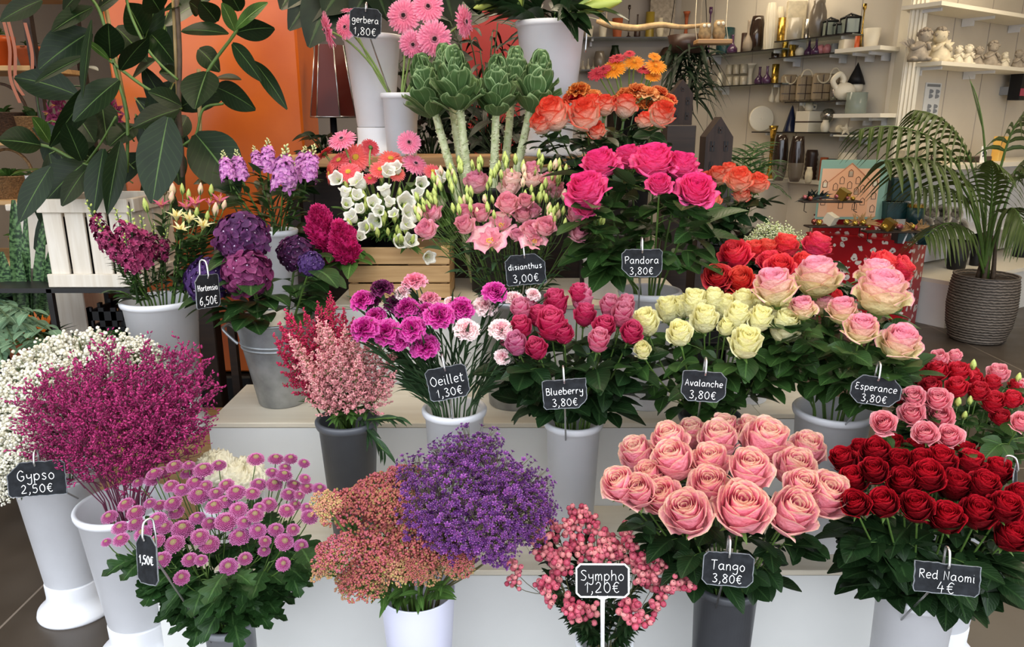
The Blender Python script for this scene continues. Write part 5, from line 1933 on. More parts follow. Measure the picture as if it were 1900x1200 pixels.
# hydrangeas ----------------------------------------------------------------------
hk = [M['gold'], M['stemd']]
M['hydeye'] = plain('hydrangea_eye', '#b9a3bd', .5)
hm = [hydrangea_mesh('purple_hydrangea_head', [PT['hyd'], M['hydeye'], M['stemd']], 1, 80, .25, 1.15), hydrangea_mesh('plum_hydrangea_head', [PT['hydmag'], M['hydeye'], M['stemd']], 2, 62, .29), hydrangea_mesh('violet_hydrangea_head', [PT['hydpurple'], M['hydeye'], M['stemd']], 3, 80, .24)]
M['hleaf'] = leafmat('hydrangea_leaf', '#223b1a', '#486536', .42, back='#3f5830')
hw = dict(leaf_style='broad', leaf_n=12, leaf_L=.115, leaf_mat='hleaf', sep=0, stem_r=.004, back=.1, lt=(0, .85), headname='flower_head', group='purple hydrangeas')
for ds, rows in (('dark purple hydrangea', [('upper', 2.22, [(448, 436, 92, 0)])]), ('plum hydrangea', [('front', 2.14, [(457, 502, 84, 1)])]), ('violet hydrangea', [('lower', 2.2, [(383, 514, 84, 2), (578, 486, 46, 2)]), ]), ('deep purple hydrangea', [('back', 2.36, [(548, 466, 62, 0)])])):
	bunch('hydrangea', 'hydrangea', 'hydrangea', ds, 'hydrangea', hm, rows, face=(.35, .45), **hw)

# stocks -------------------------------------------------------------------------
M['stockbud'] = plain('stock_bud', '#c5c68a', .6)
sm = [spike_mesh('stock_spike', [PT['stock'], M['stem'], M['stockbud']], s, 34, 1.0, .2, .2, .28) for s in (1, 2)]
plumes('stock', 'stock_flower', 'stock', 'lilac pink stock', 'stock', sm, [(412, 276, 424, 330, 2.62, 2.62), (437, 274, 448, 328, 2.66, 2.66), (470, 268, 480, 312, 2.7, 2.68), (497, 253, 497, 315, 2.7, 2.7), (531, 263, 525, 348, 2.58, 2.58), (567, 268, 556, 322, 2.72, 2.7), (584, 264, 570, 330, 2.66, 2.66), (546, 300, 540, 342, 2.6, 2.6)], 'lilac pink stocks', 1, head='spike', leaf_style='lance', leaf_n=12, leaf_L=.085, leaf_mat='hleaf', stem_r=.0035, lt=(.0, .95), wid=.95)
# snapdragons and alstroemerias ------------------------------------------------------
ss = [spike_mesh('snapdragon_spike', [PT['snap'], M['stemd'], M['budgreen']], s, 22, 1.0, .12, .14, .3) for s in (3, 4)]
plumes('alstro', 'snapdragon', 'snapdragon', 'burgundy snapdragon', 'snapdragon', ss, [(158, 368, 205, 462, 2.42, 2.44), (176, 400, 222, 478, 2.36, 2.4), (213, 382, 236, 470, 2.46, 2.45), (240, 378, 250, 496, 2.34, 2.36), (262, 396, 268, 490, 2.38, 2.4), (285, 410, 284, 480, 2.5, 2.48), (310, 420, 300, 482, 2.46, 2.46), (230, 430, 246, 505, 2.32, 2.34)], 'burgundy snapdragons', 2, head='spike', leaf_style='lance', leaf_n=26, leaf_L=.045, leaf_mat='rleaf', stem_r=.0028, wid=.97, lt=(.0, 1))
al = [trumpet_mesh('alstroemeria_bloom', [PT['alstpink'], M['gold']], 1), trumpet_mesh('pale_alstroemeria_bloom', [PT['alstyel'], M['gold']], 2), bud_mesh('alstroemeria_bud', [M['budpink'], M['stem']], .22), bud_mesh('green_alstroemeria_bud', [M['budgreen'], M['stem']], .2)]
ALS = [(298, 374, 30, 0), (320, 352, 28, 2), (318, 366, 26, 2), (362, 370, 36, 0), (345, 378, 28, 0), (408, 366, 32, 0), (400, 388, 28, 2), (372, 350, 24, 2), (392, 352, 24, 3), (327, 394, 34, 1), (352, 399, 34, 1), (378, 411, 36, 1), (336, 420, 32, 1), (270, 380, 28, 3), (365, 393, 22, 3), (305, 350, 24, 2), (338, 350, 22, 3), (416, 380, 22, 2), (390, 372, 24, 0), (385, 400, 22, 3), (350, 360, 22, 3)]
spray_things('alstro', 'alstroemeria', 'alstroemeria', 'pink and cream alstroemeria stem', 'alstroemeria', al, ALS, 8, 2.34, 2.58, (.35, .4), 2, 8, 'bloom', .5, .3, leaf_style='lance', leaf_n=26, leaf_L=.085, leaf_mat='rleaf', stem_r=.0028, group='alstroemeria stems', join=.85, lt=(.05, 1))
AP = [(300 + R(0, 130), 400 + R(0, 60), R(10, 14), 3) for k in range(8)]
# ------------------------------------------------------------------ gypsophila and sea lavender
def airy_mesh(name, mats, seed, n=120, r=.016, per=4, rad=.45, low=.35):
	rs = np.random.default_rng(seed)
	mb = MB()
	pos = []
	for k in range(n):
		a = k * 2.39996 + rs.uniform(-.4, .4)
		q = rad * math.sqrt(rs.uniform(.0, 1))
		h = (1 - .9 * (q / rad) ** 2 * .45) * rs.uniform(.72, 1.0)
		p = np.array([q * math.cos(a), q * math.sin(a), h])
		path = bez((0, 0, rs.uniform(-.1, low)), (p[0] * .35, p[1] * .35, h * .6), p, 4)
		tube(mb, path, .0035, 3, 1, cap=False)
		for j in range(per):
			o = rs.normal(0, .045, 3)
			pos.append(p + o)
	pos = np.array(pos)
	v, f = ICO0
	m = len(pos)
	mb.many(v * r, mats34(pos, rs.normal(0, 1, (m, 3)), rs.uniform(.7, 1.35, m)), tris=f, uv=np.zeros((12, 2)), uvo=np.stack([rs.uniform(0, 1, m), np.full(m, .5)], -1))
	return mb.mesh(name, mats)


ga = [airy_mesh('gypsophila_spray', [PT['gypso'], M['stem']], s, 150, .024) for s in (1, 2, 3)]
GY = []
for (x, y, sz, Y) in ((115, 640, 130, 2.12), (170, 634, 130, 2.14), (225, 636, 120, 2.14), (270, 646, 100, 2.1), (65, 662, 130, 2.08), (20, 690, 120, 2.1), (-30, 720, 120, 2.08), (100, 690, 120, 2.0), (40, 730, 130, 1.98), (-10, 770, 120, 1.96), (70, 760, 130, 1.92), (20, 810, 120, 1.88), (60, 810, 110, 1.86), (110, 790, 110, 1.88), (0, 850, 110, 1.86), (-30, 830, 100, 1.9), (30, 850, 90, 1.84), (150, 700, 110, 2.05), (200, 690, 100, 2.08), (100, 840, 80, 1.86), (5, 895, 70, 1.84)):
	GY.append((x, y, sz, Y))
sprays('gypso', 'gypsophila', 'gypsophila', 'white gypsophila spray', 'Gypso', ga, GY, 'spray', 'white gypsophila sprays', back=.85, stem_r=.0018, leaf_style='lance', leaf_n=5, leaf_L=.045, leaf_mat='rleaf', nrow=4, mixcam=.3, lt=(.0, .9))


def lavender_mesh(name, mats, seed):
	"""sea lavender: stiff fan of forked twigs, florets in combs along the tips; base 0, top about 1"""
	rs = np.random.default_rng(seed)
	mb = MB()
	pos, d = [], []
	tube(mb, [(0, 0, -.2), (0, 0, .4), (0.01, 0, .95)], [.009, .008, .004], 4, 1, cap=False)
	for k in range(15):
		s = k / 14
		z0 = .12 + .78 * s
		a = k * 2.39996 + rs.uniform(-.4, .4)
		l = (.42 - .24 * s) * rs.uniform(.75, 1.15)
		o = np.array([math.cos(a), math.sin(a), 0])
		end = np.array([0, 0, z0]) + o * l * .75 + np.array([0, 0, l * .85])
		path = bez((0, 0, z0), np.array([0, 0, z0]) + o * l * .4 + np.array([0, 0, l * .25]), end, 6)
		tube(mb, path, .0045, 3, 1, cap=False)
		for j in range(5):
			p0 = path[2 + (j % 4)]
			t = nrm(rs.normal(0, .55, 3) + o * .5 + np.array([0, 0, 1.0]))
			ll = rs.uniform(.09, .17)
			p1 = p0 + t * ll
			tube(mb, [p0, p1], .003, 3, 1, cap=False)
			for m in range(5):
				f = .35 + .75 * m / 4
				q = p0 + t * ll * f + rs.normal(0, .013, 3)
				pos.append(q)
				d.append(t + rs.normal(0, .5, 3))
	pos, d = np.array(pos), np.array(d)
	v, f = ICO0
	m = len(pos)
	mb.many(v * np.array([.0095, .0095, .022]), mats34(pos, d, rs.uniform(.7, 1.3, m)), tris=f, uv=np.zeros((12, 2)), uvo=np.stack([rs.uniform(0, 1, m), np.full(m, .5)], -1))
	return mb.mesh(name, mats)


M['limstem'] = plain('magenta_brown_twig', '#6d2c48', .6)
lm_ = [lavender_mesh('sea_lavender_spray', [PT['limon'], M['limstem']], s) for s in (1, 2, 3)]
LI = [(160, 668, 1.95), (205, 634, 2.0), (250, 676, 1.98), (292, 644, 2.02), (340, 655, 2.0), (362, 650, 1.95), (392, 700, 1.92), (375, 770, 1.88), (60, 705, 1.9), (100, 690, 1.95), (45, 730, 1.85), (50, 785, 1.8), (60, 830, 1.78), (120, 690, 1.88), (180, 680, 1.86), (230, 690, 1.84), (280, 690, 1.86), (325, 690, 1.88), (350, 720, 1.84), (110, 730, 1.8), (160, 725, 1.76), (215, 730, 1.74), (265, 735, 1.75), (310, 740, 1.78), (90, 780, 1.76), (140, 780, 1.72), (195, 785, 1.7), (250, 785, 1.7), (300, 790, 1.72), (340, 780, 1.78), (120, 830, 1.7), (180, 835, 1.68), (240, 840, 1.68), (290, 835, 1.7)]
labs = spot_labels(LI, 4)
b = BK['limonium']
for it, lb_ in zip(LI, labs):
	tip = P(*it)
	root = np.array([b['c'][0], b['c'][1], b['z1']]) + np.array([R(-.05, .05), R(-.05, .05), 0])
	root = root + (tip - root) * .18 * np.array([1, 1, .4])
	L = np.linalg.norm(tip - root)
	base = root + (tip - root) * .30
	flower('sea_lavender', f'magenta sea lavender, {lb_} of the sea lavender bunch', 'sea lavender', 'magenta sea lavender stems', 'limonium', [('spray', lm_[int(it[0]) % 3], base, tip - base, L * .66, 0, R(0, 6.28))], .0016, 'limstem')

# ------------------------------------------------------------------ ornamental cabbages
def cabbage_mat():
	m, nt, b = newmat('cabbage_leaf')
	uv = nd(nt, 'ShaderNodeUVMap')
	sp = nd(nt, 'ShaderNodeSeparateXYZ')
	nt.links.new(uv.outputs[0], sp.inputs[0])
	u = math_n(nt, 'SUBTRACT', sp.outputs[0], .5)
	fan = math_n(nt, 'ABSOLUTE', math_n(nt, 'SINE', math_n(nt, 'DIVIDE', u, math_n(nt, 'ADD', math_n(nt, 'MULTIPLY', sp.outputs[1], .10), .03))))
	f = nd(nt, 'ShaderNodeMapRange')
	f.inputs[1].default_value, f.inputs[2].default_value = .22, .0
	nt.links.new(fan, f.inputs[0])
	e = nd(nt, 'ShaderNodeMapRange')
	e.inputs[1].default_value, e.inputs[2].default_value = .45, .5
	nt.links.new(math_n(nt, 'ABSOLUTE', u), e.inputs[0])
	e2 = nd(nt, 'ShaderNodeMapRange')
	e2.inputs[1].default_value, e2.inputs[2].default_value = .93, 1.0
	nt.links.new(sp.outputs[1], e2.inputs[0])
	fac = math_n(nt, 'MULTIPLY', math_n(nt, 'MAXIMUM', math_n(nt, 'MAXIMUM', e.outputs[0], e2.outputs[0]), math_n(nt, 'MULTIPLY', f.outputs[0], .6)), .85)
	c = mix(nt, fac, srgb('#526f40'), srgb('#a3bb84'))
	nt.links.new(c, b.inputs['Base Color'])
	b.inputs['Roughness'].default_value = .5
	b.inputs['Specular IOR Level'].default_value = .3
	bp = nd(nt, 'ShaderNodeBump')
	bp.inputs['Strength'].default_value = .4
	bp.inputs['Distance'].default_value = .004
	nt.links.new(fac, bp.inputs['Height'])
	nt.links.new(bp.outputs[0], b.inputs['Normal'])
	translucent_out(nt, b, c, .1)
	return m


M['cableaf'] = cabbage_mat()
M['cabstem'] = plain('pale_cabbage_stem', '#c9cca6', .6, col2='#a3ad78', nscale=60)


def cabbage_mesh(name, seed):
	rs = np.random.default_rng(seed)
	mb = MB()
	n = 30
	for i in range(n):
		s = i / (n - 1)                # 0 lowest outer leaf .. 1 heart
		a = i * 2.39996 + rs.uniform(-.2, .2)
		z0 = .05 + .62 * s
		out = np.array([math.cos(a), math.sin(a), 0])
		e = .30 + 1.15 * s + (.15 if s > .3 else 0)
		d = out * math.cos(e) + np.array([0, 0, math.sin(e)])
		L = (.56 - .22 * s) * rs.uniform(.9, 1.1)
		nn = -out * math.sin(e) + np.array([0, 0, math.cos(e)])
		leaf_cup(mb, np.array([0, 0, z0]) + out * .05, d, nn, L, L * 1.02, rs)
	return mb.mesh(name, [M['cableaf'], M['cabstem']])


def leaf_cup(mb, p, d, n, L, W, rs):
	nu, nv = 10, 9
	t = np.linspace(0, 1, nv + 1)[:, None]
	a = np.linspace(-1, 1, nu + 1)[None]
	w = W * .5 * (.22 + .78 * np.sin(np.minimum(t / .62, 1) * np.pi / 2) ** 1.3) * np.sqrt(np.clip(1 - (np.clip(t - .62, 0, 1) / .42) ** 2, .0, 1))
	s = nrm(np.cross(d, n))
	k = rs.uniform(0, 6)
	cup = .10 * W * a ** 2 * t + .26 * L * t ** 1.6 - .16 * L * np.clip(t - .7, 0, 1) * 2 + .035 * L * np.sin(a * 8 + k) * t ** 2 * np.abs(a)
	v = p + (t * L + 0 * a)[..., None] * d + (a * w)[..., None] * s + (cup + 0 * a)[..., None] * n
	uv = np.stack([(a + 1) / 2 + 0 * t, t + 0 * a], -1)
	mb.add(v.reshape(-1, 3), gridq(nu, nv), uv=uv.reshape(-1, 2))


cb = [cabbage_mesh('cabbage_head', s) for s in (1, 2, 3)]
CAB = [(806, 205, 842, 330, 104, 2.74), (853, 195, 868, 330, 108, 2.66), (921, 200, 916, 330, 98, 2.68), (985, 198, 955, 330, 104, 2.72), (836, 175, 860, 330, 92, 2.84), (950, 178, 935, 330, 90, 2.84)]
lb2 = spot_labels([c[:2] for c in CAB], 1)
for i, ((hx, hy, sx, sy, sz, Y), lb_) in enumerate(zip(CAB, lb2)):
	hp, foot = P(hx, hy + 22, Y), P(sx, sy, 2.73 + (Y - 2.73) * .3)
	size = SZ(sz, Y, 1.5)
	bk = BK['cabbage']
	base = np.array([bk['c'][0] + (foot[0] - bk['c'][0]) * .5, bk['c'][1], bk['z0'] + .02])
	t = thing('ornamental_cabbage', f'green ornamental cabbage on pale stem, {lb_} of the cabbages', 'cabbage', base, 'ornamental cabbages')
	path = np.vstack([base[None], bez(foot, (foot + hp) / 2 + np.array([0, 0, .01]), hp + np.array([0, 0, .05]), 16)])
	mb = MB()
	tube(mb, path, .0145 * np.linspace(1.1, .9, len(path)), 12)
	for k in range(70):
		j = R(1, len(path) - 1.2)
		q = path[int(j)] + (path[int(j) + 1] - path[int(j)]) * (j % 1)
		a = R(0, 6.28)
		blob(mb, q + .0145 * np.array([math.cos(a), math.sin(a), 0]), (.0045, .0045, .003), 0)
	mb.build('stem', M['cabstem'], t)
	put('leaf_head', cb[i % 3], t, hp, aim(nrm(hp - foot) * .75 + np.array([0, -.25, .5]), R(0, 6)), (size * .9, size * .9, size * 1.18))

# ------------------------------------------------------------------ lilies in the big bucket
lm2 = bud_mesh('lily_bud', [plain('lily_bud_green', '#a8b552', .45), M['lstem']], .17)
LB = [(1112, 10, 84, 2.86, (1, -.2, .15)), (905, 10, 60, 3.05, (-.8, -.4, -.2)), (960, -10, 50, 3.05, (-.2, -.4, .8)), (1040, -20, 50, 3.1, (.2, -.4, .8)), (1000, -25, 50, 3.15, (0, -.4, .9)), (1070, -15, 50, 3.1, (.5, -.2, .6))]
for it, lb_ in zip(LB, spot_labels([q[:2] for q in LB], 1)):
	pos, sz = head_pt(it[0], it[1], it[3], it[2])
	flower('lily', f'green lily with closed bud, {lb_} of the lilies in the white bucket', 'lily', 'lilies in the white bucket', 'lily', [('bud', lm2, pos, it[4], sz, .5, 0)], .004, 'stem', 'lance', 16, .2, 'rleafd', (.0, .95))

# sprigs that fill between the roses and small foliage
M['fernleaf'] = leafmat('fine_leaf', '#3b5a2a', '#5d7c44', .5)


def foliage(bk, name, cat, label, group, items, style, n, L, mat, stem_mat='stem', r=.002, lt=(0, 1)):
	for it, lb_ in zip(items, spot_labels([q[:2] for q in items], 1)):
		pos = P(it[0], it[1], it[2])
		path = stem_path(bk, pos, d=nrm(pos - axis_of(bk)))
		t = thing(name, f'{label}, {lb_} of its kind' if len(items) > 1 else label, cat, path[0], group)
		mb = MB()
		tube(mb, path, r, 5)
		mb.build('stem', M[stem_mat], t)
		mb = MB()
		put_leaves(mb, path, bk, style, n, L, *lt)
		mb.build('foliage', [M[mat], M[stem_mat]], t)


foliage('astilbe', 'willow_sprig', 'sprig', 'narrow grey green sprig hanging over the charcoal bucket rim', 'hanging sprigs', [(716, 840, 1.84), (735, 775, 1.85)], 'lance', 16, .05, 'gleaf')
M['euleaf'] = leafmat('eucalyptus_leaf', '#5c7a5e', '#8ba487', .55, var=.15)
# ------------------------------------------------------------------ slate price tags with chalk writing
GL = {
	'a': ('50,55 30,62 10,45 8,20 25,2 45,15 52,45|52,60 52,15 62,2', 66), 'b': ('8,100 8,0|8,40 28,62 50,45 50,18 30,0 8,12', 58),
	'c': ('48,50 30,62 10,45 8,20 25,0 48,10', 54), 'd': ('50,50 28,62 8,42 8,18 25,0 48,18|50,100 50,12 58,0', 64),
	'e': ('10,32 48,36 42,58 26,62 10,48 8,20 22,2 46,8', 54), 'g': ('50,52 30,62 8,45 10,22 28,14 48,30|52,60 52,-15 34,-36 10,-24', 62),
	'h': ('8,100 8,0|8,38 28,60 46,48 48,0', 58), 'i': ('10,60 10,8 18,0|10,84 11,86', 26), 'l': ('8,100 8,10 18,0', 26),
	'm': ('6,60 8,0|8,40 22,60 34,48 34,0|34,42 50,60 62,46 64,0', 74), 'n': ('8,60 8,0|8,38 26,60 44,48 46,0', 56),
	'o': ('28,62 8,40 12,12 30,0 48,16 48,44 28,62', 58), 'p': ('8,60 8,-38|8,40 28,62 50,45 48,18 28,2 8,16', 58),
	'r': ('8,60 8,0|8,36 22,58 38,56', 42), 's': ('44,54 26,62 12,50 26,34 42,20 30,2 8,8', 52), 't': ('20,88 18,12 30,0 42,6|4,62 40,64', 46),
	'u': ('8,60 8,18 24,0 44,18|46,60 46,10 54,0', 62), 'v': ('6,60 26,0 46,60', 52), 'y': ('8,60 12,28 30,24 46,34|48,60 46,-20 28,-38 8,-26', 56),
	'x': ('8,60 44,0|44,60 8,0', 52),
	'A': ('4,0 32,98 60,0|14,36 52,36', 66), 'B': ('10,98 10,0|10,96 46,92 44,60 12,52|12,52 56,44 52,8 10,0', 64),
	'E': ('52,92 20,96 12,76 22,56 44,54|22,54 6,30 16,4 52,6', 60), 'G': ('58,82 36,98 10,70 8,26 34,0 58,18 58,44|58,44 36,42', 68),
	'H': ('10,98 10,0|54,98 54,0|10,50 54,52', 66), 'N': ('8,0 10,98 52,4 54,98', 64), 'O': ('36,98 8,66 10,24 36,0 62,24 62,68 36,98', 72),
	'P': ('10,98 12,0|4,92 40,98 58,76 40,52 12,46', 62), 'R': ('10,98 10,0|8,96 48,92 48,60 12,50|24,48 58,0', 64),
	'S': ('56,88 32,98 12,80 30,56 54,34 40,4 8,8', 64), 'T': ('4,96 64,98|34,96 32,0', 66),
	'0': ('30,84 8,58 10,20 30,0 50,20 50,60 30,84', 60), '1': ('6,58 26,84 24,0', 40), '2': ('8,66 26,84 44,66 34,36 6,2 50,4', 58),
	'3': ('8,78 30,86 44,68 24,46 48,26 34,0 6,6', 56), '4': ('30,84 6,30 52,32|40,56 36,-4', 60), '5': ('48,84 16,82 12,48 36,50 48,26 32,0 6,6', 58),
	'6': ('44,82 18,58 8,24 26,0 48,16 42,42 14,34', 58), '8': ('46,74 24,86 10,68 46,30 38,2 14,4 8,26 46,64 46,74', 58),
	',': ('14,10 16,-4 6,-20', 28), '€': ('54,74 34,84 16,60 18,20 36,0 54,10|4,50 44,54|4,32 42,34', 62), ' ': ('', 34), '-': ('4,40 30,42', 40),
}


def write(mb, text, cx, cy, height, maxw, fr, rad):
	"""chalk strokes; fr maps (x, y) on the tag face to the place"""
	adv = sum(GL[ch][1] + 8 for ch in text)
	s = min(height / 100.0, maxw / adv)
	x = cx - adv * s / 2
	for ch in text:
		st, w = GL[ch]
		for part in (st.split('|') if st else []):
			pts = np.array([[float(q) for q in p.split(',')] for p in part.split()])
			pts = catmull(pts, 5) if len(pts) > 2 and ch not in 'ANTHE1€4' or len(pts) > 5 else pts
			pl = [fr(x + p[0] * s, cy + (p[1] - 45) * s, 0.0006) for p in pts]
			tube(mb, pl, rad, 5)
		x += (w + 8) * s


def price_tag(lines, px, py, w, h, roll, Y, label, bk, yaw=0.0, cut=(.16, .16, .16, .16), hook=1, stake=None, heights=(.29, .29), style='slate', hole=.0):
	c = P(px, py, Y)
	k = (Y * CT + (EYE - c[2]) * ST) / FPX
	W, H = w * k / max(.3, math.cos(yaw - math.atan2(-c[0], c[1]) * .8)), h * k
	n = nrm(np.array([.25 * (CAM[0] - c[0]), CAM[1] - c[1], .3 * (CAM[2] - c[2])]))
	rz = Matrix.Rotation(yaw, 3, 'Z')
	n = np.array(rz @ Vector(n))
	u = nrm(np.cross([0, 0, 1], n))
	v = np.cross(n, u)
	cr, sr = math.cos(math.radians(roll)), math.sin(math.radians(roll))
	u, v = u * cr + v * sr, v * cr - u * sr
	fr = lambda a, b, z=0.0: c + u * a + v * b + n * z
	t = thing('price_tag', label, 'price tag', fr(0, -H / 2), 'price tags')
	# slate plate with chipped corners
	q = []
	cs = [(-1, -1), (1, -1), (1, 1), (-1, 1)]
	for (sx, sy), cc in zip(cs, cut):
		d = cc * H
		a, b_ = (sx * W / 2, sy * (H / 2 - d)), (sx * (W / 2 - d), sy * H / 2)
		q += ([a, b_] if sx * sy > 0 else [b_, a]) if cc else [(sx * W / 2, sy * H / 2)]
	pts = []
	for i in range(len(q)):
		a, b_ = np.array(q[i]), np.array(q[(i + 1) % len(q)])
		m = max(1, int(np.linalg.norm(b_ - a) / (.008)))
		for j in range(m):
			e = a + (b_ - a) * j / m
			pts.append(e + (RNG.normal(0, .0006, 2) if style == 'slate' else 0))
	m = len(pts)
	T = .0022
	inn = [np.array(p) * (1 - .012 / max(W, H) * 2) for p in pts]
	V = [fr(*p, -T) for p in pts] + [fr(*p, T * .2) for p in pts] + [fr(*p, 0) for p in inn] + [fr(0, 0, 0), fr(0, 0, -T)]
	V = np.array(V)
	for i in range(m):
		V[2 * m + i] = fr(*(pts[i] - nrm(pts[i]) * .0018), .0)
	qd, tr = [], []
	for i in range(m):
		j = (i + 1) % m
		qd += [(i, j, m + j, m + i), (m + i, m + j, 2 * m + j, 2 * m + i)]
		tr += [(3 * m + 1, j, i)]
	mb = MB()
	mb.add(V, qd, tr, mi=1)
	mb.add(V, None, [(3 * m, 2 * m + i, 2 * m + (i + 1) % m) for i in range(m)], mi=0)
	mb.build('slate' if style == 'slate' else 'plate', [M['slate'] if style == 'slate' else M['black'], M['slate_edge'] if style == 'slate' else M['chalk']], t, False)
	if style == 'framed':
		mb = MB()
		ring = [fr(*p, 0.0) for p in pts] + [fr(*pts[0], 0.0)]
		tube(mb, ring, .0021, 6, cap=False)
		mb.build('frame', M['chalk'], t)
	if lines:
		mb = MB()
		top = H * (.06 if style == 'framed' else .0)
		ys = (H * .15, -H * .19) if style == 'framed' else (H * .10, -H * .27) if len(lines) == 2 else (0,)
		for ln, yy, hh in zip(lines, ys, heights):
			write(mb, ln, 0, yy, H * hh, W * .86, fr, .00085 * max(.8, H / .075))
		mb.build('chalk_writing', M['chalk'], t)
	b = BK[bk] if bk else None
	if hook:
		mb = MB()
		r = .0026
		back = -n * .022
		p0 = fr(0, H * .41, .003)
		top = fr(0, H * .5 + .016 * hook, 0)
		pth = [p0 - v * .003 + n * -.001, p0, fr(0, H * .5, .005), top + n * .000, top + back * .8 + v * 0.002, fr(0, H * .45, 0) + back]
		st = stake if stake is not None else np.array([c[0] * .5 + b['c'][0] * .5, b['c'][1] - b['r'] * .55, b['z1'] - .06])
		pth = list(catmull(pth, 5)) + [fr(0, -H * .1, 0) + back, st]
		tube(mb, pth, r, 8)
		mb.build('hook', M['steel'], t)
	return t, fr, W, H, n


price_tag(['Gypso', '2,50€'], 68, 888, 88, 66, 0, 1.70, 'chipped slate price tag reading Gypso hooked before the white gypsophila', 'gypso', cut=(.08, .0, .1, .35), hook=1.4, heights=(.30, .28))
price_tag(['gerbera', '1,80€'], 678, 43, 58, 52, -5, 2.84, 'small slate price tag reading gerbera above the tall white bucket', 'gerbera', cut=(.2, .2, .15, .15), hook=1, stake=P(727, 185, 3.0))
price_tag(['Hortensia', '6,50€'], 386, 540, 42, 62, -8, 2.04, 'crooked slate price tag reading Hortensia turned sideways at the hydrangeas', 'hydrangea', yaw=1.25, cut=(.0, .1, .05, .2), hook=2.2, stake=P(458, 590, 2.24))
price_tag(['disianthus', '3,00€'], 975, 500, 74, 57, 5, 2.1, 'slate price tag for lisianthus below the pink blooms', 'lisianthus', cut=(.05, .05, .3, .2), hook=1.6)
price_tag(['Pandora', '3,80€'], 1191, 488, 74, 52, 1, 1.98, 'slate price tag reading Pandora hooked below the hot pink roses', 'pandora', cut=(.3, .2, .1, .15), hook=1.6)
price_tag(['Oeillet', '1,30€'], 831, 710, 76, 62, 11, 1.78, 'tilted slate price tag reading Oeillet hooked among carnation stems', 'oeillet', cut=(.08, .16, .1, .1), hook=1.6)
price_tag(['Blueberry', '3,80€'], 1048, 731, 82, 56, 4, 1.68, 'slate price tag reading Blueberry over the slim white bucket', 'blueberry', cut=(.1, .3, .0, .05), hook=1.6)
price_tag(['Avalanche', '3,80€'], 1306, 717, 80, 58, -3, 1.68, 'slate price tag reading Avalanche below the cream yellow roses', 'avalanche', cut=(.25, .25, .2, .05), hook=1.6)
price_tag(['Esperance', '3,80€'], 1625, 725, 82, 54, -5, 1.68, 'octagonal slate price tag reading Esperance below the pink edged roses', 'esperance', cut=(.3, .3, .3, .3), hook=1.8)
price_tag(['Tango', '3,80€'], 1351, 1056, 90, 64, -2, 1.38, 'slate price tag reading Tango over the dark grey bucket', 'tango', cut=(.14, .18, .14, .14), hook=1.6)
price_tag(['Red Naomi', '4€'], 1757, 1074, 102, 58, -1, 1.30, 'wide slate price tag reading Red Naomi below the dark red roses', 'naomi', cut=(.05, .12, .0, .0), hook=1.6, heights=(.30, .42))
price_tag(['1,50€'], 272, 1038, 27, 92, 14, 1.36, 'slate price tag seen almost edge on before the chrysanthemums', 'mums', yaw=-.78, cut=(.1, .1, .2, .2), hook=1.6, heights=(.2,))
price_tag([], 1884, 890, 22, 44, 0, 1.56, 'small slate tag seen edge on under the spray roses', 'spray', yaw=1.1, cut=(.1, .1, .2, .2), hook=1.6)
# white framed sign on its own stake
tt, fr, W, H, n = price_tag(['Sympho', '1,20€'], 1118, 1077, 96, 62, 1, 1.36, 'black sign with white border reading Sympho on a white stake', None, cut=(.12, .12, .12, .12), hook=0, style='framed', heights=(.33, .38))
mb = MB()
a_, b_ = fr(0, -H * .5, -.001), P(1118, 1200, 1.45)
tube(mb, [fr(-.012, -H * .49, -.001), fr(0, -H * .58, -.001), fr(.012, -H * .49, -.001)], .003, 8)
tube(mb, [fr(0, -H * .55, -.001), a_ * .5 + b_ * .5, b_, np.array([BK['berries']['c'][0], BK['berries']['c'][1] - .03, BK['berries']['z1'] - .12])], .0045, 8)
mb.build('stake', M['chalk'], tt)
# ------------------------------------------------------------------ rubber plant and the left side
def rubber_mat():
	m = leafmat('rubber_leaf', '#14230f', '#4f6a38', .38, trans=.03, var=.12, side=-.27, spec=.2, veinw=.022, back='#38482a')
	return m


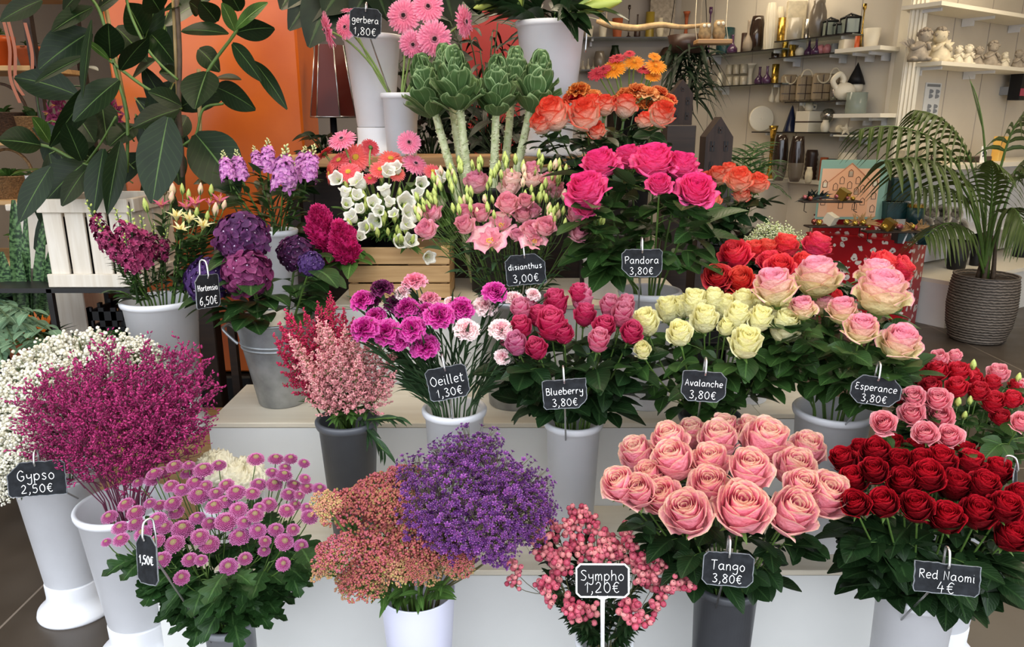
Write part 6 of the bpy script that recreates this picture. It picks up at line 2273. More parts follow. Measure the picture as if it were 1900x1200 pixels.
M['rubber'] = rubber_mat()
M['rubberl'] = leafmat('young_rubber_leaf', '#3d5a26', '#83a05a', .3, trans=.15, side=-.25, veinw=.03)
M['bark'] = plain('brown_bark', '#4a3a2a', .7, noise=.25, nscale=30)
M['bamboo'] = plain('bamboo', '#8a7448', .5, noise=.2, nscale=12)
M['wwood'] = wood('whitewashed_wood', '#cfc3b0', '#e0d8ca', 3, .6, 2)
t = thing('rubber_plant', 'tall rubber plant with large glossy dark leaves before the orange column', 'plant', P(300, 372, 2.95), None)
RP = [  # base, tip (in 2.969 crop pixels), width, depth, young, tilt up, tilt side
	(230, 0, 15, 112, 100, 2.75, 0, .5, 0), (512, 40, 300, 168, 115, 2.8, 0, .6, .3), (500, 175, 235, 370, 190, 2.85, 0, .6, -.3), (470, 310, 208, 452, 75, 2.75, 0, 1.3, -.2),
	(608, 322, 595, 108, 138, 2.7, 0, .3, 0), (665, 385, 825, 195, 105, 2.72, 0, .7, .5), (604, 332, 452, 208, 42, 2.68, 1, .4, 0), (790, 190, 690, 0, 180, 2.95, 0, .2, .2),
	(655, 440, 425, 655, 150, 2.66, 0, .5, .1), (545, 450, 300, 780, 130, 2.8, 0, .3, -.5), (1000, 585, 805, 500, 115, 2.7, 0, 1.0, 0), (985, 602, 745, 700, 130, 2.78, 0, .5, 0),
	(925, 645, 850, 1075, 215, 2.62, 0, .35, .1), (748, 690, 612, 800, 130, 2.85, 0, .4, .3), (1078, 738, 1300, 1040, 260, 2.72, 0, .5, .2), (1140, 395, 1080, 585, 195, 2.7, 0, .8, .1),
	(1000, 170, 1258, 188, 105, 2.75, 0, .8, 0), (1298, 160, 1485, 5, 80, 2.7, 1, .6, -.2), (1295, 170, 1215, 0, 80, 2.75, 1, .2, .3), (1195, 120, 1095, 0, 110, 2.85, 0, .4, 0),
	(1280, 240, 1428, 435, 90, 2.7, 0, .9, .6), (1400, 340, 1568, 585, 80, 2.72, 0, .8, .5), (1300, 180, 1515, 155, 120, 2.9, 0, .3, .2), (1190, 480, 1400, 600, 130, 2.95, 0, .4, .2),
	(1190, 430, 1330, 440, 50, 2.95, 0, .9, 0), (985, 420, 875, 400, 90, 2.95, 0, .3, 0), (225, 800, -15, 770, 170, 2.62, 0, 1.0, .1), (272, 782, 168, 630, 90, 2.66, 1, .5, .1),
	(278, 918, 125, 1195, 125, 2.6, 0, .9, -.2), (468, 895, 275, 1085, 190, 2.8, 0, .2, 0), (472, 935, 352, 1120, 100, 2.7, 0, .4, .1), (450, 885, 350, 650, 120, 2.75, 0, .7, -.2),
	(665, 780, 600, 1140, 110, 2.68, 0, .5, -.4), (570, 820, 520, 1150, 130, 2.72, 0, .6, .2), (420, 630, 515, 775, 150, 2.9, 0, .4, .3), (835, 190, 950, 335, 150, 2.98, 0, .3, .2),
	(960, 830, 985, 1005, 110, 2.9, 0, .3, 0), (1095, 270, 1205, 390, 110, 2.92, 0, .4, .3), (455, 370, 540, 390, 50, 2.85, 0, .8, 0), (505, 110, 462, 500, 75, 2.6, 0, .5, 1.0),
	(640, 150, 800, 330, 150, 3.0, 0, .3, 0), (730, 430, 860, 330, 110, 2.95, 0, .5, -.2), (560, 560, 590, 780, 140, 2.95, 0, .3, 0), (1030, 640, 980, 760, 90, 2.9, 0, .4, 0),
	(900, 60, 1000, 30, 70, 2.9, 0, .7, 0), (1100, 60, 1040, 10, 100, 2.8, 0, .4, 0), (540, 50, 690, -40, 120, 2.85, 0, .6, 0), (880, 60, 800, -60, 150, 2.9, 0, .4, 0), (350, 60, 470, -60, 110, 2.8, 0, .5, 0),
	(1320, 60, 1240, -80, 110, 2.85, 0, .3, 0)]
for (bx_, by_, tx_, ty_, w_, Y, young, up, sd_) in RP:
	p0, p1 = P(bx_ / 2.969, by_ / 2.969, Y + .04), P(tx_ / 2.969, ty_ / 2.969, Y - .06)
	L = np.linalg.norm(p1 - p0)
	mid = (p0 + p1) / 2
	d = (p1 - p0) / L
	side = nrm(np.cross(d, nrm(CAM - mid)))
	n = nrm(nrm(CAM - mid) * .8 + np.array([0, 0, up * .7]) + side * sd_ + RNG.normal(0, .12, 3))
	mb = MB()
	leaf(mb, p0, d + np.array([0, 0, .12]), n, L, SZ(w_ / 2.969, Y, mid[2]) * 1.08, .12, .22, .92, 12, 6, 0, 0.0, .95)
	mb.build('leaf', M['rubberl' if young else 'rubber'], t)
for k in range(46):
	x_, y_, Y = R(40, 480), R(-20, 390), R(2.98, 3.3)
	if x_ > 340 or (x_ < 250 and y_ < 170):
		continue
	p0 = P(x_, y_, Y)
	a = R(-1.2, 1.2) - (1.57 if R(0, 1) < .7 else -1.57)
	d = nrm((math.cos(a), R(-.4, .2), math.sin(a)))
	mb = MB()
	leaf(mb, p0, d, nrm((R(-.6, .6), -1, R(.1, .9))), R(.2, .32), R(.10, .15), .15, .2, .92, 9, 4)
	tube(mb, bez(p0, p0 - d * .05 + [0, .03, 0], P(300 + (x_ - 300) * .5, y_ + 30, 3.05), 4), .003, 4, 1)
	mb.build('leaf', [M['rubber'], M['stem']], t)
def px3(pts, Y):
	return np.array([P(a / 2.969, b / 2.969, Y if len(q) == 0 else q[0]) for a, b, *q in pts])
mb = MB()
tube(mb, catmull(px3([(1010, 1060), (1000, 800), (985, 590), (990, 300), (970, -60)], 2.86), 5), .009, 8)
mb.build('trunk', M['bark'], t)
for pts, r in (([(1000, 600), (800, 480), (690, 400), (604, 332)], .006), ([(980, 440), (880, 350), (800, 250), (720, 80), (690, -40)], .005), ([(1100, 560), (1140, 400), (1290, 190), (1300, 150)], .006), ([(1010, 800), (1080, 740), (1120, 600), (1230, 570)], .005), ([(700, 930), (470, 905), (300, 820), (225, 798)], .006), ([(700, 950), (700, 640), (650, 440), (560, 90), (480, -40)], .006), ([(470, 905), (560, 780), (640, 640)], .004)):
	mb = MB()
	tube(mb, catmull(px3(pts, 2.84), 5), r, 7)
	mb.build('branch', M['stem'], t)
for a, b in (((955, -40), (985, 620)), ((570, -20), (705, 660)), ((1095, 380), (1108, 1060))):
	mb = MB()
	tube(mb, px3([a, b], 2.88), .008, 8)
	mb.build('bamboo_stake', M['bamboo'], t)
c = P(240, 410, 2.93)
mb = MB()
lathe(mb, [(0, .92), (.10, .92), (.13, 1.14), (.135, 1.16), (.12, 1.16), (.11, 1.13), (0, 1.13)], (c[0] - .14, 2.93, 0), 32)
mb.build('pot', M['black'], t)

# whitewashed slatted crate the rubber plant stands in
x0, x1, y0, y1, zb, zt = P(98, 520, 2.74)[0], P(252, 520, 2.74)[0], 2.74, 3.08, .905, 1.235
t = thing('slatted_crate', 'whitewashed slatted wooden crate holding the rubber plant', 'crate', ((x0 + x1) / 2, 2.9, zb))
def slat_side(axis, fixed, a, b):
	n = 4
	gap = .012
	w = (b - a - gap * (n - 1)) / n
	for i in range(n):
		s0 = a + i * (w + gap)
		mb = MB()
		if axis == 'x':
			box(mb, s0, s0 + w, fixed, fixed + .012, zb + .02, zt - .01, bev=.002)
		else:
			box(mb, fixed, fixed + .012, s0, s0 + w, zb + .02, zt - .01, bev=.002)
		mb.build('slat', M['wwood'], t, False)
	for z in (zb, zt - .05):
		mb = MB()
		if axis == 'x':
			box(mb, a - .012, b + .012, fixed - .012, fixed + .0, z, z + .05, bev=.002)
		else:
			box(mb, fixed - .0, fixed + .024, a, b, z, z + .05, bev=.002)
		mb.build('rail', M['wwood'], t, False)
slat_side('x', y0, x0, x1)
slat_side('x', y1, x0, x1)
slat_side('y', x0, y0 + .01, y1)
slat_side('y', x1, y0 + .01, y1)
mb = MB()
box(mb, x0, x1, y0, y1, zb, zb + .012)
mb.build('bottom', M['wwood'], t, False)

# dark metal rack below it
M['ironw'] = plain('dark_iron', '#2b2a2a', .45, metal=.4)
t = thing('plant_rack', 'dark metal plant rack carrying the whitewashed crate', 'rack', (x0 + .1, 2.9, 0))
for z in (.22, .56, .885):
	mb = MB()
	box(mb, x0 - .55, x1 + .0, 2.72, 3.12, z, z + .018)
	mb.build('shelf', M['ironw'], t, False)
for xx in (x0 - .55, x0 - .02, x1 - .018):
	for yy in (2.72, 3.10):
		mb = MB()
		box(mb, xx, xx + .02, yy, yy + .02, 0, .90)
		mb.build('leg', M['ironw'], t, False)
plastic_crate(P(160, 575, 2.75)[0], P(236, 575, 2.75)[0], 2.75, 3.0, .578, .82, 'black plastic crate on the rack below the whitewashed crate')

# snake plant
M['snake'] = plain('snake_leaf', '#31502f', .4)
def snake_mat():
	m, nt, b = newmat('snake_plant_leaf')
	uv = nd(nt, 'ShaderNodeUVMap')
	wv = nd(nt, 'ShaderNodeTexNoise')
	mp = nd(nt, 'ShaderNodeMapping')
	mp.inputs['Scale'].default_value = (2, 22, 1)
	nt.links.new(uv.outputs[0], mp.inputs[0])
	nt.links.new(mp.outputs[0], wv.inputs['Vector'])
	wv.inputs['Scale'].default_value = 1.5
	nt.links.new(ramp(nt, wv.outputs[0], [(.42, srgb('#1d3420')), (.6, srgb('#5f8050'))]), b.inputs['Base Color'])
	b.inputs['Roughness'].default_value = .35
	return m
M['snake'] = snake_mat()
M['terra'] = plain('terracotta', '#a8552f', .7, noise=.1)
def pot(mb, c, r, h, z):
	lathe(mb, [(0, z), (r * .75, z), (r * .97, z + h * .8), (r, z + h * .8), (r * 1.04, z + h), (r * .92, z + h), (r * .85, z + h * .9), (0, z + h * .88)], (c[0], c[1], 0), 28)
c = P(45, 610, 2.9)
t = thing('snake_plant', 'snake plant with tall banded leaves left of the whitewashed crate', 'plant', (c[0], 2.9, .578))
mb = MB()
pot(mb, (c[0], 2.9), .1, .14, .578)
mb.build('pot', M['terra'], t)
for (bx_, by_, tx_, ty_, w_) in ((40, 590, 26, 376, 26), (52, 590, 50, 400, 22), (62, 590, 84, 410, 24), (66, 590, 100, 455, 22), (30, 590, 4, 470, 26), (24, 600, -14, 520, 26), (48, 595, 38, 470, 22), (70, 590, 92, 520, 20)):
	p0, p1 = P(bx_, by_, 2.88), P(tx_, ty_, 2.84)
	p0[2] = .68
	mb = MB()
	d = p1 - p0
	leaf(mb, p0, d, nrm(np.array([R(-.5, .5), -1, .1])), np.linalg.norm(d), SZ(w_, 2.85), -.02, .45, .8, 10, 4, 0, 0.02, .6)
	mb.build('leaf', M['snake'], t)

# eucalyptus bunch behind the gypsophila
bucket_at('euca', -2.08, 2.86, .578, .84, .09, 'black bucket of eucalyptus on the rack beside the gypsophila', 'black', taper=.8)
t0_ = [(15, 590, 2.36), (55, 580, 2.4), (95, 612, 2.38), (30, 640, 2.25), (80, 650, 2.25), (-10, 640, 2.25), (110, 650, 2.3), (60, 615, 2.32), (5, 670, 2.2)]
foliage('euca', 'eucalyptus_branch', 'eucalyptus', 'grey green eucalyptus branch', 'eucalyptus branches', t0_, 'broad', 17, .055, 'euleaf', 'gstem', .003)
foliage('alstro', 'salal_sprig', 'sprig', 'green leafy sprig hanging over the white bucket of snapdragons', None, [(222, 540, 2.38)], 'broad', 10, .05, 'rleaf')

# small palms and a bromeliad low on the left
M['palml'] = leafmat('palm_leaf', '#2c4a24', '#55703c', .4, side=-.3, veinw=.05)
def frond(mb, path, L, n, w, up=.2, mi=0, ang=1.0, droop=.3):
	for k in range(n):
		f = .12 + .86 * k / (n - 1)
		x = f * (len(path) - 1)
		i = min(int(x), len(path) - 2)
		p = path[i] + (path[i + 1] - path[i]) * (x - i)
		t = nrm(path[i + 1] - path[i])
		s = nrm(np.cross(t, [0, 0, 1]))
		l = L * (math.sin(math.pi * (.18 + .78 * f)) ** .6) * R(.9, 1.08)
		for sg in (-1, 1):
			d = nrm(s * sg * math.sin(ang) + t * math.cos(ang) + np.array([0, 0, up]))
			leaf(mb, p, d, nrm(np.cross(s, t) + s * sg * .3), l, w, droop, .25, .6, 5, 2, mi, 0, .9)
def palm(name, label, cat, c, z, pr, ph, fr_, potm, L, w, n, group=None):
	t = thing(name, label, cat, (c[0], c[1], z), group)
	mb = MB()
	pot(mb, c, pr, ph, z)
	mb.build('pot', M[potm], t)
	for (dx, dy, dz, b) in fr_:
		p0 = np.array([c[0], c[1], z + ph * .9])
		p2 = p0 + np.array([dx, dy, dz])
		path = bez(p0, p0 + np.array([dx * .15, dy * .15, dz + b]), p2, 9)
		mb = MB()
		tube(mb, path, np.linspace(.004, .0015, 9), 5, 1)
		frond(mb, path, L, n, w)
		mb.build('frond', [M['palml'], M['stem']], t)
	return t
for i, (px_, py_, Y) in enumerate(((128, 660, 2.62), (205, 665, 2.66))):
	c = P(px_, py_, Y)
	palm('parlour_palm', ['small parlour palm beside the eucalyptus bunch', 'small parlour palm half hidden behind the tall white bucket'][i], 'plant', (c[0], Y), .24, .075, .12,
		 [(.2 * math.cos(a), .2 * math.sin(a), h, .12) for a, h in ((.3, .3), (1.4, .34), (2.6, .3), (3.6, .26), (4.5, .3), (5.4, .26), (0.9, .36), (3.1, .36), (4.9, .2))], 'terra', .11, .014, 9, 'parlour palms')
for i, x in enumerate((-1.42, -1.6)):
	pass
t = thing('flower_stool', 'low dark stool under the parlour palms', 'stool', (-1.52, 2.64, 0))
mb = MB()
box(mb, -1.78, -1.3, 2.67, 2.71, 0.1, .238)
box(mb, -1.78, -1.3, 2.5, 2.8, .2, .238)
mb.build('top', M['darkwood'], t, False)
for xx in (-1.77, -1.34):
	for yy in (2.5, 2.77):
		mb = MB()
		box(mb, xx, xx + .03, yy, yy + .03, 0, .2)
		mb.build('leg', M['darkwood'], t, False)
c = P(88, 600, 2.9)
t = thing('bromeliad', 'small bromeliad with an orange flower beside the snake plant', 'plant', (c[0], 2.86, .578))
mb = MB()
pot(mb, (c[0] + .02, 2.84), .055, .09, .578)
mb.build('pot', M['terra'], t)
mb = MB()
for k in range(12):
	a = k * .524
	leaf(mb, (c[0] + .02, 2.84, .66), nrm((math.cos(a), math.sin(a), .8)), (-math.cos(a), -math.sin(a), .8), .15, .022, .3, .3, .5, 6, 2)
mb.build('foliage', M['palml'], t)
mb = MB()
for k in range(8):
	a = k * .9
	leaf(mb, (c[0] + .02, 2.84, .70), nrm((math.cos(a) * .5, math.sin(a) * .5, 1)), (0, -1, .3), .10, .02, .1, .2, .6, 4, 2)
mb.build('flower_head', plain('orange_bract', '#e8781e', .5), t)

# rack along the left wall with baskets and pots
t = thing('storage_rack', 'tall pale wooden rack with baskets and pots along the left wall', 'shelf rack', (-2.75, 4.0, 0))
RZ = (.45, .80, 1.12, 1.42, 1.78, 2.15)
for z in RZ:
	mb = MB()
	box(mb, -3.6, -2.35, 3.85, 4.3, z - .025, z, bev=.003)
	mb.build('shelf', M['pine'], t, False)
for xx in (-3.6, -2.38):
	for yy in (3.85, 4.27):
		mb = MB()
		box(mb, xx, xx + .035, yy, yy + .035, 0, 2.4)
		mb.build('post', M['darkwood'], t, False)
M['wicker'] = plain('wicker', '#8a6a44', .8, noise=.35, nscale=120, bump=.6)
M['wickerd'] = plain('dark_wicker', '#4a3526', .8, noise=.4, nscale=120, bump=.6)
M['orangepot'] = plain('orange_glazed_pot', '#c2531f', .35)
M['yellowpot'] = plain('mustard_glazed_pot', '#9a8330', .35)
def rack_pot(px_, i, r, h, mat, label, leaves=0, cat='pot', name='planter', lm='rleaf', L=.1, hoop=False, group=None):
	c = P(px_, 300, 4.0)
	t = thing(name, label, cat, (c[0], 4.0, RZ[i]), group)
	mb = MB()
	if name == 'wicker_basket':
		lathe(mb, [(0, RZ[i]), (r * .8, RZ[i]), (r, RZ[i] + h), (r * 1.05, RZ[i] + h), (r * .92, RZ[i] + h - .01), (r * .75, RZ[i] + .02), (0, RZ[i] + .02)], (c[0], 4.0, 0), 28)
		mb.build('body', M[mat], t)
	else:
		pot(mb, (c[0], 4.0), r, h, RZ[i])
		mb.build('body', M[mat], t)
	if hoop:
		mb = MB()
		a = np.linspace(0, np.pi, 18)
		tube(mb, np.stack([c[0] + r * np.cos(a), np.full(18, 4.0), RZ[i] + h + r * 1.1 * np.sin(a)], -1), .008, 6)
		mb.build('handle', M[mat], t)
	if leaves:
		mb = MB()
		for k in range(leaves):
			a = k * 2.4
			e = R(.2, 1.2)
			leaf(mb, (c[0], 4.0, RZ[i] + h * .9), nrm((math.cos(a) * math.cos(e), math.sin(a) * math.cos(e), math.sin(e))), (0, -.4, 1), L * R(.7, 1.2), L * .4, .4, .2, .8, 6, 2)
		mb.build('foliage', M[lm], t)
rack_pot(28, 4, .09, .15, 'orangepot', 'orange pot with trailing plant on the second shelf from top of the left rack', 16, lm='lleaf')
rack_pot(90, 4, .07, .10, 'terra', 'terracotta pot beside the orange pot on the left rack', 12)
rack_pot(20, 3, .13, .14, 'wickerd', 'dark wicker basket on the shelf below the orange pot', 10, 'basket', 'wicker_basket', hoop=True)
rack_pot(75, 3, .09, .12, 'wicker', 'tan wicker basket beside the dark wicker basket', 8, 'basket', 'wicker_basket')
rack_pot(15, 2, .12, .12, 'wicker', 'wide tan wicker basket on the third shelf up of the left rack', 14, 'basket', 'wicker_basket', lm='lleaf', hoop=True)
rack_pot(70, 2, .07, .12, 'white', 'small white pot on the third shelf up of the left rack', 12, lm='gleaf')
rack_pot(20, 1, .07, .11, 'yellowpot', 'mustard glazed pot on the second lowest shelf of left rack', 14, lm='lleaf')
rack_pot(70, 1, .10, .13, 'wickerd', 'dark wicker basket on the second lowest shelf of left rack', 10, 'basket', 'wicker_basket')
rack_pot(40, 0, .13, .2, 'wicker', 'large tan wicker basket on the lowest shelf of left rack', 10, 'basket', 'wicker_basket')
rack_pot(95, 0, .10, .16, 'wicker', 'small tan wicker basket on the lowest shelf of left rack', 0, 'basket', 'wicker_basket')
rack_pot(35, 5, .10, .14, 'wicker', 'tan wicker basket on the top shelf of left rack', 12, 'basket', 'wicker_basket')
# ribbons hanging from the rack
M['ribbon'] = plain('salmon_ribbon', '#a25f42', .5)
for i, px_ in enumerate((4, 14, 46)):
	mb = MB()
	p = P(px_, 30 + 6 * i, 3.82)
	pts = catmull([p, p + [.01, 0, -.14], p + [-.012, 0, -.28], p + [.008, .01, -.40 + .05 * i]], 6)
	V = np.vstack([np.stack([q + [-.007, 0, 0], q + [.007, .004, 0]]) for q in pts])
	mb.add(V, [(2 * k, 2 * k + 1, 2 * k + 3, 2 * k + 2) for k in range(len(pts) - 1)])
	tag(mb.build('ribbon', M['ribbon'], None, at=pts[-1]), ['salmon ribbon hanging at the outer end of left rack', 'salmon ribbon hanging second from the outer end of left rack', 'salmon ribbon hanging nearest the grey wall'][i], 'ribbon', 'hanging ribbons')

# dark orchid
PT['orchid'] = petal('burgundy_orchid_petal', '#5e1838', '#6c2044', '#7d2a50', tip='#8f4566', var=.15)
om = trumpet_mesh('orchid_bloom', [PT['orchid'], M['gold']], 5, 6, .3, .42, 1.1)
c = P(92, 300, 3.5)
t = thing('orchid', 'burgundy orchid with arching stems behind the rubber plant', 'orchid', (c[0], 3.5, 1.15))
mb = MB()
pot(mb, (c[0], 3.5), .06, .13, 1.15)
mb.build('pot', M['white'], t)
for (pts, bl_) in (([(92, 285), (70, 190), (76, 160), (100, 150), (118, 205)], [(98, 153), (112, 160), (104, 175), (118, 182), (92, 170), (108, 195), (122, 205), (96, 210), (104, 222), (118, 222)]), ([(94, 285), (92, 180), (150, 160), (210, 190), (218, 240)], [(205, 196), (215, 205), (208, 215), (200, 225), (218, 224), (210, 236)])):
	mb = MB()
	tube(mb, catmull([P(a, b_, 3.45) for a, b_ in pts], 6), .004, 6)
	mb.build('stem', M['stemd'], t)
	for (a, b_) in bl_:
		put('bloom', om, t, P(a, b_, 3.42), aim(nrm((R(-.4, .4), -1, R(-.2, .3))), R(0, 6)), SZ(24, 3.42, 1.6))
mb = MB()
for k in range(6):
	leaf(mb, (c[0], 3.5, 1.27), nrm((math.cos(k * 1.05), math.sin(k * 1.05), .5)), (0, 0, 1), .2, .07, .4, .2, .8, 6, 2)
mb.build('foliage', M['rubberl'], t)
t = thing('pedestal', 'narrow pale pedestal under the burgundy orchid', 'pedestal', (c[0], 3.5, 0))
mb = MB()
box(mb, c[0] - .12, c[0] + .12, 3.4, 3.6, 0, 1.12, bev=.004)
mb.build('body', M['wwood'], t, False)
mb = MB()
box(mb, c[0] - .15, c[0] + .15, 3.36, 3.64, 1.12, 1.15, bev=.004)
mb.build('top_board', M['wwood'], t, False)

# dark post between bucket and column, maroon shade, red panel, dark leafy plants at the top
t = thing('wooden_post', 'dark wooden post standing beside the orange column base', 'post', (P(387, 600, 2.95)[0], 2.95, 0))
x = P(387, 600, 2.95)[0]
mb = MB()
box(mb, x - .035, x + .035, 2.92, 2.99, 0, .84, bev=.004)
mb.build('shaft', M['darkwood'], t, False)
mb = MB()
box(mb, x - .07, x + .07, 2.88, 3.03, 0, .03, bev=.004)
mb.build('foot', M['darkwood'], t, False)
M['maroon'] = plain('maroon_gloss', '#56201a', .35, spec=.3)
c0, c1 = P(625, 84, 3.55), P(618, 217, 3.55)
t = thing('lamp_shade_gift', 'maroon tapered shade wrapped in clear film behind the tall white bucket', 'lampshade', (c1[0], 3.55, c1[2] - .02))
mb = MB()
w0, w1 = SZ(26, 3.55, 1.8), SZ(42, 3.55, 1.6)
lathe(mb, [(0, c1[2]), (w1, c1[2]), (w0, c0[2]), (0, c0[2])], (c1[0], 3.55, 0), 6, M=np.eye(3))
mb.build('shade', M['maroon'], t, False)
mb = MB()
for k in range(6):
	a = k * math.pi / 3
	tube(mb, [(c1[0] + w1 * math.cos(a), 3.55 + w1 * math.sin(a), c1[2]), (c1[0] + w0 * math.cos(a), 3.55 + w0 * math.sin(a), c0[2])], .003, 5)
a = np.linspace(0, 2 * np.pi, 7)
tube(mb, np.stack([c1[0] + w1 * np.cos(a), 3.55 + w1 * np.sin(a), np.full(7, c1[2])], -1), .004, 5)
mb.build('film_edge', M['steel'], t)
mb = MB()
lathe(mb, [(0, 1.2), (.04, 1.2), (.02, 1.25), (.015, c1[2]), (0, c1[2])], (c1[0], 3.55, 0), 16)
mb.build('base', M['black'], t)
t = thing('display_table', 'dark table behind the wooden stand carrying the maroon shade', 'table', (-.5, 3.7, 0))
mb = MB()
box(mb, -.95, .55, 3.42, 3.95, 1.16, 1.2)
mb.build('top', M['darkwood'], t, False)
for xx in (-.93, .5):
	for yy in (3.44, 3.9):
		mb = MB()
		box(mb, xx, xx + .04, yy, yy + .04, 0, 1.16)
		mb.build('leg', M['darkwood'], t, False)
xa, xb = P(858, 100, 4.3)[0], P(965, 100, 4.3)[0]
t = thing('red_panel', 'matte red panel standing behind the dark strappy plants', 'panel', ((xa + xb) / 2, 4.3, 0))
mb = MB()
box(mb, xa, xb, 4.28, 4.32, .04, 2.6)
mb.build('board', plain('matte_red', '#a8302a', .6), t, False)
mb = MB()
box(mb, xa - .02, xb + .02, 4.22, 4.38, 0, .04)
mb.build('foot', M['darkwood'], t, False)
M['glossd'] = leafmat('glossy_dark_leaf', '#101d10', '#2c3f24', .42, trans=.03, side=-.3, spec=.2)
def bush(name, label, c, z, pr, ph, n, L, W, hgt, mat, spread=.25, potm='black', droop=.4):
	t = thing(name, label, 'plant', (c[0], c[1], z))
	mb = MB()
	pot(mb, c, pr, ph, z)
	mb.build('pot', M[potm], t)
	mb, ms = MB(), MB()
	for k in range(n):
		a, h = R(0, 6.28), R(.1, 1) * hgt
		q = np.array([c[0] + math.cos(a) * spread * R(.1, 1), c[1] + math.sin(a) * spread * R(.1, .8), z + ph + h])
		e = R(-.1, .9)
		leaf(mb, q, nrm((math.cos(a) * math.cos(e), math.sin(a) * math.cos(e), math.sin(e))), nrm((R(-.4, .4), -.7, .8)), L * R(.7, 1.2), W * R(.8, 1.1), droop, .2, .8, 7, 2)
		if k % 3 == 0:
			tube(ms, bez((c[0], c[1], z + ph * .8), (c[0] + (q[0] - c[0]) * .3, c[1], z + ph + h * .6), q, 5), .003, 4)
	mb.build('foliage', M[mat], t)
	ms.build('stem', M['stemd'], t)
c = P(905, 200, 3.65)
bush('dracaena', 'dark strappy dracaena before the red panel', (c[0], 3.65), 1.2, .09, .14, 90, .26, .022, .62, 'glossd', .18, droop=.7)
c = P(770, 260, 3.75)
bush('philodendron', 'dark broad leaved philodendron rising behind the gerbera vase', (c[0], 3.75), 1.2, .1, .16, 24, .22, .15, .7, 'glossd', .26)
c = P(930, 300, 3.6)
bush('aspidistra', 'dark leafy plant low behind the cabbage stems', (c[0], 3.5), 1.2, .08, .1, 70, .14, .05, .24, 'glossd', .2)
c = P(800, 300, 3.6)
bush('peace_lily', 'dark leafy plant behind the small gerbera vase', (c[0], 3.6), 1.2, .08, .1, 70, .16, .06, .3, 'glossd', .2)
c = P(617, 262, 3.62)
bush('fittonia', 'low glossy dark plant under the maroon shade', (c[0] + .02, 3.5), 1.2, .07, .08, 110, .075, .028, .18, 'glossd', .14)
c = P(800, 300, 3.0)
bush('rubber_shrub', 'dark broad leaf plant between cabbage stems and gerberas', (P(800, 300, 2.86)[0], 2.84), .896, .07, .12, 14, .16, .10, .28, 'rubberl', .14)
c = P(470, 300, 3.1)
bush('laurel_shrub', 'dark green shrub behind the lilac stocks', (P(470, 330, 2.98)[0], 3.0), .75, .08, .14, 60, .12, .06, .42, 'rleafd', .26)
t = thing('plant_stand', 'dark square stand under the shrub behind the stocks', 'stand', (P(470, 330, 2.98)[0], 3.0, 0))
x = P(470, 330, 2.98)[0]
mb = MB()
box(mb, x - .15, x + .15, 2.9, 3.15, .72, .75)
mb.build('top', M['darkwood'], t, False)
for sx in (-.14, .11):
	for yy in (2.91, 3.11):
		mb = MB()
		box(mb, x + sx, x + sx + .03, yy, yy + .03, 0, .72)
		mb.build('leg', M['darkwood'], t, False)
# big hanging leaves at the top (philodendron in a hanging pot)
t = thing('hanging_philodendron', 'hanging philodendron with broad dark leaves above the gerbera tag', 'plant', P(640, -60, 3.2))
c = P(660, -70, 3.2)
mb = MB()
lathe(mb, [(0, c[2]), (.1, c[2]), (.13, c[2] + .14), (.12, c[2] + .14), (0, c[2] + .12)], (c[0], 3.2, 0), 28)
mb.build('pot', M['black'], t)
mb = MB()
for sg in (-1, 1):
	tube(mb, [(c[0] + sg * .12, 3.2, c[2] + .14), (c[0], 3.2, c[2] + .5), (c[0], 3.2, 3.05)], .003, 5)
mb.build('hanger', M['steel'], t)
for (a, b_, e, f, w_) in ((620, -20, 572, 76, 84), (600, -30, 535, 45, 66), (640, -30, 600, 20, 70), (690, -40, 720, 30, 60), (700, -40, 650, 26, 60), (760, -40, 735, 10, 60), (820, -40, 840, 30, 70), (560, -40, 520, 10, 60), (870, -30, 890, 20, 50)):
	p0, p1 = P(a, b_, 3.18), P(e, f, 3.1)
	mb = MB()
	leaf(mb, p0, p1 - p0, nrm(nrm(CAM - p0) + [R(-.3, .3), 0, .4]), np.linalg.norm(p1 - p0), SZ(w_, 3.15, 1.9), .1, .2, .75, 9, 4)
	tube(mb, bez(p0, (p0 + c) / 2 + [0, 0, .08], (c[0], 3.2, c[2] + .1), 6), .004, 5, 1)
	mb.build('leaf', [M['glossd'], M['stemd']], t)
# ------------------------------------------------------------------ shelves and goods at the back and on the right
FA = (A0, AD, AN)
FB = (B0, BD, BN)
FK = (np.array([0., 8.0]), np.array([1., 0]), np.array([0, -1.]))


def on(fr, px, py, d):
	"""point seen at px,py on the upright plane d in front of a wall"""
	o, dr, nm = fr
	u, v = (px - 950) / FPX, (600 - py) / FPX
	ray = np.array([u, CT + v * ST, -ST + v * CT])
	k = (np.dot(o, nm) + d) / np.dot(ray[:2], nm)
	return np.array([ray[0] * k, ray[1] * k, EYE + ray[2] * k])


def along(fr, p):
	return np.dot(p[:2] - fr[0], fr[1])


M['shelfglass'] = glassy('shelf_glass', '#b9c4b8', .05, .6)
M['amber'] = plain('dark_amber_glass', '#2e211a', .12, spec=.7)
M['smoke'] = plain('smoked_glass', '#6f6559', .2, spec=.6)
M['smokel'] = plain('pale_smoked_glass', '#a39a88', .25, spec=.6)
M['plum'] = plain('plum_glass', '#4b2c4e', .2, spec=.6)
M['goldm'] = plain('mercury_gold', '#b08d3f', .25, metal=.9, noise=.5, nscale=40)
M['silverm'] = plain('mercury_silver', '#a9a399', .2, metal=.85, noise=.3, nscale=60)
M['ivory'] = plain('ivory_ceramic', '#d8cfba', .5)
M['taupe'] = plain('taupe_ceramic', '#8f8170', .6, noise=.1)
M['navy'] = plain('navy_glaze', '#151d3a', .25)
M['brown'] = plain('dark_brown_glaze', '#3a2820', .35)
M['tealm'] = plain('deep_teal_tin', '#12363a', .3, noise=.3, nscale=30)
